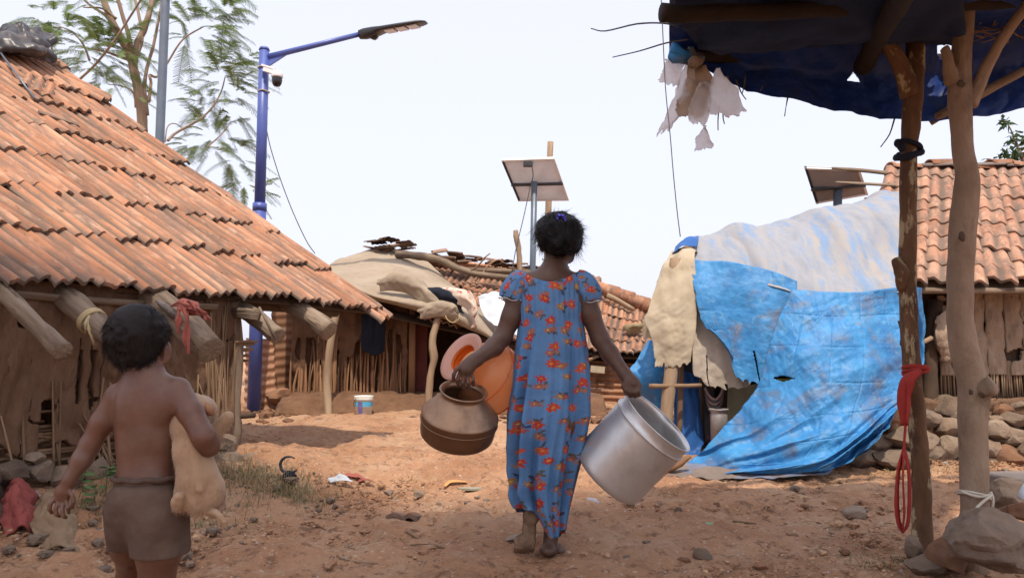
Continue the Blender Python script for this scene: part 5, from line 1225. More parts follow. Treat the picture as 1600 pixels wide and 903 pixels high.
# ------------------------------------------------------------------ canopy of poles and tarpaulin
def canopy():
    c = Vector((1.9, 3.3, 0.0))
    root = thing('canopy', 'pole canopy with a forked brown post and dark beams, without its cloths', 'canopy', Vector((1.75, 3.25, 0.0)))
    b = G(1441, 878)
    tube('post', [b + Vector((0, 0, -.08)), W(1441, 820, 3.27), W(1438, 720, 3.27), W(1428, 610, 3.27), W(1419, 470, 3.27), W(1419, 330, 3.27), W(1421, 230, 3.27), W(1428, 130, 3.27), W(1432, 20, 3.27), W(1432, -60, 3.27)],
         [0.046, 0.041, 0.038, 0.037, 0.038, 0.037, 0.037, 0.042, 0.04, 0.036], M['bark_rust'], root, 18, 0.10, 7, seed=3)
    tube('fork', [W(1424, 150, 3.27), W(1402, 90, 3.24), W(1372, 58, 3.2), W(1362, 54, 3.2)], [0.045, 0.036, 0.030, 0.020], M['bark_rust'], root, 12, 0.15, 5, seed=4)
    tube('knot', [W(1401, 405, 3.27), W(1408, 425, 3.25), W(1410, 455, 3.26)], [0.02, 0.035, 0.02], M['bark_rust'], root, 10, 0.2, 4)
    # beams
    tube('beam', [W(1034, 20, 2.75), W(1090, 22, 2.78), W(1250, 16, 2.86), W(1450, 6, 2.95), W(1760, -10, 3.1)], [0.036, 0.034, 0.036, 0.04], M['shade_painted'], root, 12, 0.12, 6, seed=2)
    tube('beam', [W(1066, 86, 3.36), W(1200, 92, 3.50), W(1450, 96, 3.62), W(1760, 76, 3.72)], [0.03, 0.034, 0.034], M['shade_painted'], root, 12, 0.12, 6, seed=6)
    tube('rafter', [W(1348, 105, 3.36), W(1372, 60, 3.1), W(1418, -20, 2.5), W(1470, -120, 1.9)], [0.042, 0.042, 0.04], M['shade_painted'], root, 10, 0.12, 5, seed=5)
    tube('rafter', [W(1452, 190, 3.50), W(1480, 174, 3.45), W(1530, 148, 3.38), W(1600, 110, 3.3)], [0.022, 0.024, 0.02], M['log'], root, 10, 0.12, 5, seed=8)
    # right post: bare trunk with branch
    t = thing('tree_post', 'thick smooth grey tree trunk used as the right post of the canopy', 'post', G(1522, 905))
    tube('trunk', [W(1526, 960, 3.0), W(1524, 880, 3.02), W(1523, 760, 3.04), W(1520, 660, 3.05), W(1522, 610, 3.05), W(1506, 540, 3.05), W(1500, 470, 3.05), W(1503, 380, 3.05), W(1511, 290, 3.05), W(1506, 240, 3.05), W(1500, 175, 3.05), W(1500, 110, 3.05), W(1506, 40, 3.05), W(1508, -60, 3.05)],
         [0.055, 0.053, 0.052, 0.053, 0.060, 0.056, 0.052, 0.048, 0.052, 0.042, 0.041, 0.048, 0.040, 0.038, 0.036], M['bark_light'], t, 26, 0.07, 8, seed=9)
    tube('branch', [W(1514, 165, 3.05), W(1534, 120, 3.03), W(1566, 62, 2.98), W(1640, -40, 2.9)], [0.036, 0.026, 0.023, 0.022], M['bark_light'], t, 14, 0.1, 6, seed=10)
    tube('branch_stub', [W(1490, 130, 3.05), W(1482, 100, 3.02), W(1477, 78, 3.01), W(1475, 74, 3.01)], [0.034, 0.022, 0.018, 0.010], M['bark_light'], t, 12, 0.15, 5, seed=11)
    tube('branch_stub', [W(1530, 600, 3.04), W(1544, 612, 2.99), W(1546, 618, 2.985)], [0.05, 0.042, 0.02], M['bark_light'], t, 12, 0.15, 5, seed=12)
    for k, (x, y, r) in enumerate(((1502, 132, 0.020), (1517, 612, 0.012), (1534, 616, 0.016), (1503, 370, 0.022))):
        V, Fc = rock_geo(W(x, y, 2.985), r, 300 + k, 2, 0.3, (1, .35, 1)); mk('knot', V, Fc, M['dark_wood'], t)
    # tarpaulin: roof panel and hanging far edge in one piece
    X = [1046, 1100, 1180, 1270, 1350, 1410, 1470, 1540, 1630, 1760]
    hem = [88, 104, 142, 168, 185, 188, 189, 178, 160, 135]
    def row(y, d, dd=0.0): return [W(x, y if not hasattr(y, '__len__') else y[i], d + dd * i) for i, x in enumerate(X)]
    mid = [80, 84, 96, 104, 108, 108, 106, 98, 88, 70]
    ctrl = [[Vector((W(x, -420, 2.2).x, 0.5, 2.40)) for x in X], [W(x, -420, 1.35) + Vector((0.12, 0, 0)) for x in X],
            [W(x * .75 + 330, -190, 1.8) for x in X],
            row(-62, 2.35), row(0, 2.85, 0.012), row(48, 3.22, 0.016), row(mid, 3.42, 0.018), row([(a + b) / 2 + 4 for a, b in zip(mid, hem)], 3.41, 0.018), row(hem, 3.36, 0.018)]
    def hole(U, V):
        return ~((np.abs(U - 0.415) < 0.016 * np.clip((V - 0.765) / 0.055, 0, 1)) & (V > 0.765) & (V < 0.82)) & ~((U > .665) & (U < .74) & (V > .66) & (V < .73) & (vnoise(np.stack([U * 160, V * 40, U * 0], -1), 1, 3) > -0.1))
    o = sheet('tarpaulin', ctrl, 400, 260, M['canopy'], None, 0.004, seed=31, wr=[(0.03, 2.0, 2), (0.012, 6, 2, (1, 1, 1), 1), (0.003, 25, 2)], mask=hole, loc=W(1350, 100, 3.3))
    tag(o, 'dark blue tarpaulin roof of the canopy sagging at its far edge', 'tarpaulin')
    # inner sacking bulging between the beams
    ctrl = [[W(x, -60, 2.40) for x in (1050, 1150, 1280, 1420, 1600, 1760)], [W(x, y, 2.80) for x, y in zip((1052, 1150, 1280, 1420, 1600, 1760), (-8, 2, 4, 0, -4, -10))],
            [W(x, y, 3.02) for x, y in zip((1068, 1150, 1280, 1420, 1600, 1760), (44, 58, 56, 50, 40, 30))], [W(x, y, 3.2) for x, y in zip((1092, 1160, 1280, 1420, 1600, 1760), (82, 84, 76, 72, 64, 50))], [W(x, y, 3.33) for x, y in zip((1090, 1150, 1280, 1420, 1600, 1760), (84, 80, 70, 66, 60, 46))]]
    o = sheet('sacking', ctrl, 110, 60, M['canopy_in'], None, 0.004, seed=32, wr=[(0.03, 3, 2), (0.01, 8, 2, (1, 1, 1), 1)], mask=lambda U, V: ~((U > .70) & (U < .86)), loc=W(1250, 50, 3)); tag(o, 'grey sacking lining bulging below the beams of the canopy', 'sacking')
    # dry thatch showing in the gap on the right
    rs = random.Random(2); mb = MB()
    for k in range(60):
        a = W(1535 + rs.uniform(0, 60), 10 + rs.uniform(0, 50), 3.3); mb.tube([a, a + Vector((rs.uniform(-.10, .10), rs.uniform(-.05, .05), rs.uniform(-.03, .03)))], 0.003, 4)
    o = mb.build('thatch', M['stick'], loc=W(1560, 40, 3.3)); tag(o, 'dry thatch twigs poking through the gap in the canopy', 'thatch', kind='stuff')
    # bunched blue corner
    q = W(1070, 88, 3.2)
    mb = MB(); mb.tube([W(1046, 82, 3.2), W(1054, 84, 3.2), W(1068, 86, 3.2), W(1080, 88, 3.22), W(1092, 94, 3.26)], [0.030, 0.034, 0.026, 0.018, 0.026], 22, 0.75, seed=1)
    o = mb.build('tied_corner', M['blue_tarp'], loc=q); tag(o, 'bright blue bunched tarpaulin corner tied at the left tip of the canopy', 'tarpaulin')
    mb = MB(); 
    for k in range(4): mb.tube([q + Vector((0.018 + k * .006 + .004 * math.sin(a * 2), 0.04 * math.cos(a), 0.038 * math.sin(a))) for a in np.linspace(0, 2 * math.pi, 15)], 0.003, 5)
    o = mb.build('binding_wire', M['wire'], loc=q); tag(o, 'dark wire binding the blue corner of the canopy', 'wire')
    o = tube('pole_stub', [W(1084, 98, 3.16), W(1092, 92, 3.3)], [0.028, 0.03], M['log'], None, 12, 0.1, 3, loc=q); tag(o, 'sawn round pole end showing beside the tied blue corner', 'pole')
    # torn plastic hanging
    R_ = [('torn_plastic', 'rag_white', [[(1068, 100), (1078, 100), (1088, 102)], [(1052, 150), (1068, 150), (1080, 150)], [(1036, 185), (1052, 185), (1066, 175)], [(1022, 216), (1036, 212), (1054, 192)]], 'translucent white torn strip hanging lowest at the left below the tied corner'),
          ('torn_plastic', 'rag_white', [[(1040, 92), (1054, 95), (1068, 100)], [(1034, 110), (1050, 118), (1064, 122)], [(1026, 130), (1046, 134), (1060, 140)]], 'small translucent white scrap left of the tied blue corner'),
          ('torn_rag', 'rag_tan', [[(1076, 98), (1090, 100), (1104, 102)], [(1068, 130), (1086, 132), (1110, 130)], [(1060, 160), (1080, 165), (1104, 165)], [(1050, 180), (1078, 188), (1098, 190)]], 'tan stained rag hanging in folds from the tied blue corner'),
          ('torn_plastic', 'rag_white', [[(1112, 108), (1122, 112), (1136, 120)], [(1110, 140), (1128, 138), (1150, 142)], [(1104, 165), (1130, 166), (1160, 165)], [(1106, 178), (1140, 186), (1170, 176)]], 'broad white torn sheet hanging to the right of the tan rag'),
          ('torn_plastic', 'rag_white', [[(1090, 130), (1102, 128), (1112, 132)], [(1076, 170), (1094, 168), (1110, 165)], [(1072, 192), (1090, 196), (1104, 198)]], 'middle white torn strip behind the tan rag'),
          ('torn_plastic', 'rag_white', [[(1098, 196), (1102, 198), (1106, 200)], [(1088, 220), (1100, 216), (1110, 222)], [(1084, 238), (1100, 234), (1116, 236)]], 'small white scrap dangling below the tan rag')]
    for k, (nm, mm, g, lab) in enumerate(R_):
        c = [[W(x, y, 3.24 - 0.01 * k + 0.02 * ((i + j) % 2)) for i, (x, y) in enumerate(r)] for j, r in enumerate(g)]
        o = sheet(nm, c, 30, 34, M[mm], None, 0.002, seed=40 + k, wr=[(0.03, 8, 2, (1.5, 1, .3))], crum=[(0.02, 14), (0.008, 34)],
                  mask=lambda U, V, k=k: (V < 1.0 - 0.16 * np.abs(vnoise(np.stack([U * 7 + k, V * 0, V * 0], -1), 1, k))) & (U > .07 * np.abs(vnoise(np.stack([V * 9 + k, V * 0, V * 0], -1), 1, k + 5))), loc=W(*g[0][1], 3.24))
        tag(o, lab, 'torn sheet', 'rags hanging from the canopy corner')
    # hanging twigs and threads under the hem, thin branches at the left
    for k, (pts, r, lab) in enumerate([([(923, 45), (946, 49), (995, 38), (1036, 37), (1066, 43)], 0.004, 'upper long thin bare twig reaching left from the canopy beam'), ([(957, 90), (1000, 80), (1040, 68), (1075, 62)], 0.0035, 'lower long thin bare twig reaching left from the canopy corner')]):
        o = tube('bare_twig', [W(x, y, 3.1) for x, y in pts], [r * .6, r, r], M['wire'], None, 5, 0.1, 4, loc=W(*pts[0], 3.1)); tag(o, lab, 'twig')
    for k, pts in enumerate(([(1231, 152), (1228, 168), (1226, 182)], [(1398, 185), (1390, 210), (1376, 230)], [(1165, 118), (1163, 132), (1160, 146)], [(1150, 125), (1156, 140), (1160, 148), (1166, 156)], [(1137, 118), (1140, 130), (1138, 142)], [(1124, 165), (1122, 185), (1122, 204)], [(1130, 175), (1130, 185), (1132, 194)], [(1118, 160), (1117, 172), (1119, 180)], [(1192, 134), (1188, 142)])):
        o = tube('hanging_twig', [W(x, y, 3.35) for x, y in pts], [0.004, 0.003 if k else 0.002, 0.0025], M['dark_wood'], None, 5, 0.1, 3, loc=W(*pts[0], 3.35)); tag(o, ('short straight twig dangling below the middle of the canopy hem', 'longest dark twig dangling from the canopy hem just left of the brown post', 'short twig dangling from the canopy hem right of the torn plastic', 'branched twig dangling from the canopy hem over the torn plastic', 'twig dangling close above the broad white torn sheet', 'thin twig poking below the broad white torn sheet', 'right twig poking below the broad white torn sheet', 'tiny twig stub between the white torn strips', 'tiny twig stub at the canopy hem right of all the torn plastic')[k], 'twig', 'twigs dangling from the canopy hem')
    o = tube('hanging_wire', [W(1033, -5, 2.9), W(1036, 60, 2.95), W(1040, 140, 3.0), W(1047, 210, 3.0), W(1052, 270, 3.0), W(1058, 330, 3.0), W(1063, 370, 3.0)], 0.0022, M['string_pale'], None, 5, k=5, loc=W(1040, 100, 3)); tag(o, 'thin crinkled wire hanging down from the left end of the canopy beam', 'wire')
    # black cloth tie on the brown post
    mb = MB(); q = W(1420, 240, 3.27)
    mb.tube([q + Vector((0.052 * math.cos(a), 0.052 * math.sin(a), 0.02 * math.sin(a + 1) - 0.01 * a / 6)) for a in np.linspace(0, 2 * math.pi, 21)], 0.016, 8, 0.3)
    mb.tube([q + Vector((0.05 * math.cos(a), 0.05 * math.sin(a), 0.035 - 0.02 * math.cos(a))) for a in np.linspace(0, 2 * math.pi, 21)], 0.010, 8, 0.3)
    mb.tube([q + Vector((-0.05, -0.04, 0.01)), q + Vector((-0.06, -0.05, 0.025)), q + Vector((-0.055, -0.055, -0.005))], [0.008, 0.02, 0.01], 8, 0.4)
    o = mb.build('cloth_tie', M['dark_cloth'], loc=q); tag(o, 'black cloth strip tied round the brown canopy post near the top', 'cloth strip')
    # red band looped on the brown post
    q = W(1431, 578, 3.27); mb = MB()
    for k in range(3): mb.tube([q + Vector((0.052 * math.cos(a), 0.052 * math.sin(a), 0.008 * k - 0.01 + 0.012 * math.cos(a + k))) for a in np.linspace(0, 2 * math.pi, 21)], 0.009, 6, 0.2, flat=.5)
    def band(pts, r, flat=.28): mb.tube([Vector(p) for p in resample([W(x, y, d) for x, y, d in pts], 5)], r, 8, 0.12, flat=flat)
    band([(1440, 578, 3.20), (1424, 588, 3.20), (1416, 602, 3.20), (1412, 630, 3.2), (1414, 665, 3.2)], [0.0116, 0.0232, 0.0290, 0.0261, 0.0145])
    band([(1420, 596, 3.19), (1420, 630, 3.19), (1417, 662, 3.19)], [0.0203, 0.0232, 0.0145])
    band([(1415, 660, 3.2), (1413, 690, 3.2), (1412, 708, 3.2)], [0.0145, 0.0130, 0.0174])
    band([(1412, 702, 3.2), (1404, 735, 3.2), (1401, 780, 3.2), (1404, 815, 3.2), (1411, 830, 3.2)], [0.0174, 0.0203, 0.0232, 0.0217, 0.0159])
    band([(1413, 702, 3.2), (1420, 735, 3.2), (1421, 785, 3.2), (1418, 818, 3.2), (1410, 831, 3.2)], [0.0174, 0.0174, 0.0188, 0.0188, 0.0159])
    band([(1412, 705, 3.19), (1411, 750, 3.18), (1413, 800, 3.18), (1410, 826, 3.19)], [0.0116, 0.0101, 0.0116, 0.0116])
    o = mb.build('red_band', M['red_cloth'], loc=q); tag(o, 'red cloth band tied round the brown canopy post and hanging in a long loop', 'cloth band')
    # rope round the trunk
    q = W(1523, 775, 3.04); mb = MB()
    for k in range(2): mb.tube([q + Vector((0.058 * math.cos(a), 0.058 * math.sin(a), 0.008 * k + 0.016 * math.cos(a + 2.6))) for a in np.linspace(0, 2 * math.pi, 25)], 0.0055, 6)
    mb.tube([Vector(p) for p in resample([W(1502, 768, 2.98), W(1530, 776, 2.95), W(1550, 772, 2.96), W(1538, 782, 2.93), W(1525, 795, 2.92), W(1518, 815, 2.91), W(1516, 830, 2.90)], 5)], 0.0055, 6)
    mb.tube([Vector(p) for p in resample([W(1548, 768, 2.96), W(1552, 780, 2.95), W(1550, 800, 2.95)], 4)], 0.005, 6)
    o = mb.build('rope', M['rope'], loc=q); tag(o, 'white rope tied round the thick grey trunk near the ground', 'rope')
    # stones at the right
    for k, (px, py, rx, rz, d, lab, m_) in enumerate([(1562, 842, 74, 46, 2.72, 'large smooth boulder in the bottom right corner', 'stone'), (1484, 868, 34, 32, 2.98, 'brown wedge stone leaning at the foot of the brown post', 'stone_red'),
                                                     (1442, 882, 34, 16, 3.0, 'flat stone at the foot of the brown post', 'stone'), (1428, 856, 14, 26, 3.14, 'upright stone leaning on the left side of the brown post', 'stone'), (1575, 775, 36, 26, 3.5, 'rough brown stone behind the large boulder beside the trunk', 'stone'), (1600, 800, 40, 20, 3.2, 'brown stone at the right edge under the cement block', 'stone_red')]):
        c = W(px, py, d); V, Fc = rock_geo(c, rx * d / F * 1.0, 320 + k, 5 if k == 0 else 4, 0.2, (1, 0.9, rz / rx), 0.3 * k); V = V + (V - np.array(c)) * (0.09 * fbm(V * np.array([1, 1, 2.2]), 9, 4, k))[:, None]
        o = mk('boulder' if k == 0 else 'stone', V, Fc, M[m_], loc=c); tag(o, lab, 'stone')
    mb = MB(); mb.box(W(1598, 756, 3.7), (0.24, 0.26, 0.09), Matrix.Rotation(0.12, 3, 'Z')); o = mb.build('cement_block', M['block'], loc=W(1598, 756, 3.7), smooth=False); tag(o, 'grey cement block lying on the stones at the right edge', 'block')
    bv = o.modifiers.new('bevel', 'BEVEL'); bv.width = 0.012; bv.segments = 2
    c = W(1606, 772, 3.0); T = Matrix.Translation(c) @ Matrix.Rotation(0.5, 4, 'Y')
    o = MB().lathe([(0.001, -0.03), (0.026, -0.028), (0.03, 0), (0.028, 0.03), (0.014, 0.045), (0.014, 0.07), (0.001, 0.072)], T, 20).build('white_bottle', mat('pale blue plastic', [(0.6, 0.66, 0.74), (0.7, 0.75, 0.8)], 6, 0.35, 0), loc=c); tag(o, 'white plastic bottle cut by the right edge above the boulder', 'bottle')
canopy()

# ------------------------------------------------------------------ feathery tree behind the left hut
def frond(V, Fc, p, dv, l, rs, droop=0.5, wid=0.22):
    """A pinnate leaf: stalk with many narrow leaflets in two rows."""
    dv = dv.normalized(); up = Vector((0, 0, 1)); side = dv.cross(up)
    if side.length < .05: side = Vector((1, 0, 0))
    side.normalize(); nn = side.cross(dv)
    m = 13
    pts = [p + dv * (l * t) - up * (droop * l * t * t) for t in np.linspace(0, 1, m)]
    for i in range(m - 1):
        a, b = pts[i], pts[i + 1]; t = (b - a).normalized(); n = len(V)
        V += [a - side * 0.004, a + side * 0.004, b + side * 0.003, b - side * 0.003]; Fc += [[n, n + 1, n + 2, n + 3]]
        if i < 1: continue
        f = math.sin(math.pi * (0.15 + 0.8 * i / m)) ** 0.7
        for s in (-1, 1):
            for h in (0.0, 0.5):
                q = a + (b - a) * h
                dl = (side * s * 0.9 + t * 0.55 - up * (0.22 + rs.uniform(-.1, .15)) + nn * rs.uniform(-.12, .12)).normalized()
                ln = l * wid * f * rs.uniform(.8, 1.15); w = t * 0.009
                n = len(V); V += [q - w, q + w, q + dl * ln + w * .4, q + dl * ln - w * .4]; Fc += [[n, n + 1, n + 2, n + 3]]

def feather_tree():
    d = 12.0
    b = Vector((W(226, 600, d).x, d, 0.3))
    root = thing('tree', 'slender brown tree with sparse feathery leaves rising behind the left roof', 'tree', b)
    rs = random.Random(12)
    mb = MB(); ends = []
    def br(pts, r0, r1, dd=0.0, n=8):
        P = [Vector(v) for v in resample([W(x, y, d + dd * (i / max(1, len(pts) - 1))) for i, (x, y) in enumerate(pts)], 6)]
        mb.tube(P, [r0, (r0 + r1) / 2, r1], n, 0.12, seed=len(ends)); ends.append(P); return P
    br([(228, 420), (224, 250), (222, 180), (216, 140), (207, 98)], 0.09, 0.07, 0, 12)
    br([(207, 98), (196, 72), (182, 48), (170, 22), (158, -10), (150, -40)], 0.075, 0.05)
    br([(209, 102), (214, 70), (226, 44), (236, 10), (244, -40)], 0.06, 0.04, 0.2)
    br([(206, 95), (202, 60), (190, 20), (176, -30)], 0.04, 0.03, -.2)
    br([(212, 90), (222, 60), (216, 20), (206, -20)], 0.035, 0.02, .2)
    br([(230, 180), (226, 140), (229, 110), (240, 70), (248, 30), (258, -20)], 0.035, 0.018, .3)
    br([(232, 160), (236, 130), (234, 118), (246, 120), (262, 98), (286, 62), (318, 42)], 0.028, 0.012, .3)
    br([(182, 48), (165, 25), (140, 8), (120, -12)], 0.03, 0.015, .2)
    br([(182, 30), (160, 14), (130, 12)], 0.024, 0.01, -.2)
    br([(124, 125), (150, 100), (180, 62), (220, 0), (230, -20)], 0.02, 0.015, -.6)     # thin straight stem crossing
    br([(80, 75), (92, 100), (96, 118)], 0.012, 0.01); br([(140, 95), (130, 70), (112, 50), (88, 40)], 0.02, 0.008)
    br([(204, 95), (184, 88), (160, 80), (130, 75)], 0.03, 0.01, .3)
    br([(212, 168), (208, 145), (190, 135), (168, 132)], 0.018, 0.006, .2)
    mb.build('trunk', M['bark_tree'], root)
    mb = MB()
    br([(262, 220), (275, 208), (310, 188), (330, 170), (345, 145), (352, 120)], 0.024, 0.010, .8)
    br([(258, 222), (262, 198), (275, 194), (292, 208)], 0.012, 0.006, .8)
    br([(324, 230), (346, 210), (362, 190)], 0.014, 0.006, .8)
    mb.build('branch', M['bark_tree'], root)
    V = []; Fc = []
    def cluster(cx, cy, rx, ry, n, l0, out=(0, 0), dd=0.0):
        for k in range(int(n * 1.2)):
            a = rs.uniform(0, 2 * math.pi); r = math.sqrt(rs.random())
            x = cx + rx * r * math.cos(a); y = cy + ry * r * math.sin(a)
            p = W(x, y, d + dd + rs.gauss(0, .35))
            dv = Vector((math.cos(a) * 1.0 + out[0], rs.gauss(0, .6), 0.25 - 0.5 * math.sin(a) + out[1]))
            frond(V, Fc, p, dv, l0 * rs.uniform(.7, 1.25), rs, rs.uniform(.25, .7))
    cluster(160, 88, 40, 34, 34, 0.55); cluster(120, 72, 40, 28, 26, 0.5); cluster(72, 22, 16, 16, 8, 0.5, (-.6, .2)); cluster(165, 130, 24, 10, 9, 0.5, (0, -.3))
    cluster(190, 60, 22, 24, 10, 0.5); cluster(100, 40, 30, 16, 10, 0.5); cluster(215, 150, 10, 14, 4, .4)
    cluster(312, 50, 34, 28, 26, 0.55, (.5, 0), .3); cluster(350, 30, 16, 22, 10, .5, (.4, 0), .3); cluster(285, 15, 20, 20, 8, .5, (0, 0), .3); cluster(305, -20, 60, 20, 16, .55, (0, 0), .3)
    cluster(350, 125, 34, 32, 26, 0.6, (.4, 0), .8); cluster(380, 100, 16, 14, 8, .5, (.5, 0), .8); cluster(330, 160, 20, 14, 9, .55, (.2, 0), .8)
    cluster(335, 215, 32, 26, 24, 0.6, (.2, 0), .8); cluster(370, 245, 20, 20, 10, .6, (.4, 0), .8); cluster(385, 285, 14, 16, 8, .5, (.4, 0), .8); cluster(300, 225, 14, 8, 5, .5, (-.2, 0), .8)
    cluster(372, 160, 12, 30, 8, .55, (.5, 0), .8); cluster(130, 0, 30, 20, 8, .5); cluster(190, -20, 40, 20, 10, .5); cluster(400, 300, 14, 10, 4, .4, (.6, 0), .8)
    mk('crown', V, Fc, M['leaf'], root, smooth=False)
feather_tree()

# ------------------------------------------------------------------ unseen trees added behind the camera to throw shade over the near ground
def added_shade_tree(x, y, h, rx, ry, rz, seed, lab, n=900):
    rs = random.Random(seed)
    root = thing('tree', lab, 'tree', (x, y, 0))
    mb = MB(); mb.tube([Vector((x, y, -.1)), Vector((x + .1, y, h * .4)), Vector((x, y + .1, h))], [0.22, 0.17, 0.08], 12, 0.12); 
    for k in range(7):
        a = k * 0.9; mb.tube([Vector((x, y, h * (.5 + .06 * k))), Vector((x + rx * .4 * math.cos(a), y + ry * .4 * math.sin(a), h * (.65 + .05 * k))), Vector((x + rx * .8 * math.cos(a), y + ry * .8 * math.sin(a), h * (.75 + .05 * k)))], [0.08, 0.05, 0.02], 6, .1)
    mb.build('trunk', M['bark_tree'], root)
    V = []; Fc = []
    for k in range(n):
        a, b, r = rs.uniform(0, 2 * math.pi), rs.uniform(-1, 1), rs.random() ** 0.4
        s = math.sqrt(1 - b * b)
        c = Vector((x + rx * r * s * math.cos(a), y + ry * r * s * math.sin(a), h + rz * r * b))
        for j in range(9):
            dv = Vector((rs.gauss(0, 1), rs.gauss(0, 1), rs.gauss(-.3, .6))).normalized()
            leaf_quad(V, Fc, c + dv * .08, dv, Vector((rs.gauss(0, .5), rs.gauss(0, .5), 1)).normalized(), rs.uniform(.22, .34), rs.uniform(.05, .08))
    mk('crown', V, Fc, M['leaf_dark'], root, smooth=False)
added_shade_tree(-0.75, -7.2, 19.7, 1.7, 1.0, 2.5, 1, 'tall slender tree added for shade, unseen far behind the viewer, the left one', 520)
added_shade_tree(1.75, -7.4, 19.3, 2.0, 1.0, 2.3, 2, 'tall slender tree added for shade, unseen far behind the viewer, the right one', 520)

# ------------------------------------------------------------------ smooth bodies from blended shapes
import openvdb as vdb

class Body:
    def __init__(s, lo, hi, vs):
        s.lo = np.array(lo, float); s.vs = vs
        s.n = np.ceil((np.array(hi, float) - s.lo) / vs).astype(int) + 1
        s.D = np.full(s.n, 10.0, np.float32)
    def _box(s, pmin, pmax, pad):
        a = np.clip(np.floor((np.array(pmin) - pad - s.lo) / s.vs).astype(int), 0, s.n - 1)
        b = np.clip(np.ceil((np.array(pmax) + pad - s.lo) / s.vs).astype(int) + 1, 1, s.n)
        if np.any(b <= a): return None
        g = [s.lo[i] + s.vs * np.arange(a[i], b[i]) for i in range(3)]
        X, Y, Z = np.meshgrid(*g, indexing='ij')
        return tuple(slice(a[i], b[i]) for i in range(3)), np.stack([X, Y, Z], -1)
    def _min(s, sl, d, k):
        c = s.D[sl]; d = d.astype(np.float32)
        h = np.clip(0.5 + 0.5 * (c - d) / k, 0, 1)
        s.D[sl] = c * (1 - h) + d * h - k * h * (1 - h)
    def cone(s, a, b, ra, rb, k=0.015, sub=False):
        a = np.array(a, float); b = np.array(b, float); r = max(ra, rb)
        bx = s._box(np.minimum(a, b) - r, np.maximum(a, b) + r, k + 3 * s.vs)
        if bx is None: return s
        sl, P = bx; ba = b - a
        h = np.clip(((P - a) @ ba) / max(ba @ ba, 1e-12), 0, 1)
        d = np.linalg.norm(P - a - h[..., None] * ba, axis=-1) - (ra + (rb - ra) * h)
        if sub:
            c = s.D[sl]; hh = np.clip(0.5 - 0.5 * (c + d) / k, 0, 1)
            s.D[sl] = (c * (1 - hh) - d * hh + k * hh * (1 - hh)).astype(np.float32)
        else: s._min(sl, d, k)
        return s
    def chain(s, pts, rad, k=0.015):
        for i in range(len(pts) - 1): s.cone(pts[i], pts[i + 1], rad[i], rad[i + 1], k)
        return s
    def ell(s, c, r, k=0.015, R=None):
        c = np.array(c, float); r = np.array(r, float); m = r.max()
        bx = s._box(c - m, c + m, k + 3 * s.vs)
        if bx is None: return s
        sl, P = bx; q = P - c
        if R is not None: q = q @ np.array(R)
        k0 = np.linalg.norm(q / r, axis=-1); k1 = np.linalg.norm(q / (r * r), axis=-1)
        s._min(sl, k0 * (k0 - 1) / np.maximum(k1, 1e-6), k); return s
    def mesh(s):
        g = vdb.FloatGrid(); g.background = 3 * s.vs
        g.copyFromArray(np.clip(s.D, -3 * s.vs, 3 * s.vs))
        p, q = g.convertToQuads(isovalue=0.0)
        V = s.lo + np.asarray(p, float) * s.vs; q = np.asarray(q, int)
        a = V[q[:, 0]]; n = np.cross(V[q[:, 1]] - a, V[q[:, 2]] - a)
        if (a * n).sum() < 0: q = q[:, ::-1]
        # light smoothing
        for _ in range(2):
            S = np.zeros_like(V); C = np.zeros(len(V))
            for k in range(4):
                np.add.at(S, q[:, k], V[q[:, (k + 1) % 4]]); np.add.at(C, q[:, k], 1)
                np.add.at(S, q[:, k], V[q[:, (k - 1) % 4]]); np.add.at(C, q[:, k], 1)
            V = V * 0.5 + 0.5 * S / np.maximum(C, 1)[:, None]
        return V, q

def strands(V, Fc, roots, dirs, ln, w, rs, curl=0.2, grav=0.0, segs=3):
    for p, dv in zip(roots, dirs):
        p = Vector(p); dv = Vector(dv).normalized(); l = ln * rs.uniform(.7, 1.3)
        side = dv.cross(Vector((rs.gauss(0, 1), rs.gauss(0, 1), rs.gauss(0, 1)))).normalized()
        b = Vector((rs.gauss(0, 1), rs.gauss(0, 1), rs.gauss(0, 1))) * curl
        n = len(V)
        for i in range(segs + 1):
            t = i / segs; q = p + dv * (l * t) + b * (l * t * t) - Vector((0, 0, grav * l * t * t)); ww = w * (1 - t * .85)
            V += [q - side * ww, q + side * ww]
        for i in range(segs): Fc.append([n + 2 * i, n + 2 * i + 1, n + 2 * i + 3, n + 2 * i + 2])

def surf_points(V, q, n, rs, keep=None):
    idx = rs.integers(0, len(q), n)
    P = V[q[idx]].mean(1); a = V[q[idx]]
    N = np.cross(a[:, 1] - a[:, 0], a[:, 2] - a[:, 0]); N /= np.linalg.norm(N, axis=1, keepdims=True) + 1e-12
    if keep is not None:
        k = keep(P); P, N = P[k], N[k]
    return P, N

M['skin'] = mat('dark brown skin', [(0.072, 0.035, 0.023), (0.092, 0.047, 0.031), (0.11, 0.060, 0.042)], 14, 0.48, 0.25, 90, [((0.12, 0.08, 0.06), 9, 0.64, 0.10, 0.35)], spec=0.4, bdist=0.002)
M['skin_child'] = mat('brown skin', [(0.100, 0.042, 0.026), (0.128, 0.057, 0.036), (0.150, 0.074, 0.050)], 12, 0.42, 0.2, 90, [((0.16, 0.12, 0.095), 5, 0.60, 0.12, 0.55)], spec=0.4, bdist=0.002)
M['sole'] = mat('dusty sole', [(0.20, 0.125, 0.075), (0.28, 0.19, 0.125)], 12, 0.8, 0.3, 70, [((0.12, 0.07, 0.045), 18, 0.58, 0.08, 0.7)])
M['hair'] = mat('black hair', [(0.006, 0.005, 0.006), (0.012, 0.011, 0.012)], 30, 0.5, 0.5, 120, spec=0.18, stretch=(1, 1, .3), bdist=0.003)
M['hair_child'] = mat('black brown hair', [(0.010, 0.008, 0.008), (0.020, 0.016, 0.016)], 30, 0.55, 0.4, 120, spec=0.15, bdist=0.003)

def A(v): return np.array(tuple(v), float)

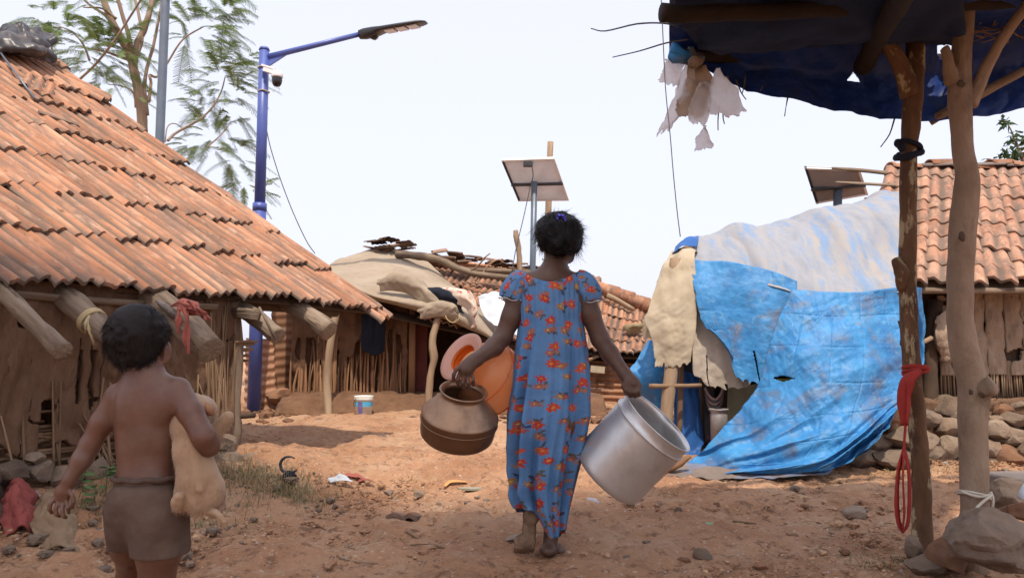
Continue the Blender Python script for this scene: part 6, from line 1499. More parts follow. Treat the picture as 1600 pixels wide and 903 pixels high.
# ------------------------------------------------------------------ woman
def flower_mat():
    m = bpy.data.materials.new('blue floral cotton'); m.use_nodes = True
    nt = m.node_tree; N = nt.nodes; L = nt.links; bs = N['Principled BSDF']
    uv0 = N.new('ShaderNodeUVMap'); uv0.uv_map = 'UVMap'
    dn = N.new('ShaderNodeTexNoise'); dn.inputs['Scale'].default_value = 50; dn.inputs['Detail'].default_value = 3; L.new(uv0.outputs[0], dn.inputs['Vector'])
    ds = N.new('ShaderNodeVectorMath'); ds.operation = 'SUBTRACT'; L.new(dn.outputs['Color'], ds.inputs[0]); ds.inputs[1].default_value = (.5, .5, .5)
    uv = N.new('ShaderNodeVectorMath'); uv.operation = 'MULTIPLY_ADD'; L.new(ds.outputs[0], uv.inputs[0]); uv.inputs[1].default_value = (.026, .026, 0); L.new(uv0.outputs[0], uv.inputs[2])
    base = N.new('ShaderNodeTexNoise'); base.inputs['Scale'].default_value = 7; base.inputs['Detail'].default_value = 6; L.new(uv.outputs[0], base.inputs['Vector'])
    rp = N.new('ShaderNodeValToRGB'); rp.color_ramp.elements[0].position = 0.35; rp.color_ramp.elements[0].color = (0.072, 0.17, 0.34, 1)
    rp.color_ramp.elements[1].position = 0.7; rp.color_ramp.elements[1].color = (0.115, 0.24, 0.445, 1); L.new(base.outputs['Fac'], rp.inputs[0]); col = rp.outputs[0]
    def layer(col, scale, off, R, petals, c_out, c_in, depth, inner=0.35, rnd=0.85):
        mp = N.new('ShaderNodeMapping'); mp.inputs['Location'].default_value = off; L.new(uv.outputs[0], mp.inputs[0])
        vo = N.new('ShaderNodeTexVoronoi'); vo.voronoi_dimensions = '2D'; vo.inputs['Scale'].default_value = scale; vo.inputs['Randomness'].default_value = rnd
        L.new(mp.outputs[0], vo.inputs['Vector'])
        df = N.new('ShaderNodeVectorMath'); df.operation = 'SUBTRACT'; L.new(mp.outputs[0], df.inputs[0]); L.new(vo.outputs['Position'], df.inputs[1])
        sx = N.new('ShaderNodeSeparateXYZ'); L.new(df.outputs[0], sx.inputs[0])
        at = N.new('ShaderNodeMath'); at.operation = 'ARCTAN2'; L.new(sx.outputs[1], at.inputs[0]); L.new(sx.outputs[0], at.inputs[1])
        sc = N.new('ShaderNodeSeparateColor'); L.new(vo.outputs['Color'], sc.inputs[0])
        ph = N.new('ShaderNodeMath'); ph.operation = 'MULTIPLY_ADD'; L.new(sc.outputs[0], ph.inputs[0]); ph.inputs[1].default_value = 6.28
        pm = N.new('ShaderNodeMath'); pm.operation = 'MULTIPLY'; L.new(at.outputs[0], pm.inputs[0]); pm.inputs[1].default_value = petals; L.new(pm.outputs[0], ph.inputs[2])
        cs = N.new('ShaderNodeMath'); cs.operation = 'COSINE'; L.new(ph.outputs[0], cs.inputs[0])
        nz = N.new('ShaderNodeTexNoise'); nz.inputs['Scale'].default_value = scale * 6; L.new(mp.outputs[0], nz.inputs['Vector'])
        e1 = N.new('ShaderNodeMath'); e1.operation = 'MULTIPLY_ADD'; L.new(cs.outputs[0], e1.inputs[0]); e1.inputs[1].default_value = depth; L.new(nz.outputs['Fac'], e1.inputs[2])
        e2 = N.new('ShaderNodeMath'); e2.operation = 'MULTIPLY_ADD'; L.new(e1.outputs[0], e2.inputs[0]); e2.inputs[1].default_value = R; e2.inputs[2].default_value = R * 0.35
        e3 = N.new('ShaderNodeMath'); e3.operation = 'DIVIDE'; L.new(vo.outputs['Distance'], e3.inputs[0]); L.new(e2.outputs[0], e3.inputs[1])
        mk_ = N.new('ShaderNodeMapRange'); mk_.inputs[1].default_value = 1.04; mk_.inputs[2].default_value = 0.96; L.new(e3.outputs[0], mk_.inputs[0])
        mi = N.new('ShaderNodeMapRange'); mi.inputs[1].default_value = inner + .12; mi.inputs[2].default_value = inner; L.new(e3.outputs[0], mi.inputs[0])
        rr = N.new('ShaderNodeMix'); rr.data_type = 'RGBA'; L.new(sc.outputs[1], rr.inputs[0]); rr.inputs[6].default_value = (*c_out[0], 1); rr.inputs[7].default_value = (*c_out[1], 1)
        m1 = N.new('ShaderNodeMix'); m1.data_type = 'RGBA'; L.new(mi.outputs[0], m1.inputs[0]); L.new(rr.outputs[2], m1.inputs[6]); m1.inputs[7].default_value = (*c_in, 1)
        m2 = N.new('ShaderNodeMix'); m2.data_type = 'RGBA'; L.new(mk_.outputs[0], m2.inputs[0]); L.new(col, m2.inputs[6]); L.new(m1.outputs[2], m2.inputs[7])
        return m2.outputs[2]
    col = layer(col, 13.0, (0.011, 0.013, 0), 0.19, 3, ((0.045, 0.06, 0.13), (0.10, 0.10, 0.08)), (0.14, 0.10, 0.05), 0.55, 0.05)     # dark leaves
    col = layer(col, 12.5, (0.045, 0.03, 0), 0.18, 6, ((0.35, 0.19, 0.05), (0.36, 0.07, 0.06)), (0.55, 0.40, 0.12), 0.4, 0.2)            # small ochre blossoms
    col = layer(col, 12.0, (0.05, 0.051, 0), 0.15, 5, ((0.34, 0.06, 0.07), (0.25, 0.16, 0.12)), (0.4, 0.12, 0.08), 0.25, 0.2)
    col = layer(col, 10.8, (0.0, 0.0, 0), 0.215, 7, ((0.40, 0.035, 0.035), (0.48, 0.075, 0.035)), (0.56, 0.22, 0.05), 0.26, 0.25, 0.62)     # large red flowers
    L.new(col, bs.inputs['Base Color']); bs.inputs['Roughness'].default_value = 0.85; bs.inputs['Specular IOR Level'].default_value = 0.2
    nb = N.new('ShaderNodeTexNoise'); nb.inputs['Scale'].default_value = 22; nb.inputs['Detail'].default_value = 4
    mp = N.new('ShaderNodeMapping'); mp.inputs['Scale'].default_value = (1.6, 0.22, 1); L.new(uv.outputs[0], mp.inputs[0]); L.new(mp.outputs[0], nb.inputs['Vector'])
    bp = N.new('ShaderNodeBump'); bp.inputs['Strength'].default_value = 0.9; bp.inputs['Distance'].default_value = 0.012; L.new(nb.outputs['Fac'], bp.inputs['Height']); L.new(bp.outputs[0], bs.inputs['Normal'])
    return m
M['floral'] = flower_mat()

WDP = 3.34
def woman():
    d = WDP
    foot = G(850, 866)
    root = thing('person', 'woman seen from behind in a blue flowered dress walking barefoot and carrying pots', 'person', foot)
    w = lambda x, y, dd=0.0: A(W(x, y, d + dd))
    B = Body(A(W(690, 900, 3.0)) * np.array([1, 0, 0]) + np.array([0, 2.95, -0.06]), np.array([0.62, 3.72, 1.66]), 0.0038)
    # head, face turned away and a little to the right
    hx = (872, 375)
    B.ell(w(873, 372, 0.02), (0.072, 0.092, 0.098), 0.02)
    B.ell(w(880, 388, 0.055), (0.055, 0.062, 0.070), 0.03)          # face and jaw
    B.ell(w(887, 404, 0.085), (0.026, 0.028, 0.022), 0.03)          # chin
    B.ell(w(893, 386, 0.118), (0.012, 0.020, 0.016), 0.015)         # nose
    B.cone(w(892, 377, 0.105), w(892, 383, 0.125), 0.008, 0.010, 0.012)
    for s in (-1, 1): B.ell(w(888 + s * 9, 374, 0.095), (0.016, 0.014, 0.010), 0.010)   # brows
    for s in (-1, 1): B.ell(w(888 + s * 9, 379, 0.098), (0.011, 0.010, 0.008), 0.004)   # eyes
    B.cone(w(882, 395, 0.108), w(898, 395, 0.108), 0.007, 0.007, 0.008)                 # lips
    for s, x in ((-1, 847), (1, 902)): B.ell(w(x, 384, 0.03), (0.012, 0.020, 0.030), 0.008)
    # neck and trunk
    B.chain([w(872, 396, 0.02), w(866, 420, 0.01), w(862, 440, 0.0)], [0.050, 0.052, 0.066], 0.03)
    B.cone(w(858, 436, 0.0), w(820, 443, 0.0), 0.050, 0.048, 0.04); B.cone(w(862, 436, 0.0), w(905, 443, 0.0), 0.050, 0.048, 0.04)
    B.ell(w(861, 492, 0.02), (0.135, 0.078, 0.19), 0.05)
    for s, x in ((-1, 838), (1, 886)): B.ell(w(x, 460, -0.030), (0.052, 0.028, 0.07), 0.03)      # shoulder blades
    B.ell(w(862, 590, 0.01), (0.12, 0.08, 0.16), 0.06); B.ell(w(860, 650, 0.0), (0.145, 0.095, 0.13), 0.06)
    # legs
    B.chain([w(838, 660, 0.02), w(832, 735, 0.03), w(836, 742, 0.03), w(834, 796, 0.02)], [0.082, 0.055, 0.052, 0.032], 0.012)
    B.chain([w(880, 660, 0.0), w(869, 755, 0.05), w(860, 846, 0.04)], [0.082, 0.054, 0.031], 0.012)
    # arms
    B.chain([w(813, 452, 0), w(800, 495, 0.0), w(785, 527, 0.0)], [0.054, 0.046, 0.040], 0.02)
    B.chain([w(785, 527, 0.0), w(772, 542, -0.04), w(744, 562, -0.115), w(738, 566, -0.13)], [0.040, 0.040, 0.028, 0.026], 0.02)
    B.chain([w(910, 452, 0), w(922, 490, 0.0), w(938, 530, 0.0)], [0.054, 0.045, 0.040], 0.02)
    B.chain([w(938, 530, 0.0), w(953, 552, -0.02), w(976, 584, -0.06), w(981, 591, -0.07)], [0.040, 0.038, 0.027, 0.025], 0.02)
    # left hand dipping into the pot mouth
    hd = -0.145
    B.ell(w(729, 574, hd), (0.030, 0.020, 0.034), 0.02); B.cone(w(738, 565, -0.13), w(728, 578, hd), 0.025, 0.027, 0.02)
    for pts, r in (([(719, 582, hd - .004), (714, 594, hd - .012), (717, 604, hd)], 0.0088), ([(725, 585, hd - .006), (723, 598, hd - .014), (725, 608, hd)], 0.0092),
                   ([(731, 586, hd - .004), (732, 598, hd - .012), (733, 607, hd)], 0.0088), ([(737, 583, hd), (740, 594, hd - .008), (740, 602, hd + .004)], 0.0076),
                   ([(722, 570, hd - .01), (713, 577, hd - .02), (709, 585, hd - .022), (708, 591, hd - .018)], 0.0092)):
        B.chain([w(*p) for p in pts], np.linspace(r, r * .82, len(pts)), 0.006)
    # right hand closed over the drum rim
    hd = -0.085
    B.ell(w(988, 598, hd), (0.030, 0.024, 0.030), 0.02); B.cone(w(981, 591, -0.07), w(988, 598, hd), 0.025, 0.027, 0.02)
    for k, (x, y) in enumerate(((980, 603), (986, 606), (993, 607), (999, 605))):
        B.chain([w(x + 1, y - 3, hd - .012), w(x - 1, y + 6, hd - .026), w(x - 1, y + 12, hd - .012), w(x + 1, y + 12, hd + .004)], [0.0095, 0.0092, 0.0085, 0.008], 0.005)
    B.chain([w(978, 594, hd - .01), w(974, 603, hd - .02), w(977, 612, hd - .022)], [0.010, 0.0098, 0.0085], 0.006)
    # lifted left foot, sole towards the viewer, toes bent on the ground
    B.cone(w(834, 790, 0.02), w(830, 802, 0.01), 0.034, 0.034, 0.02)
    B.ell(w(830, 806, -0.008), (0.038, 0.026, 0.040), 0.008); B.ell(w(827, 826, 0.0), (0.031, 0.018, 0.060), 0.012); B.ell(w(820, 845, -0.008), (0.050, 0.020, 0.034), 0.010)
    for k in range(5): B.cone(w(807 + k * 6.4, 854 + (2.2 - abs(k - 2)) * .8, -0.006), w(806 + k * 6.4, 861 + (2 - abs(k - 2.2)) * .9, 0.02), 0.0105, 0.0098 - 0.0006 * k, 0.005)
    # planted right foot seen from the heel
    B.cone(w(860, 842, 0.04), w(857, 857, 0.02), 0.030, 0.029, 0.008); B.ell(w(856, 859, 0.015), (0.036, 0.042, 0.026), 0.008)
    B.cone(w(857, 859, 0.02), w(868, 857, 0.14), 0.029, 0.030, 0.008); B.ell(w(872, 858, 0.14), (0.044, 0.06, 0.019), 0.010)
    for k in range(5): B.cone(w(861 + k * 5, 854, 0.19), w(862 + k * 5, 854, 0.225 - .006 * k), 0.011, 0.009, 0.005)
    V, q = B.mesh()
    c = V[q].mean(1); nn = np.cross(V[q[:, 1]] - V[q[:, 0]], V[q[:, 2]] - V[q[:, 0]]); nn /= np.linalg.norm(nn, axis=1, keepdims=True) + 1e-12
    lo, hi = w(800, 870), w(845, 792)
    sole = (c[:, 2] < hi[2]) & (c[:, 0] < hi[0]) & (nn[:, 1] < -0.62) & (c[:, 2] > 0.0)
    mk('body', V, q, None, root, mats=[M['skin'], M['sole']], midx=sole.astype(int))
    # dress: rings with gathered folds
    na, rows = 220, 150
    sil = [(431, 806, 912), (446, 805, 914), (470, 808, 912), (500, 811, 911), (550, 804, 919), (600, 798, 922), (650, 793, 922), (700, 793, 911), (740, 796, 901), (770, 797, 895), (800, 808, 888), (838, 832, 882)]
    ys = np.array([s[0] for s in sil], float); xl = np.array([s[1] for s in sil], float); xr = np.array([s[2] for s in sil], float)
    a = np.linspace(0, 2 * np.pi, na, endpoint=False)                 # a = 3pi/2 faces the viewer
    V = []; UV = []
    vs_ = np.linspace(0, 1, rows)
    ca, sa = np.cos(a), np.sin(a)
    rs = np.random.default_rng(5)
    phase = rs.uniform(0, 6.28, 12)
    for i, v in enumerate(vs_):
        top = 442 - 20 * np.abs(ca) ** 1.6 + 2 * sa                      # scooped neck
        # hem climbs over the lifted left foot
        hemx = np.where(ca < 0, xl[-2] + 0 * ca, 0)
        hem = 797 + 42 * sstep(-0.40, 0.10, ca) - 10 * sstep(0.5, 1.0, ca) + 3 * np.sin(a * 3)
        y = top + (hem - top) * v
        L_ = np.interp(y, ys, xl); R_ = np.interp(y, ys, xr)
        # neckline ring is drawn in towards the shoulders
        cx = (L_ + R_) / 2; hw = (R_ - L_) / 2
        pin = 1 - 0.10 * np.exp(-v * 40)
        hd = np.interp(y, [425, 480, 560, 650, 740, 800, 838], [0.112, 0.128, 0.135, 0.15, 0.135, 0.11, 0.085])
        hd = hd * (1 - 0.04 * np.exp(-v * 25))
        # back of the hips pushes the cloth out a little
        fold = 0.0
        g = np.exp(-v * 5)
        fold = fold + 0.022 * g * np.sin(a * 34 + phase[0] + 1.2 * np.sin(a * 5)) * sstep(0.0, 0.03, v + .006)
        for kk, (n_, am) in enumerate(((8, 0.095), (13, 0.075), (23, 0.030))):
            fold = fold + am * sstep(0.03, 0.75, v) * np.sin(a * n_ + phase[kk + 1] + 1.6 * np.sin(v * (3 + kk) + a * 2 + phase[kk + 5]))
        # slanting drapes gathered by the stride near the hem, left side
        fold = fold + 0.05 * sstep(0.72, 0.95, v) * np.sin(v * 46 + ca * 7 + 1.0) * sstep(0.2, -0.7, ca)
        lim = 1 + fold
        X = cx + hw * pin * np.sign(ca) * np.abs(ca) ** 0.92 * np.where(np.abs(ca) > 0.93, 1 + 0.25 * fold, lim)
        Yd = 0.02 + hd * sa * (1 + 1.8 * fold)
        pts = [A(W(X[k], y[k], d + Yd[k])) for k in range(na)]
        V += pts
        UV += [(0.5 + ((a[k] / (2 * np.pi) + 0.75) % 1.0 - 0.5) * 0.82, (y[k] - 430) / 346.0) for k in range(na)]
    V = np.array(V)
    idx = np.arange(rows * na).reshape(rows, na); nx = np.roll(idx, -1, axis=1)
    qd = np.stack([idx[:-1], nx[:-1], nx[1:], idx[1:]], -1).reshape(-1, 4)
    UV = np.array(UV)
    # lift of the seam where the uv jumps (front of the body, out of view)
    Vall = [V]; Qall = [qd]; Uall = [UV]; off = len(V)
    # sleeves: short puffed tubes
    for s, pts, rad in ((-1, [(824, 437, 0.0), (813, 443, 0.0), (805, 456, 0.0), (801, 468, 0.0)], [0.046, 0.062, 0.068, 0.062]), (1, [(898, 436, 0.0), (909, 442, 0.0), (917, 455, 0.0), (921, 471, 0.0)], [0.046, 0.060, 0.064, 0.056])):
        P = resample([w(*p) for p in pts], 8)
        Tv, Tf = tube_geo(P, rad, 64, 0.0, 0.92, capr=False)
        Tv = np.array([tuple(v) for v in Tv]); m = len(P)
        C = np.repeat(P, 64, 0); an = np.tile(np.linspace(0, 2 * np.pi, 64, endpoint=False), m); tt = np.repeat(np.linspace(0, 1, m), 64)
        f = 1 + 0.05 * np.sin(an * 11 + tt * 3) * (0.4 + tt) + 0.05 * np.sin(an * 5 + 2 * tt) * tt + 0.05 * np.sin(an * 17) * np.exp(-tt * 3)
        Tv = C + (Tv - C) * f[:, None]
        Vall.append(Tv); Qall.append(np.array(Tf) + off); off += len(Tv)
        Uall.append(np.stack([an * 0.066 + 0.33 * s, tt * 0.15 + 1.5], -1))
    fl = np.concatenate(Qall).tolist()
    o = mk('dress', np.concatenate(Vall), fl, M['floral'], root, uv=np.concatenate(Uall))
    sol = o.modifiers.new('thickness', 'SOLIDIFY'); sol.thickness = 0.003; sol.offset = 0
    # pale sleeve and neck edging
    mb = MB()
    for (x, y, rx, ry, an) in ((801, 469.5, 0.064, 0.058, 0.18), (921.5, 472.5, 0.058, 0.053, -0.10)):
        R = Matrix.Rotation(an, 3, 'Y')
        cc = Vector(w(x, y)); mb.tube([cc + R @ Vector((rx * math.cos(t) * (1 + .04 * math.sin(t * 11)), ry * math.sin(t), 0.004 * math.sin(t * 5))) for t in np.linspace(0, 2 * math.pi, 49)], 0.0022, 5)
    mb.build('sleeve_edging', M['white_cloth'], root)
    # hair: full mass gathered at the back with loose strands
    Hb = Body(w(820, 425, 0) - np.array([0, .18, 0]), w(930, 318, 0) + np.array([0, .16, 0]), 0.0045)
    Hb.ell(w(874, 361, -0.012), (0.090, 0.099, 0.086), 0.02); Hb.ell(w(877, 382, -0.062), (0.066, 0.052, 0.052), 0.03); Hb.ell(w(857, 366, -0.01), (0.060, 0.080, 0.082), 0.03); Hb.ell(w(895, 372, 0.0), (0.045, 0.075, 0.075), 0.03)
    hv, hq = Hb.mesh()
    n = fbm(hv, 26, 3, 4); cen = w(874, 365, -0.01); dr = hv - cen; dr /= np.linalg.norm(dr, axis=1, keepdims=True)
    hv = hv + dr * (0.006 * n)[:, None]
    ho = mk('hair', hv, hq, M['hair'], root)
    rs2 = random.Random(8); SV = []; SF = []
    P, Nn = surf_points(hv, hq, 2600, np.random.default_rng(2))
    bun = w(882, 378, -0.10)
    tn = (bun - P); tn -= Nn * (tn * Nn).sum(1, keepdims=True); tn /= np.linalg.norm(tn, axis=1, keepdims=True) + 1e-9
    strands(SV, SF, P - Nn * 0.003, tn + Nn * 0.07, 0.06, 0.0011, rs2, 0.08, 0.1)
    P, Nn = surf_points(hv, hq, 12, np.random.default_rng(3), lambda p: p[:, 2] > cen[2] - .09)
    strands(SV, SF, P, Nn * .6 + np.array([0, 0, -.5]), 0.04, 0.0005, rs2, 0.8, 0.5, 5)
    P, Nn = surf_points(hv, hq, 220, np.random.default_rng(6), lambda p: (p[:, 2] < cen[2] - .01) & (np.abs(p[:, 0] - cen[0]) > .045))
    strands(SV, SF, P, Nn * .35 + np.array([0, -.1, -1.]), 0.038, 0.0009, rs2, 0.45, 0.2, 4)
    so = mk('loose_strands', SV, SF, M['hair'], ho, smooth=False)
    # hair clip, flower shaped
    q0 = w(877, 341, -0.092); mb = MB()
    mclip = mat('shiny blue clip', [(0.03, 0.025, 0.42), (0.06, 0.05, 0.62)], 20, 0.3, 0.0, spec=0.6)
    for k in range(7):
        a_ = k * 2.4; r = 0.012 + 0.004 * (k % 3)
        cc = Vector(q0) + Vector((r * math.cos(a_), -0.006 - 0.003 * (k % 2), r * math.sin(a_)))
        V_, F_ = rock_geo(cc, 0.009, 400 + k, 2, 0.5, (1, .55, .8)); mb.add(V_, F_)
    V_, F_ = rock_geo(Vector(q0) + Vector((0.006, -0.008, -0.022)), 0.009, 410, 2, 0.3, (.8, .5, 1.2)); mb.add(V_, F_)
    mb.build('hair_clip', mclip, root)
    # bead necklace, a beaded string
    nk = []
    for t in np.linspace(0.15, math.pi - 0.15, 30):
        nk.append(w(872 - 25 * math.cos(t), 400 + 9 * math.sin(t) - 1.0 * math.cos(t) * -4, 0.02) + np.array([0, -0.070 * math.sin(t), 0]))
    mb = MB(); mb.tube([Vector(p) for p in nk], 0.0022, 6)
    for k, p in enumerate(nk):
        V_, F_ = rock_geo(p, 0.0036, 1, 1, 0.0); mb.add(V_, F_)
    mb.build('necklace', mat('dark beads', [(0.02, 0.015, 0.015), (0.30, 0.20, 0.10)], 260, 0.35, 0), root)
woman()

# ------------------------------------------------------------------ vessels she carries
def axis_matrix(c, up, roll=0.0):
    up = Vector(up).normalized(); R = up.to_track_quat('Z', 'Y').to_matrix().to_4x4()
    return Matrix.Translation(Vector(c)) @ R

def vessels():
    # brown metal water pot
    d = WDP - 0.145
    c = W(713, 686, d + 0.11)
    root = thing('water_pot', 'brown metal water pot with flared rim hanging from the woman\'s left hand', 'pot', c)
    up = Vector((0.17, -0.42, 1.0))
    T = axis_matrix(c, up) @ Matrix.Diagonal((1, 1, 0.91, 1))
    s = d / F
    mp_ = mat('dull brown metal', [(0.25, 0.145, 0.085), (0.32, 0.20, 0.125), (0.37, 0.245, 0.165)], 5, 0.36, 0.15, 70, [((0.10, 0.06, 0.04), 9, 0.6, 0.1, 0.6), ((0.34, 0.27, 0.20), 60, 0.72, 0.02, 0.5)], metal=0.65, bdist=0.002, spec=0.5)
    mlo = mat('darker brown metal', [(0.13, 0.062, 0.030), (0.18, 0.090, 0.046)], 6, 0.28, 0.15, 70, [((0.17, 0.11, 0.07), 9, 0.62, 0.08, 0.5)], metal=0.35, bdist=0.002, spec=0.4)
    R = 60 * (d + 0.06) / F
    prof = [(0.001, 0.004), (R * .70, 0.0), (R * .88, 0.010), (R * .955, 0.026), (R * .975, 0.05), (R * .99, 0.105), (R, 0.130)]
    MB().lathe([(float(r_), float(z_)) for r_, z_ in zip(np.interp(np.linspace(0, 6, 25), range(7), [p[0] for p in prof]), np.interp(np.linspace(0, 6, 25), range(7), [p[1] for p in prof]))], T, 56, dent=0.012).build('lower_body', mlo, root)
    prof = [(R, 0.130), (R * 1.01, 0.133), (R * 1.0, 0.139), (R * .95, 0.150), (R * .76, 0.188), (R * .60, 0.220), (R * .55, 0.231), (R * .54, 0.238), (R * .56, 0.247), (R * .605, 0.255), (R * .625, 0.260), (R * .605, 0.265), (R * .56, 0.261), (R * .50, 0.248), (R * .48, 0.238), (R * .60, 0.215), (R * .9, 0.15), (R * .93, 0.03), (0.001, 0.015)]
    MB().lathe(prof, T, 56).build('shoulder_and_rim', mp_, root)
    mb = MB(); mb.tube([T @ Vector((R * 1.003 * math.cos(a), R * 1.003 * math.sin(a), 0.104)) for a in np.linspace(0, 2 * math.pi, 65)], 0.0022, 5); mb.build('seam_ring', mp_, root)
    # orange plastic water pot, mouth towards the left
    d2 = WDP + 0.10
    root2 = thing('water_pot', 'orange translucent plastic water pot tucked under the woman\'s left arm', 'pot', W(760, 590, d2))
    mo = bpy.data.materials.new('orange translucent plastic'); mo.use_nodes = True
    bs = mo.node_tree.nodes['Principled BSDF']; bs.inputs['Base Color'].default_value = (0.80, 0.30, 0.12, 1); bs.inputs['Roughness'].default_value = 0.28
    bs.inputs['Subsurface Weight'].default_value = 0.0
    nt = mo.node_tree; tr = nt.nodes.new('ShaderNodeBsdfTranslucent'); tr.inputs[0].default_value = (0.95, 0.50, 0.24, 1)
    tp = nt.nodes.new('ShaderNodeBsdfTransparent'); tp.inputs[0].default_value = (0.98, 0.80, 0.68, 1)
    ms = nt.nodes.new('ShaderNodeMixShader'); ms.inputs[0].default_value = 0.6; m3 = nt.nodes.new('ShaderNodeMixShader'); m3.inputs[0].default_value = 0.22
    nt.links.new(bs.outputs[0], ms.inputs[1]); nt.links.new(tr.outputs[0], ms.inputs[2]); nt.links.new(ms.outputs[0], m3.inputs[1]); nt.links.new(tp.outputs[0], m3.inputs[2]); nt.links.new(m3.outputs[0], nt.nodes['Material Output'].inputs[0])
    mnz = nt.nodes.new('ShaderNodeTexNoise'); mnz.inputs['Scale'].default_value = 9; mnz.inputs['Detail'].default_value = 5
    rp = nt.nodes.new('ShaderNodeValToRGB'); rp.color_ramp.elements[0].color = (0.84, 0.32, 0.12, 1); rp.color_ramp.elements[1].color = (0.86, 0.50, 0.30, 1); rp.color_ramp.elements[0].position = .35; rp.color_ramp.elements[1].position = .7
    tc = nt.nodes.new('ShaderNodeTexCoord'); nt.links.new(tc.outputs['Object'], mnz.inputs[0]); nt.links.new(mnz.outputs['Fac'], rp.inputs[0]); nt.links.new(rp.outputs[0], bs.inputs['Base Color'])
    ax = Vector((-0.62, -0.58, 0.52)).normalized()
    cen = W(762, 590, d2)
    T = axis_matrix(cen, ax)
    R = 0.172
    prof = [(0.001, -0.135), (R * .55, -0.13), (R * .85, -0.10), (R * .98, -0.05), (R, 0.0), (R * .93, 0.055), (R * .74, 0.10), (R * .5, 0.128), (R * .40, 0.136)]
    MB().lathe(prof, T, 56).build('pot_body', mo, root2)
    for z in (-0.085, 0.03):
        mb = MB(); r = float(np.interp(z, [p[1] for p in prof], [p[0] for p in prof])) + 0.001
        mb.tube([T @ Vector((r * math.cos(a), r * math.sin(a), z)) for a in np.linspace(0, 2 * math.pi, 57)], 0.004, 6); mb.build('moulded_ring', mo, root2)
    mneck = mat('bright orange plastic', [(0.80, 0.17, 0.02), (0.85, 0.22, 0.03)], 8, 0.3, 0, trans=0.3)
    MB().lathe([(R * .40, 0.134), (R * .385, 0.15), (R * .40, 0.170), (R * .42, 0.172), (R * .36, 0.15), (R * .38, 0.13)], T, 48).build('neck', mneck, root2)
    MB().lathe([(R * .40, 0.165), (R * .60, 0.178), (R * .70, 0.184), (R * .71, 0.188), (R * .70, 0.191), (R * .58, 0.186), (R * .40, 0.176)], T, 48).build('rim', mat('pale pink translucent plastic', [(0.70, 0.42, 0.32), (0.74, 0.50, 0.42)], 8, 0.35, 0, trans=0.5), root2)
    # aluminium drum
    d3 = WDP - 0.08
    rim = A(W(1028, 657, d3)); bot = A(W(947, 742, d3 + 0.10))
    up = Vector(rim - bot); Ln = up.length; up.normalize()
    root3 = thing('metal_drum', 'large silver aluminium drum tilted in the woman\'s right hand', 'drum', Vector(bot))
    T = axis_matrix(bot, up)
    R = 0.178
    ms_ = mat('scuffed aluminium', [(0.52, 0.515, 0.505), (0.60, 0.59, 0.58), (0.66, 0.655, 0.645)], 4, 0.36, 0.2, 60, [((0.34, 0.30, 0.26), 6, 0.62, 0.1, 0.5), ((0.14, 0.08, 0.05), 34, 0.74, 0.015, 0.8)], metal=0.65, stretch=(1, 1, .5), bdist=0.002, spec=0.5)
    prof = [(0.001, 0.002), (R * .93, 0.0), (R * .985, 0.008), (R, 0.025), (R, Ln - 0.055), (R * 1.012, Ln - 0.050), (R * 1.012, Ln - 0.046), (R * .985, Ln - 0.041), (R * .99, Ln - 0.02), (R * 1.0, Ln - 0.004), (R * 1.004, Ln), (R * .99, Ln), (R * .965, Ln - 0.02), (R * .965, Ln - 0.04), (R * .985, Ln - 0.05), (R * .985, 0.03), (R * .95, 0.012), (0.001, 0.01)]
    prof = [p for a_, b_ in zip(prof[:4], prof[1:5]) for p in ([a_] if abs(b_[1] - a_[1]) < .1 else [(a_[0] + (b_[0] - a_[0]) * t, a_[1] + (b_[1] - a_[1]) * t) for t in np.linspace(0, 1, 24)[:-1]])] + prof[4:]
    MB().lathe(prof, T, 72, dent=0.018).build('drum_body', ms_, root3)
    mb = MB(); mb.tube([T @ Vector((R * 1.008 * math.cos(a), R * 1.008 * math.sin(a), Ln - 0.05)) for a in np.linspace(0, 2 * math.pi, 73)], 0.004, 6); mb.build('rolled_band', ms_, root3)
    mb = MB(); mb.tube([T @ Vector((R * math.cos(a), R * math.sin(a), Ln)) for a in np.linspace(0, 2 * math.pi, 73)], 0.003, 6); mb.build('rim', ms_, root3)
vessels()

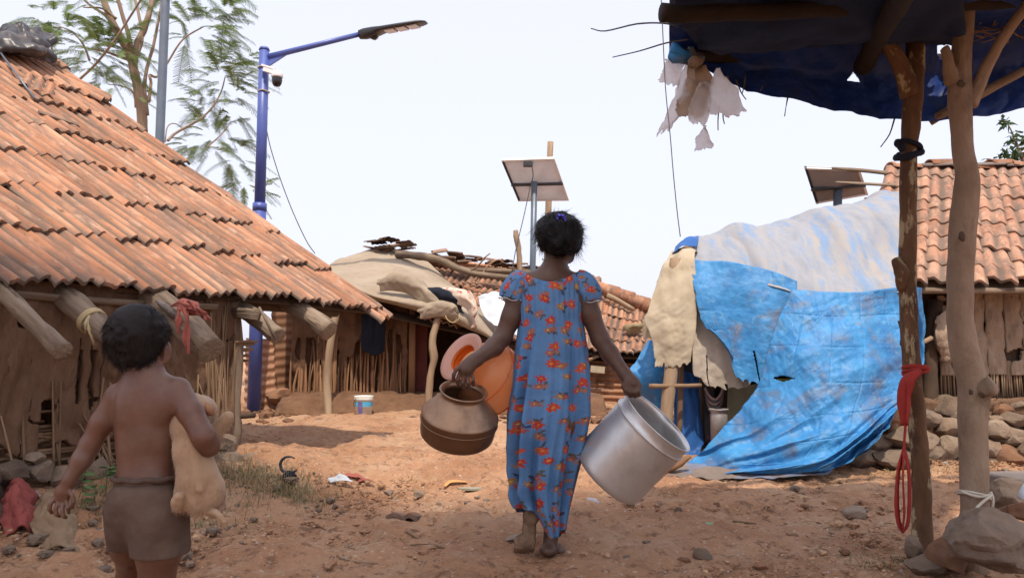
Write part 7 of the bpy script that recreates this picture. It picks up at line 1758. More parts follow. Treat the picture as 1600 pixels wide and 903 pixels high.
# ------------------------------------------------------------------ child with a puppy
CD = 1.93
def child():
    d = CD
    gx = W(232, 900, d).x
    root = thing('person', 'small child seen from behind in brown shorts carrying a tan puppy under one arm', 'person', Vector((gx, d, 0.0)))
    w = lambda x, y, dd=0.0: A(W(x, y, d + dd))
    B = Body(np.array([w(60, 600)[0], 1.60, -0.02]), np.array([w(372, 600)[0], 2.32, 1.10]), 0.0030)
    # head
    B.ell(w(216, 523, 0.0), (0.067, 0.079, 0.078), 0.02); B.ell(w(226, 548, 0.045), (0.055, 0.050, 0.055), 0.03); B.ell(w(232, 566, 0.06), (0.026, 0.03, 0.02), 0.025)
    B.ell(w(243, 556, 0.055), (0.030, 0.034, 0.026), 0.02)                                                  # cheek
    B.ell(w(240, 546, 0.098), (0.010, 0.013, 0.011), 0.012)                                                # nose
    for s in (-1, 1): B.ell(w(236 + s * 13, 536, 0.085), (0.011, 0.009, 0.008), 0.005); B.ell(w(236 + s * 13, 530, 0.086), (0.016, 0.010, 0.008), 0.012)
    B.cone(w(228, 559, 0.092), w(246, 559, 0.090), 0.006, 0.006, 0.008)                                     # mouth
    for x in (173, 261): B.ell(w(x, 548, 0.018), (0.008, 0.017, 0.026), 0.006); 
    B.cone(w(259, 560, 0.012), w(258, 564, 0.01), 0.007, 0.006, 0.006)
    B.chain([w(220, 566, 0.0), w(225, 590, 0.0), w(228, 606, 0.0)], [0.038, 0.036, 0.046], 0.03)
    # trunk
    B.cone(w(226, 606, 0.0), w(187, 618, 0.0), 0.034, 0.032, 0.04); B.cone(w(230, 606, 0.0), w(274, 610, 0.0), 0.036, 0.034, 0.04)
    B.ell(w(230, 655, 0.0), (0.080, 0.060, 0.090), 0.04); B.ell(w(231, 712, 0.012), (0.074, 0.060, 0.080), 0.05); B.ell(w(229, 772, 0.0), (0.078, 0.062, 0.075), 0.05)
    for x, y in ((206, 636), (254, 632)): B.ell(w(x, y, -0.038), (0.030, 0.018, 0.038), 0.03)
    # legs: right one planted, left one swung forward
    B.chain([w(250, 800, 0.0), w(249, 850, 0.01), w(244, 925, 0.02), w(242, 940, 0.02), w(240, 1060, 0.0)], [0.060, 0.054, 0.040, 0.038, 0.026], 0.03)
    B.chain([w(205, 795, 0.02), w(206, 850, 0.10), w(208, 900, 0.20), w(207, 1000, 0.17), w(206, 1030, 0.16)], [0.056, 0.048, 0.038, 0.030, 0.024], 0.03)
    B.cone(w(240, 1070, -.01), w(240, 1080, 0.09), 0.026, 0.022, 0.02); B.cone(w(206, 1035, .15), w(206, 1050, 0.25), 0.024, 0.02, 0.02)
    # left arm swinging out
    B.chain([w(184, 622, 0), w(160, 660, -0.005), w(141, 694, -0.01)], [0.033, 0.029, 0.025], 0.012)
    B.chain([w(141, 694, -0.01), w(128, 718, -0.02), w(109, 748, -0.03)], [0.025, 0.024, 0.0165], 0.010)
    hd = -0.03
    B.cone(w(109, 748, hd), w(101, 766, hd), 0.016, 0.016, 0.008); B.ell(w(98, 770, hd), (0.022, 0.011, 0.024), 0.007)
    for pts, r in (([(86, 777), (79, 786), (77, 795), (81, 801)], 0.0060), ([(92, 782), (87, 794), (88, 803), (93, 806)], 0.0063), ([(98, 784), (97, 797), (99, 806), (103, 808)], 0.0061), ([(104, 782), (106, 793), (108, 801)], 0.0054), ([(107, 764), (113, 773), (115, 784), (113, 792)], 0.0062)):
        n = len(pts); B.chain([w(x, y, hd - 0.012 * math.sin(math.pi * k / (n - 1))) for k, (x, y) in enumerate(pts)], np.linspace(r, r * .8, n), 0.0022)
    # right arm wrapped over the puppy
    B.chain([w(278, 612, 0), w(298, 645, -0.03), w(318, 682, -0.055)], [0.034, 0.031, 0.028], 0.012)
    B.chain([w(318, 682, -0.055), w(326, 696, -0.035), w(322, 700, 0.03), w(308, 694, 0.10)], [0.028, 0.026, 0.022, 0.017], 0.012)
    B.ell(w(300, 690, 0.125), (0.024, 0.022, 0.014), 0.015)
    for k in range(4): B.chain([w(296 - k * 1, 684 + k * 5, 0.135), w(284 - k, 684 + k * 5.5, 0.13), w(278, 686 + k * 5.5, 0.115)], [0.0068, 0.0066, 0.0055], 0.004)
    B.chain([w(300, 680, 0.12), w(292, 672, 0.12), w(286, 670, 0.112)], [0.0072, 0.007, 0.006], 0.005)
    V, q = B.mesh(); mk('body', V, q, M['skin_child'], root)
    # shorts
    S = Body(np.array([w(150, 600)[0], 1.70, 0.2]), np.array([w(310, 600)[0], 2.25, 0.8]), 0.0036)
    S.ell(w(229, 774, 0.0), (0.088, 0.074, 0.062), 0.03)
    S.cone(w(248, 800, 0.0), w(249, 858, 0.012), 0.073, 0.069, 0.02); S.cone(w(206, 795, 0.02), w(207, 846, 0.09), 0.068, 0.061, 0.02)
    cut_lo = w(230, 868)[2]; cut_hi = w(230, 743)[2]
    zz = S.lo[2] + S.vs * np.arange(S.n[2]); S.D = np.maximum(S.D, np.maximum(cut_lo - zz, zz - cut_hi)[None, None, :].astype(np.float32))
    sv, sq = S.mesh(); nrm_ = sv - np.array([w(229, 0)[0], d, 0]); nrm_[:, 2] = 0; nrm_ /= np.linalg.norm(nrm_, axis=1, keepdims=True) + 1e-9; sv = sv + nrm_ * (0.007 * crumple(sv * np.array([1, 1, .8]), 11, 4) + 0.003 * fbm(sv, 30, 2, 7))[:, None]
    mk('shorts', sv, sq, mat('plain brown cotton', [(0.085, 0.055, 0.042), (0.115, 0.078, 0.06)], 9, 0.9, 0.5, 50, [((0.15, 0.11, 0.085), 7, 0.6, 0.1, 0.5)], bdist=0.004), root)
    mb = MB(); cw = w(230, 745, 0.0); mb.tube([Vector((cw[0] + 0.083 * math.cos(a) * (1 + .01 * math.sin(a * 14)), cw[1] + 0.065 * math.sin(a), cw[2] + .002 * math.sin(a * 9))) for a in np.linspace(0, 2 * math.pi, 49)], 0.007, 8, flat=1)
    mb.build('waistband', mat('brown waistband', [(0.07, 0.045, 0.035), (0.095, 0.064, 0.05)], 30, 0.9, 0.5, 90), root)
    # hair
    H = Body(w(140, 610, 0) - np.array([0, .15, 0]), w(290, 450, 0) + np.array([0, .15, 0]), 0.004)
    H.ell(w(214, 521, -0.006), (0.074, 0.084, 0.080), 0.015); H.ell(w(211, 553, -0.022), (0.050, 0.048, 0.040), 0.02)
    hv, hq = H.mesh(); hv = hv + 0.003 * fbm(hv, 50, 3, 2)[:, None] * np.array([1, 1, 1])
    face = (hv[:, 1] > d + 0.035) & (hv[:, 2] < w(0, 520)[2])
    ho = mk('hair', hv, hq, M['hair_child'], root)
    ho.data.update()
    SV = []; SF = []; rs2 = random.Random(4)
    P, Nn = surf_points(hv, hq, 9000, np.random.default_rng(4), lambda p: p[:, 1] < d + 0.06)
    sw = w(206, 500, -0.08); dirs = (P - sw); dirs -= Nn * (dirs * Nn).sum(1, keepdims=True); dirs /= np.linalg.norm(dirs, axis=1, keepdims=True) + 1e-9
    strands(SV, SF, P - Nn * .002, dirs + Nn * 0.13 + np.array([0, 0, -.25]), 0.024, 0.0005, rs2, 0.18, 0.2)
    P, Nn = surf_points(hv, hq, 1200, np.random.default_rng(9), lambda p: (p[:, 2] < w(0, 560)[2]) & (p[:, 1] < d + .03))
    strands(SV, SF, P, np.array([0, 0, -1]) + Nn * .05, 0.014, 0.0005, rs2, 0.3, 0)
    mk('short_strands', SV, SF, M['hair_child'], ho, smooth=False)
child()

def puppy():
    d = CD - 0.015
    w = lambda x, y, dd=0.0: A(W(x, y, d + dd))
    root = thing('puppy', 'tan puppy held under the child\'s arm with its back to the viewer', 'dog', Vector(w(308, 800)))
    B = Body(np.array([w(255, 600)[0], 1.74, w(0, 850)[2]]), np.array([w(372, 600)[0], 2.16, w(0, 600)[2]]), 0.003)
    B.chain([w(292, 640, 0.03), w(294, 665, 0.02), w(301, 705, 0.0), w(309, 745, -0.01), w(312, 772, -0.01)], [0.034, 0.040, 0.043, 0.046, 0.042], 0.02)
    B.ell(w(298, 650, 0.03), (0.042, 0.045, 0.048), 0.03)                   # chest and shoulders
    B.ell(w(314, 778, -0.01), (0.042, 0.042, 0.040), 0.02)                  # rump
    for x, dd in ((292, -0.005), (333, 0.0)): B.ell(w(x, 766, dd), (0.028, 0.038, 0.044), 0.010)
    for x in (286, 308): B.ell(w(x, 668, -0.022), (0.020, 0.014, 0.034), 0.012)
    B.cone(w(297, 670, -0.030), w(312, 765, -0.062), 0.006, 0.006, 0.02)
    # neck and head, turned away behind the arm
    B.chain([w(300, 640, 0.04), w(310, 640, 0.07)], [0.040, 0.036], 0.02); B.ell(w(313, 642, 0.085), (0.042, 0.046, 0.038), 0.02)
    B.chain([w(316, 648, 0.11), w(322, 655, 0.155)], [0.024, 0.016], 0.015); B.ell(w(323, 655, 0.165), (0.010, 0.008, 0.008), 0.006)
    for x, y in ((306, 634), (324, 636)): B.ell(w(x, y, 0.122), (0.006, 0.006, 0.006), 0.004)
    # ears hanging
    # front leg reaching out to the right, the other below the arm
    B.chain([w(318, 690, 0.05), w(336, 676, 0.05), w(346, 664, 0.05), w(354, 654, 0.05), w(357, 650, 0.048)], [0.022, 0.018, 0.0145, 0.0145, 0.012], 0.012)
    for k in range(4): B.cone(w(351 + k * 2.4, 652 - k * 0.8 + abs(k - 1.5), 0.040 + .004 * k), w(354 + k * 2.3, 645.5 + abs(k - 1.5) * 1.4, 0.040 + .004 * k), 0.0062, 0.0052, 0.003)
    B.chain([w(306, 690, 0.09), w(326, 690, 0.11), w(336, 700, 0.10)], [0.02, 0.015, 0.012], 0.012)
    # hind legs: bent knee in front, hock and paw at the child's hip
    B.chain([w(292, 770, 0.0), w(284, 784, 0.055), w(282, 794, 0.02), w(279, 790, -0.03), w(277, 783, -0.055), w(279, 776, -0.062)], [0.032, 0.022, 0.016, 0.015, 0.014, 0.012], 0.006)
    B.chain([w(332, 772, 0.03), w(338, 786, 0.075), w(336, 796, 0.05), w(334, 802, 0.02)], [0.030, 0.022, 0.014, 0.012], 0.012)
    # tail
    B.chain([w(326, 800, -0.02), w(336, 800, -0.035), w(344, 806, -0.04), w(350, 815, -0.04), w(352, 824, -0.038)], [0.010, 0.0075, 0.0065, 0.0055, 0.0035], 0.004)
    V, q = B.mesh()
    mp_ = mat('tan puppy coat', [(0.27, 0.165, 0.095), (0.345, 0.225, 0.135), (0.40, 0.275, 0.175)], 6, 0.9, 0.3, 140, [((0.18, 0.11, 0.065), 6, 0.64, 0.10, 0.6), ((0.44, 0.33, 0.23), 10, 0.64, 0.08, 0.5)], sheen=0.3, bdist=0.002)
    b = mk('body', V, q, mp_, root)
    SV = []; SF = []; rs2 = random.Random(14)
    P, Nn = surf_points(V, q, 9000, np.random.default_rng(14), lambda p: p[:, 1] < d + 0.10)
    strands(SV, SF, P - Nn * .001, Nn * 0.24 + np.array([0.10, -.1, -1.0]), 0.010, 0.0005, rs2, 0.2, 0, 2)
    E_ = Body(np.array([w(275, 600)[0], 1.80, w(0, 700)[2]]), np.array([w(350, 600)[0], 2.12, w(0, 600)[2]]), 0.003)
    E_.chain([w(312, 635, 0.05), w(320, 637, 0.03), w(328, 642, 0.02), w(331, 647, 0.02)], [0.010, 0.013, 0.011, 0.005], 0.008)
    ev, eq = E_.mesh(); mk('ear', ev, eq, mat('rust brown ear fur', [(0.24, 0.11, 0.055), (0.32, 0.165, 0.09)], 12, .9, .3, 140), root)
    mk('fur', SV, SF, mp_, root, smooth=False)['kind'] = 'stuff'
puppy()

# ------------------------------------------------------------------ what lies on the ground
GR = random.Random(21)
def gpt(x, y, lift=0.0): return Vector((x, y, gzf(x, y) + lift))

def scatter():
    rs = np.random.default_rng(77)
    base = [rock_geo((0, 0, 0), 1.0, 500 + k, 1, 0.3, (1, .85, .6))[0] for k in range(8)]
    F1 = rock_geo((0, 0, 0), 1.0, 500, 1, 0.3)[1]; F1 = np.array(F1)
    def many(name, n, sz, m_, xr, yr, wfun, seed, sink=0.3):
        rs = np.random.default_rng(seed); Vs = []; Fs = []; off = 0
        x = rs.uniform(*xr, n); y = rs.uniform(*yr, n); k = rs.random(n) < wfun(x, y); x, y = x[k], y[k]
        z = gz(x, y); s = sz * np.exp(rs.normal(0, 0.5, len(x))); s = np.minimum(s, sz * 3)
        for i in range(len(x)):
            a = rs.uniform(0, 6.28); c, sn = math.cos(a), math.sin(a)
            V = base[i % 8] * s[i]; V = np.stack([V[:, 0] * c - V[:, 1] * sn, V[:, 0] * sn + V[:, 1] * c, V[:, 2]], -1) + (x[i], y[i], z[i] + s[i] * (0.5 - sink) + 0.004)
            Vs.append(V); Fs.append(F1 + off); off += len(V)
        o = mk(name, np.concatenate(Vs), np.concatenate(Fs), m_, smooth=False); tag(o, kind='stuff'); return o
    clump = lambda x, y: np.clip(0.35 + 0.9 * vnoise(np.stack([x, y, x * 0], -1), 1.6, 6) + 0.5 * sstep(4.6, 5.6, y), 0.05, 1)
    many('gravel', 24000, 0.0055, M['grit'], (-4, 4), (2.9, 9.5), clump, 1)
    many('pebbles', 1300, 0.012, M['grit'], (-4, 4), (2.9, 9.2), clump, 2)
    many('soil_crumbs', 30000, 0.0075, M['soil'], (-4, 4), (2.9, 9.0), lambda x, y: np.clip(.5 + vnoise(np.stack([x, y, x * 0], -1), 2.3, 9), 0.05, 1), 3)
    many('clods', 800, 0.020, M['soil'], (-3.2, 3.4), (2.95, 7.5), lambda x, y: np.clip(.4 + vnoise(np.stack([x, y, x * 0], -1), 1.2, 19), 0.05, 1), 5, .45)
    many('stone_chips', 260, 0.014, M['stone'], (-3.2, 3.4), (2.95, 7.5), lambda x, y: .8 + 0 * x, 8)
    many('wall_foot_rubble', 300, 0.020, M['stone'], (-2.9, -0.9), (2.95, 4.6), lambda x, y: np.clip(1.1 - 1.0 * np.abs((x + 1.8) * .856 - (y - 5.0) * .517 - .35), 0, 1), 9)
    many('rubble', 420, 0.035, M['stone_red'], (-3.2, 1.6), (7.3, 8.4), lambda x, y: 0.9 + 0 * x, 4)
    # bits of straw, dry leaves and chips
    V = []; Fc = []
    for k in range(4200):
        x = GR.uniform(-3.6, 3.6); y = GR.uniform(2.9, 8.4); p = gpt(x, y, GR.uniform(.004, .014)); a = GR.uniform(0, 6.28)
        l = GR.uniform(.015, .075) * (1 if GR.random() < .9 else 2.2); w = GR.uniform(.0012, .0028); dv = Vector((math.cos(a), math.sin(a), GR.gauss(0, .12))); sd = Vector((-math.sin(a), math.cos(a), 0)) * w
        n = len(V); m_ = p + dv * l * .5 + Vector((0, 0, GR.uniform(0, .006))); V += [p - sd, p + sd, m_ + sd, m_ - sd, p + dv * l + sd * .5, p + dv * l - sd * .5]; Fc += [[n, n + 1, n + 2, n + 3], [n + 3, n + 2, n + 4, n + 5]]
    tag(mk('straw_litter', V, Fc, M['dry_grass'], smooth=False), kind='stuff')
    mb = MB()
    for k in range(360):
        x = GR.uniform(-3.4, 3.4); y = GR.uniform(2.95, 7.5); p = gpt(x, y, .006); a = GR.uniform(0, 6.28); l = GR.uniform(.03, .13); q = p + Vector((math.cos(a) * l, math.sin(a) * l, GR.uniform(0, .012)))
        mb.tube([p, (p + q) / 2 + Vector((GR.gauss(0, .006), GR.gauss(0, .006), .004)), q], [GR.uniform(.0015, .0035), .0012], 4)
    tag(mb.build('fallen_twigs', M['stick']), kind='stuff')
    V = []; Fc = []
    for k in range(900):
        x = GR.uniform(-3.6, 3.6); y = GR.uniform(2.9, 8.0); p = gpt(x, y, .006)
        dv = Vector((GR.gauss(0, 1), GR.gauss(0, 1), GR.gauss(0, .25))).normalized(); leaf_quad(V, Fc, p, dv, Vector((GR.gauss(0, .3), GR.gauss(0, .3), 1)).normalized(), GR.uniform(.012, .035), GR.uniform(.004, .012))
    tag(mk('leaf_litter', V, Fc, mat('dry leaf litter', [(0.16, 0.08, 0.04), (0.33, 0.20, 0.10), (0.42, 0.33, 0.22)], 40, 0.85, 0), smooth=False), kind='stuff')
    V = []; Fc = []
    for k in range(620):
        x = GR.uniform(-3.4, 3.6); y = GR.uniform(2.95, 7.6); p = gpt(x, y, .008)
        dv = Vector((GR.gauss(0, 1), GR.gauss(0, 1), GR.gauss(0, .3))).normalized(); leaf_quad(V, Fc, p, dv, Vector((GR.gauss(0, .5), GR.gauss(0, .5), 1)).normalized(), GR.uniform(.010, .034), GR.uniform(.004, .012))
    tag(mk('paper_scraps', V, Fc, M['rag_white'], smooth=False), kind='stuff')
scatter()

def blades(name, spots, n, h, m_, seed, lean=.5, w=.0022):
    rs = random.Random(seed); V = []; Fc = []
    for px, py, rx, ry, dens in spots:
        for k in range(int(n * dens)):
            x = px + rs.gauss(0, rx); y = py + rs.gauss(0, ry); p = gpt(x, y, -.005); a = rs.uniform(0, 6.28); l = h * rs.uniform(.35, 1.2); ln = rs.uniform(.1, lean)
            dv = Vector((math.cos(a) * ln, math.sin(a) * ln, 1)).normalized(); sd = Vector((-math.sin(a), math.cos(a), 0)) * w
            m = p + dv * l * .55; e = p + dv * l + Vector((math.cos(a), math.sin(a), -.4)) * l * .28 * rs.random(); q = len(V)
            V += [p - sd, p + sd, m + sd * .8, m - sd * .8, e]; Fc += [[q, q + 1, q + 2, q + 3], [q + 3, q + 2, q + 4]]
    o = mk(name, V, Fc, m_, smooth=False); tag(o, kind='stuff'); return o

def S(px, py, rx, ry, dens):
    p = G(px, py); return (p.x, p.y, rx, ry, dens)
def weeds():
    sp = [S(170, 795, .16, .10, 1), S(230, 800, .18, .12, 1), S(330, 780, .22, .12, 1.4), S(400, 760, .20, .12, 1.3), S(450, 765, .14, .08, .8), S(350, 740, .18, .10, 1.2), S(410, 735, .14, .08, .8), S(120, 800, .12, .08, .5), S(470, 785, .08, .05, .5)]
    blades('dry_weeds', sp, 190, .085, M['dry_grass'], 1, .9)
    blades('low_weeds', sp, 170, .04, M['green_grass'], 2, 1.4, .003)
    blades('grass_tufts', [S(628, 750, .05, .03, 1.2), S(1230, 748, .18, .04, .9), S(1370, 745, .2, .05, .8), S(1180, 746, .2, .03, .5), S(1420, 720, .12, .05, .5), S(1470, 735, .1, .06, .8), S(1390, 880, .08, .05, .6), S(700, 648, .3, .08, .4)], 90, .06, M['green_grass'], 3, 1.4)
    # thin stalks with pale seed heads
    rs = random.Random(6); V = []; Fc = []; mb = MB()
    for k in range(70):
        px = rs.choice((180, 240, 340, 360, 390, 420, 300)) + rs.gauss(0, 26); p = G(px, 775 + rs.gauss(0, 18)); h = rs.uniform(.10, .26)
        e = p + Vector((rs.gauss(0, .05), rs.gauss(0, .04), h)); mb.tube([p, (p + e) / 2 + Vector((rs.gauss(0, .01), 0, 0)), e], [.0016, .001], 4)
        for j in range(5):
            c = e + Vector((rs.gauss(0, .02), rs.gauss(0, .02), rs.uniform(-.06, .01))); vv, ff = rock_geo(c, rs.uniform(.0025, .005), 3, 1, 0); n = len(V); V += list(map(tuple, vv)); Fc += [[i + n for i in f] for f in ff]
    tag(mb.build('dry_stalks', M['dry_grass']), kind='stuff')
    tag(mk('seed_heads', V, Fc, M['rag_tan'], smooth=False), kind='stuff')
    # broad leaved seedlings by the left wall
    for k, (px, py, n, h) in enumerate(((130, 772, 6, .12), (165, 775, 7, .16), (118, 760, 5, .13), (148, 790, 5, .09), (178, 764, 5, .12))):
        b = G(px, py); root = thing('seedling', ('broad leaved green seedling behind the child\'s hand, second from the left', 'tallest broad leaved green seedling between the child\'s hand and hip', 'broad leaved green seedling nearest the red cloth', 'shortest broad leaved seedling low beside the child\'s hand', 'broad leaved seedling closest to the child\'s shorts')[k], 'plant', b, 'seedlings by the left hut wall')
        mb = MB(); V = []; Fc = []; top = b + Vector((rs.gauss(0, .02), 0, h)); mb.tube([b, top], [.003, .002], 5)
        for j in range(n):
            p = b + (top - b) * rs.uniform(.3, 1); a = rs.uniform(0, 6.28)
            for q in range(1): leaf_quad(V, Fc, p, Vector((math.cos(a), math.sin(a), rs.uniform(.0, .6))).normalized(), Vector((rs.gauss(0, .3), -.4, 1)).normalized(), rs.uniform(.05, .085), rs.uniform(.016, .028), .25)
        mb.build('stem', M['weed'], root); mk('leaves', V, Fc, M['weed'], root)
weeds()

def litter():
    # stones one can tell apart
    L_ = [(1258, 792, 7, 'round reddish stone on the lit ground left of the brown post'), (1335, 806, 20, 'flat pale stone lying left of the brown post'), (1100, 873, 18, 'orange stone near the bottom edge, right of the drum'), (1070, 880, 11, 'small grey stone beside the orange stone near the bottom edge'),
          (978, 876, 12, 'tan stone at the bottom, right of the woman\'s feet'), (985, 790, 9, 'grey stone just under the silver drum'), (1190, 888, 12, 'broken brown stone at the bottom edge, far right of the woman'), (1060, 800, 9, 'low brown stone on the shade line right of the drum'),
          (1350, 800, 9, 'small pale stone beside the flat stone'), (1120, 790, 7, 'pinkish pebble in the lit strip before the tent'), (655, 775, 10, 'brown lump of earth left of the flip flop'), (760, 785, 8, 'small red stone left of the dress hem'), (1210, 760, 7, 'pebble in the lit strip close to the tent foot'),
          (500, 660, 8, 'stone at the foot of the pale eave post'), (560, 662, 9, 'stone below the white bucket'), (600, 660, 10, 'stone right of the white bucket'), (640, 664, 9, 'dark stone far right of the white bucket'), (660, 660, 7, 'pale pebble right of the bucket and stones'),
          (1320, 865, 10, 'grey stone in the shade left of the brown post foot'), (1010, 850, 8, 'small brown stone right of the planted foot'), (930, 845, 8, 'small tan stone beside the woman\'s heel on the right'), (1240, 840, 9, 'dull brown stone in the shade right of the green bottle')]
    for k, (px, py, r, lab) in enumerate(L_):
        c = G(px, py); rr = r * c.y / F; V, Fc = rock_geo(c + Vector((0, 0, rr * .25)), rr, 600 + k, 3, 0.3, (1, .8, .6), k)
        tag(mk('stone', V, Fc, M['stone_red'] if k % 3 == 0 else M['stone'], loc=c), lab, 'stone', 'stones lying on the bare earth')
    # plastic bottles
    def bottle(px, py, ang, l, r, m_, name, lab, squash=1.0):
        c = G(px, py, .5 * r * squash + .005); T = Matrix.Translation(c) @ Matrix.Rotation(ang, 4, 'Z') @ Matrix.Rotation(math.pi / 2, 4, 'Y') @ Matrix.Diagonal((squash, 1, 1, 1))
        root = thing(name, lab, 'bottle', c)
        MB().lathe([(.001, -l / 2), (r * .8, -l / 2 + .002), (r, -l * .42), (r * .93, -l * .3), (r, -l * .18), (r * .94, -.02 * l), (r, l * .1), (r * .95, l * .22), (r * .6, l * .36), (r * .35, l * .42), (r * .35, l * .47)], T, 20).build('bottle_body', m_, root)
        MB().lathe([(.001, l * .5), (r * .4, l * .5), (r * .42, l * .46), (r * .42, l * .44)], T, 14).build('cap', m_, root)
    clear = mat('clear plastic', [(0.62, 0.60, 0.66), (0.72, 0.70, 0.76)], 20, 0.25, 0.4, 40, alpha=0.75, trans=.3)
    bottle(926, 788, -.9, .105, .022, clear, 'plastic_bottle', 'clear crushed plastic bottle lying right of the woman\'s dress')
    bottle(1103, 823, -.08, .125, .020, mat('green plastic', [(0.10, 0.28, 0.13), (0.20, 0.38, 0.22)], 20, 0.35, 0.4, 40), 'plastic_bottle', 'flattened green plastic bottle lying right of the silver drum', .6)
    # flip flop sole and orange peel strip by the path
    c = G(734, 768, .012); n_ = 20; V = []; Fc = []
    for z in (0, .012):
        for k in range(n_):
            a = 2 * math.pi * k / n_; r = 1 + .18 * math.cos(a); V.append(c + Matrix.Rotation(-.45, 3, 'Z') @ Vector((.085 * math.cos(a), .030 * math.sin(a) * r, z + .006 * math.cos(a))))
    Fc = [list(range(n_))[::-1], [n_ + k for k in range(n_)]] + [[k, (k + 1) % n_, n_ + (k + 1) % n_, n_ + k] for k in range(n_)]
    tag(mk('flip_flop', V, Fc, mat('grey green rubber', [(0.24, 0.23, 0.17), (0.32, 0.30, 0.23)], 20, .8, .2), smooth=False, loc=c), 'worn grey green flip flop sole lying left of the dress', 'sandal')
    c = G(708, 762, .015); tag(sheet('plastic_strip', [[c + Vector((-.06, -.03, 0)), c + Vector((-.02, .02, .03)), c + Vector((.08, .03, .015))], [c + Vector((-.04, -.05, 0)), c + Vector((0, -.005, .02)), c + Vector((.09, .012, .01))]], 14, 8, mat('orange film', [(0.5, 0.22, 0.07), (0.58, 0.3, 0.11)], 9, .5, 0), None, .002, wr=[(.006, 14, 2)], loc=c), 'crumpled orange plastic strip beside the flip flop', 'plastic strip')
    c = G(718, 712, .02); tag(sheet('banana_peel', [[c + Vector((-.08, .02, .03)), c + Vector((0, .01, .015)), c + Vector((.09, -.02, 0))], [c + Vector((-.08, -.01, .02)), c + Vector((0, -.02, .02)), c + Vector((.09, -.05, 0))]], 14, 8, mat('yellow green peel', [(0.34, 0.36, 0.05), (0.5, 0.44, 0.10)], 9, .6, 0), None, .006, wr=[(.01, 10, 2)], loc=c), 'yellow green peel lying on the lit ground below the brown pot', 'peel')
    c = G(532, 754, .012); tag(sheet('plastic_bag', [[c + Vector((-.07, .03, .0)), c + Vector((0, .03, .02)), c + Vector((.08, .02, .0))], [c + Vector((-.08, 0, .01)), c + Vector((0, 0, .04)), c + Vector((.08, -.01, .01))], [c + Vector((-.06, -.03, 0)), c + Vector((.01, -.03, .01)), c + Vector((.08, -.03, 0))]], 20, 14, M['white_cloth'], None, .002, wr=[(.012, 18, 2)], loc=c), 'crumpled white plastic bag left of the red scraps on the path', 'plastic bag')
    for k, (px, py) in enumerate(((556, 750), (572, 755), (545, 748))):
        c = G(px, py, .012); tag(sheet('cloth_scrap', [[c + Vector((-.05, .02, .01)), c + Vector((0, .02, .02)), c + Vector((.05, .01, 0))], [c + Vector((-.05, -.02, 0)), c + Vector((0, -.02, .015)), c + Vector((.06, -.03, 0))]], 12, 8, M['red_rag'], None, .004, wr=[(.01, 14, 2)], loc=c), ('reddish cloth scrap touching the right end of the white plastic bag', 'reddish cloth scrap farthest right of the white plastic bag', 'reddish cloth scrap just behind the white plastic bag')[k], 'cloth scrap', 'red scraps on the path')
    me = tile_mesh(.17, .12, 2, .02, .016, 5, M['tile'], .9, .05); o = link('tile_shard', me); p = G(634, 814); o.matrix_world = Matrix.Translation(p + Vector((-.02, -.03, .02))) @ Matrix.Rotation(-.18, 4, 'Z') @ Matrix.Rotation(-.22, 4, 'X'); tag(o, 'broken red tile shard lying on the path left of the woman', 'tile shard')
    c = G(806, 852, .014); tag(sheet('paper', [[c + Vector((-.07, .02, 0)), c + Vector((0, .03, .02)), c + Vector((.05, .02, 0))], [c + Vector((-.07, -.02, 0)), c + Vector((0, -.02, .025)), c + Vector((.05, -.03, 0))]], 14, 8, M['rag_tan'], None, .003, wr=[(.01, 14, 2)], loc=c), 'crumpled cream paper lying left of the raised foot', 'paper')
    # black curved horn and dark lump
    c = G(454, 752); mb = MB(); mb.tube(resample([W(452 + 14 * math.cos(a), 726 - 13 * math.sin(a), c.y) for a in np.linspace(.9, 5.6, 9)], 3), [.004, .009, .011, .007], 8)
    tag(mb.build('curved_hook', M['dark_metal'], loc=c), 'black curved hook standing up from the weeds beside the path', 'hook')
    V, Fc = rock_geo(c + Vector((.0, 0, .035)), .05, 640, 3, .5, (1, .7, .7)); tag(mk('dark_bundle', V, Fc, M['dark_cloth'], loc=c), 'small black bundle lying under the curved hook in the weeds', 'bundle')
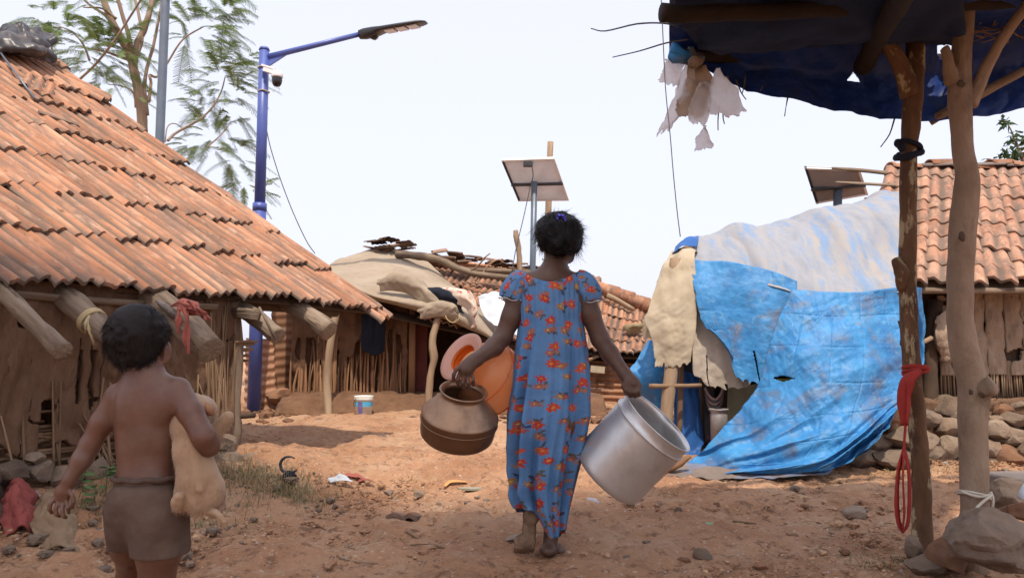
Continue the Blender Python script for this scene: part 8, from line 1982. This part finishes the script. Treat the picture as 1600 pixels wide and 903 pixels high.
    # sticks
    for k, (pts, r, lab) in enumerate([([(620, 822), (650, 842), (680, 855), (705, 862)], .006, 'long thin stick lying on the path left of the woman'), ([(705, 862), (730, 850), (760, 856), (785, 868)], .005, 'forked twig end lying beside the long thin stick'), ([(488, 818), (512, 832), (532, 844)], .004, 'short thin straw stick on the path near the child'),
                                  ([(530, 874), (560, 880), (590, 882)], .004, 'pale twig near the bottom edge right of the child'), ([(420, 640), (438, 650), (455, 663)], .012, 'thick stick leaning out of the blue pole foot'), ([(402, 640), (420, 652), (432, 668)], .010, 'grey stick lying by the foot of the blue pole'),
                                  ([(1360, 888), (1385, 880), (1412, 874)], .005, 'dark twig lying before the foot of the brown post'), ([(1340, 836), (1370, 837), (1400, 838)], .005, 'pale straight twig left of the brown post'), ([(1145, 817), (1165, 819), (1182, 821)], .006, 'brown twig right of the green bottle'), ([(1160, 842), (1180, 838), (1192, 834)], .004, 'short pale twig below the brown twig')]):
        P = [G(x, y, r + .004) for x, y in pts]; o = tube('stick', P, [r, r, r * .6], M['pole_pale'] if k % 2 else M['stick'], None, 6, .2, 3, loc=P[0]); tag(o, lab, 'stick')
    # cloth and sack heap at the left edge
    def heap(name, pts, m_, lab, cat, h, seed):
        c = [[G(x, y, hh * h) for x, y, hh in r] for r in pts]
        tag(sheet(name, c, 60, 50, m_, None, .008, seed=seed, wr=[(.018, 6, 2, (1, 1, 1), 1), (.006, 20, 2, (1, 1, 1), 1)], loc=c[1][1]), lab, cat)
    heap('sack', [[(50, 800, .1), (75, 790, .8), (105, 800, .2)], [(48, 830, .3), (85, 825, 1.3), (125, 825, .1)], [(62, 858, 0), (95, 862, .4), (128, 862, 0)]], mat('brown sacking', [(0.19, 0.125, 0.075), (0.27, 0.19, 0.12)], 9, .95, .6, 60), 'torn brown sack lying in front of the red cloth at the left edge', 'sack', .09, 1)
    heap('red_cloth', [[(0, 785, .2), (22, 780, .9), (48, 790, .2)], [(-5, 812, .3), (24, 806, 1.4), (58, 806, .2)], [(8, 835, 0), (30, 836, .4), (52, 832, 0)]], mat('dull red cloth', [(0.20, 0.045, 0.04), (0.27, 0.07, 0.06)], 9, .9, .5, 60), 'dull red cloth heaped at the left edge of the picture', 'cloth', .10, 2)
    heap('brown_cloth', [[(-40, 770, .2), (-5, 760, 1.0), (30, 765, .2)], [(-40, 790, .3), (-8, 785, 1.2), (10, 790, .2)], [(-40, 820, 0), (-12, 830, .4), (0, 830, 0)]], mat('dark brown cloth', [(0.08, 0.05, 0.04), (0.12, 0.08, 0.06)], 9, .9, .5, 60), 'dark brown cloth heaped behind the red cloth at the left edge', 'cloth', .12, 3)
    heap('plastic_wrapper', [[(30, 765, .2), (45, 762, .5), (62, 768, .1)], [(34, 776, .2), (48, 774, .6), (66, 780, .1)]], M['rag_white'], 'shiny white wrapper lying behind the red cloth by the seedlings', 'wrapper', .05, 4)
litter()
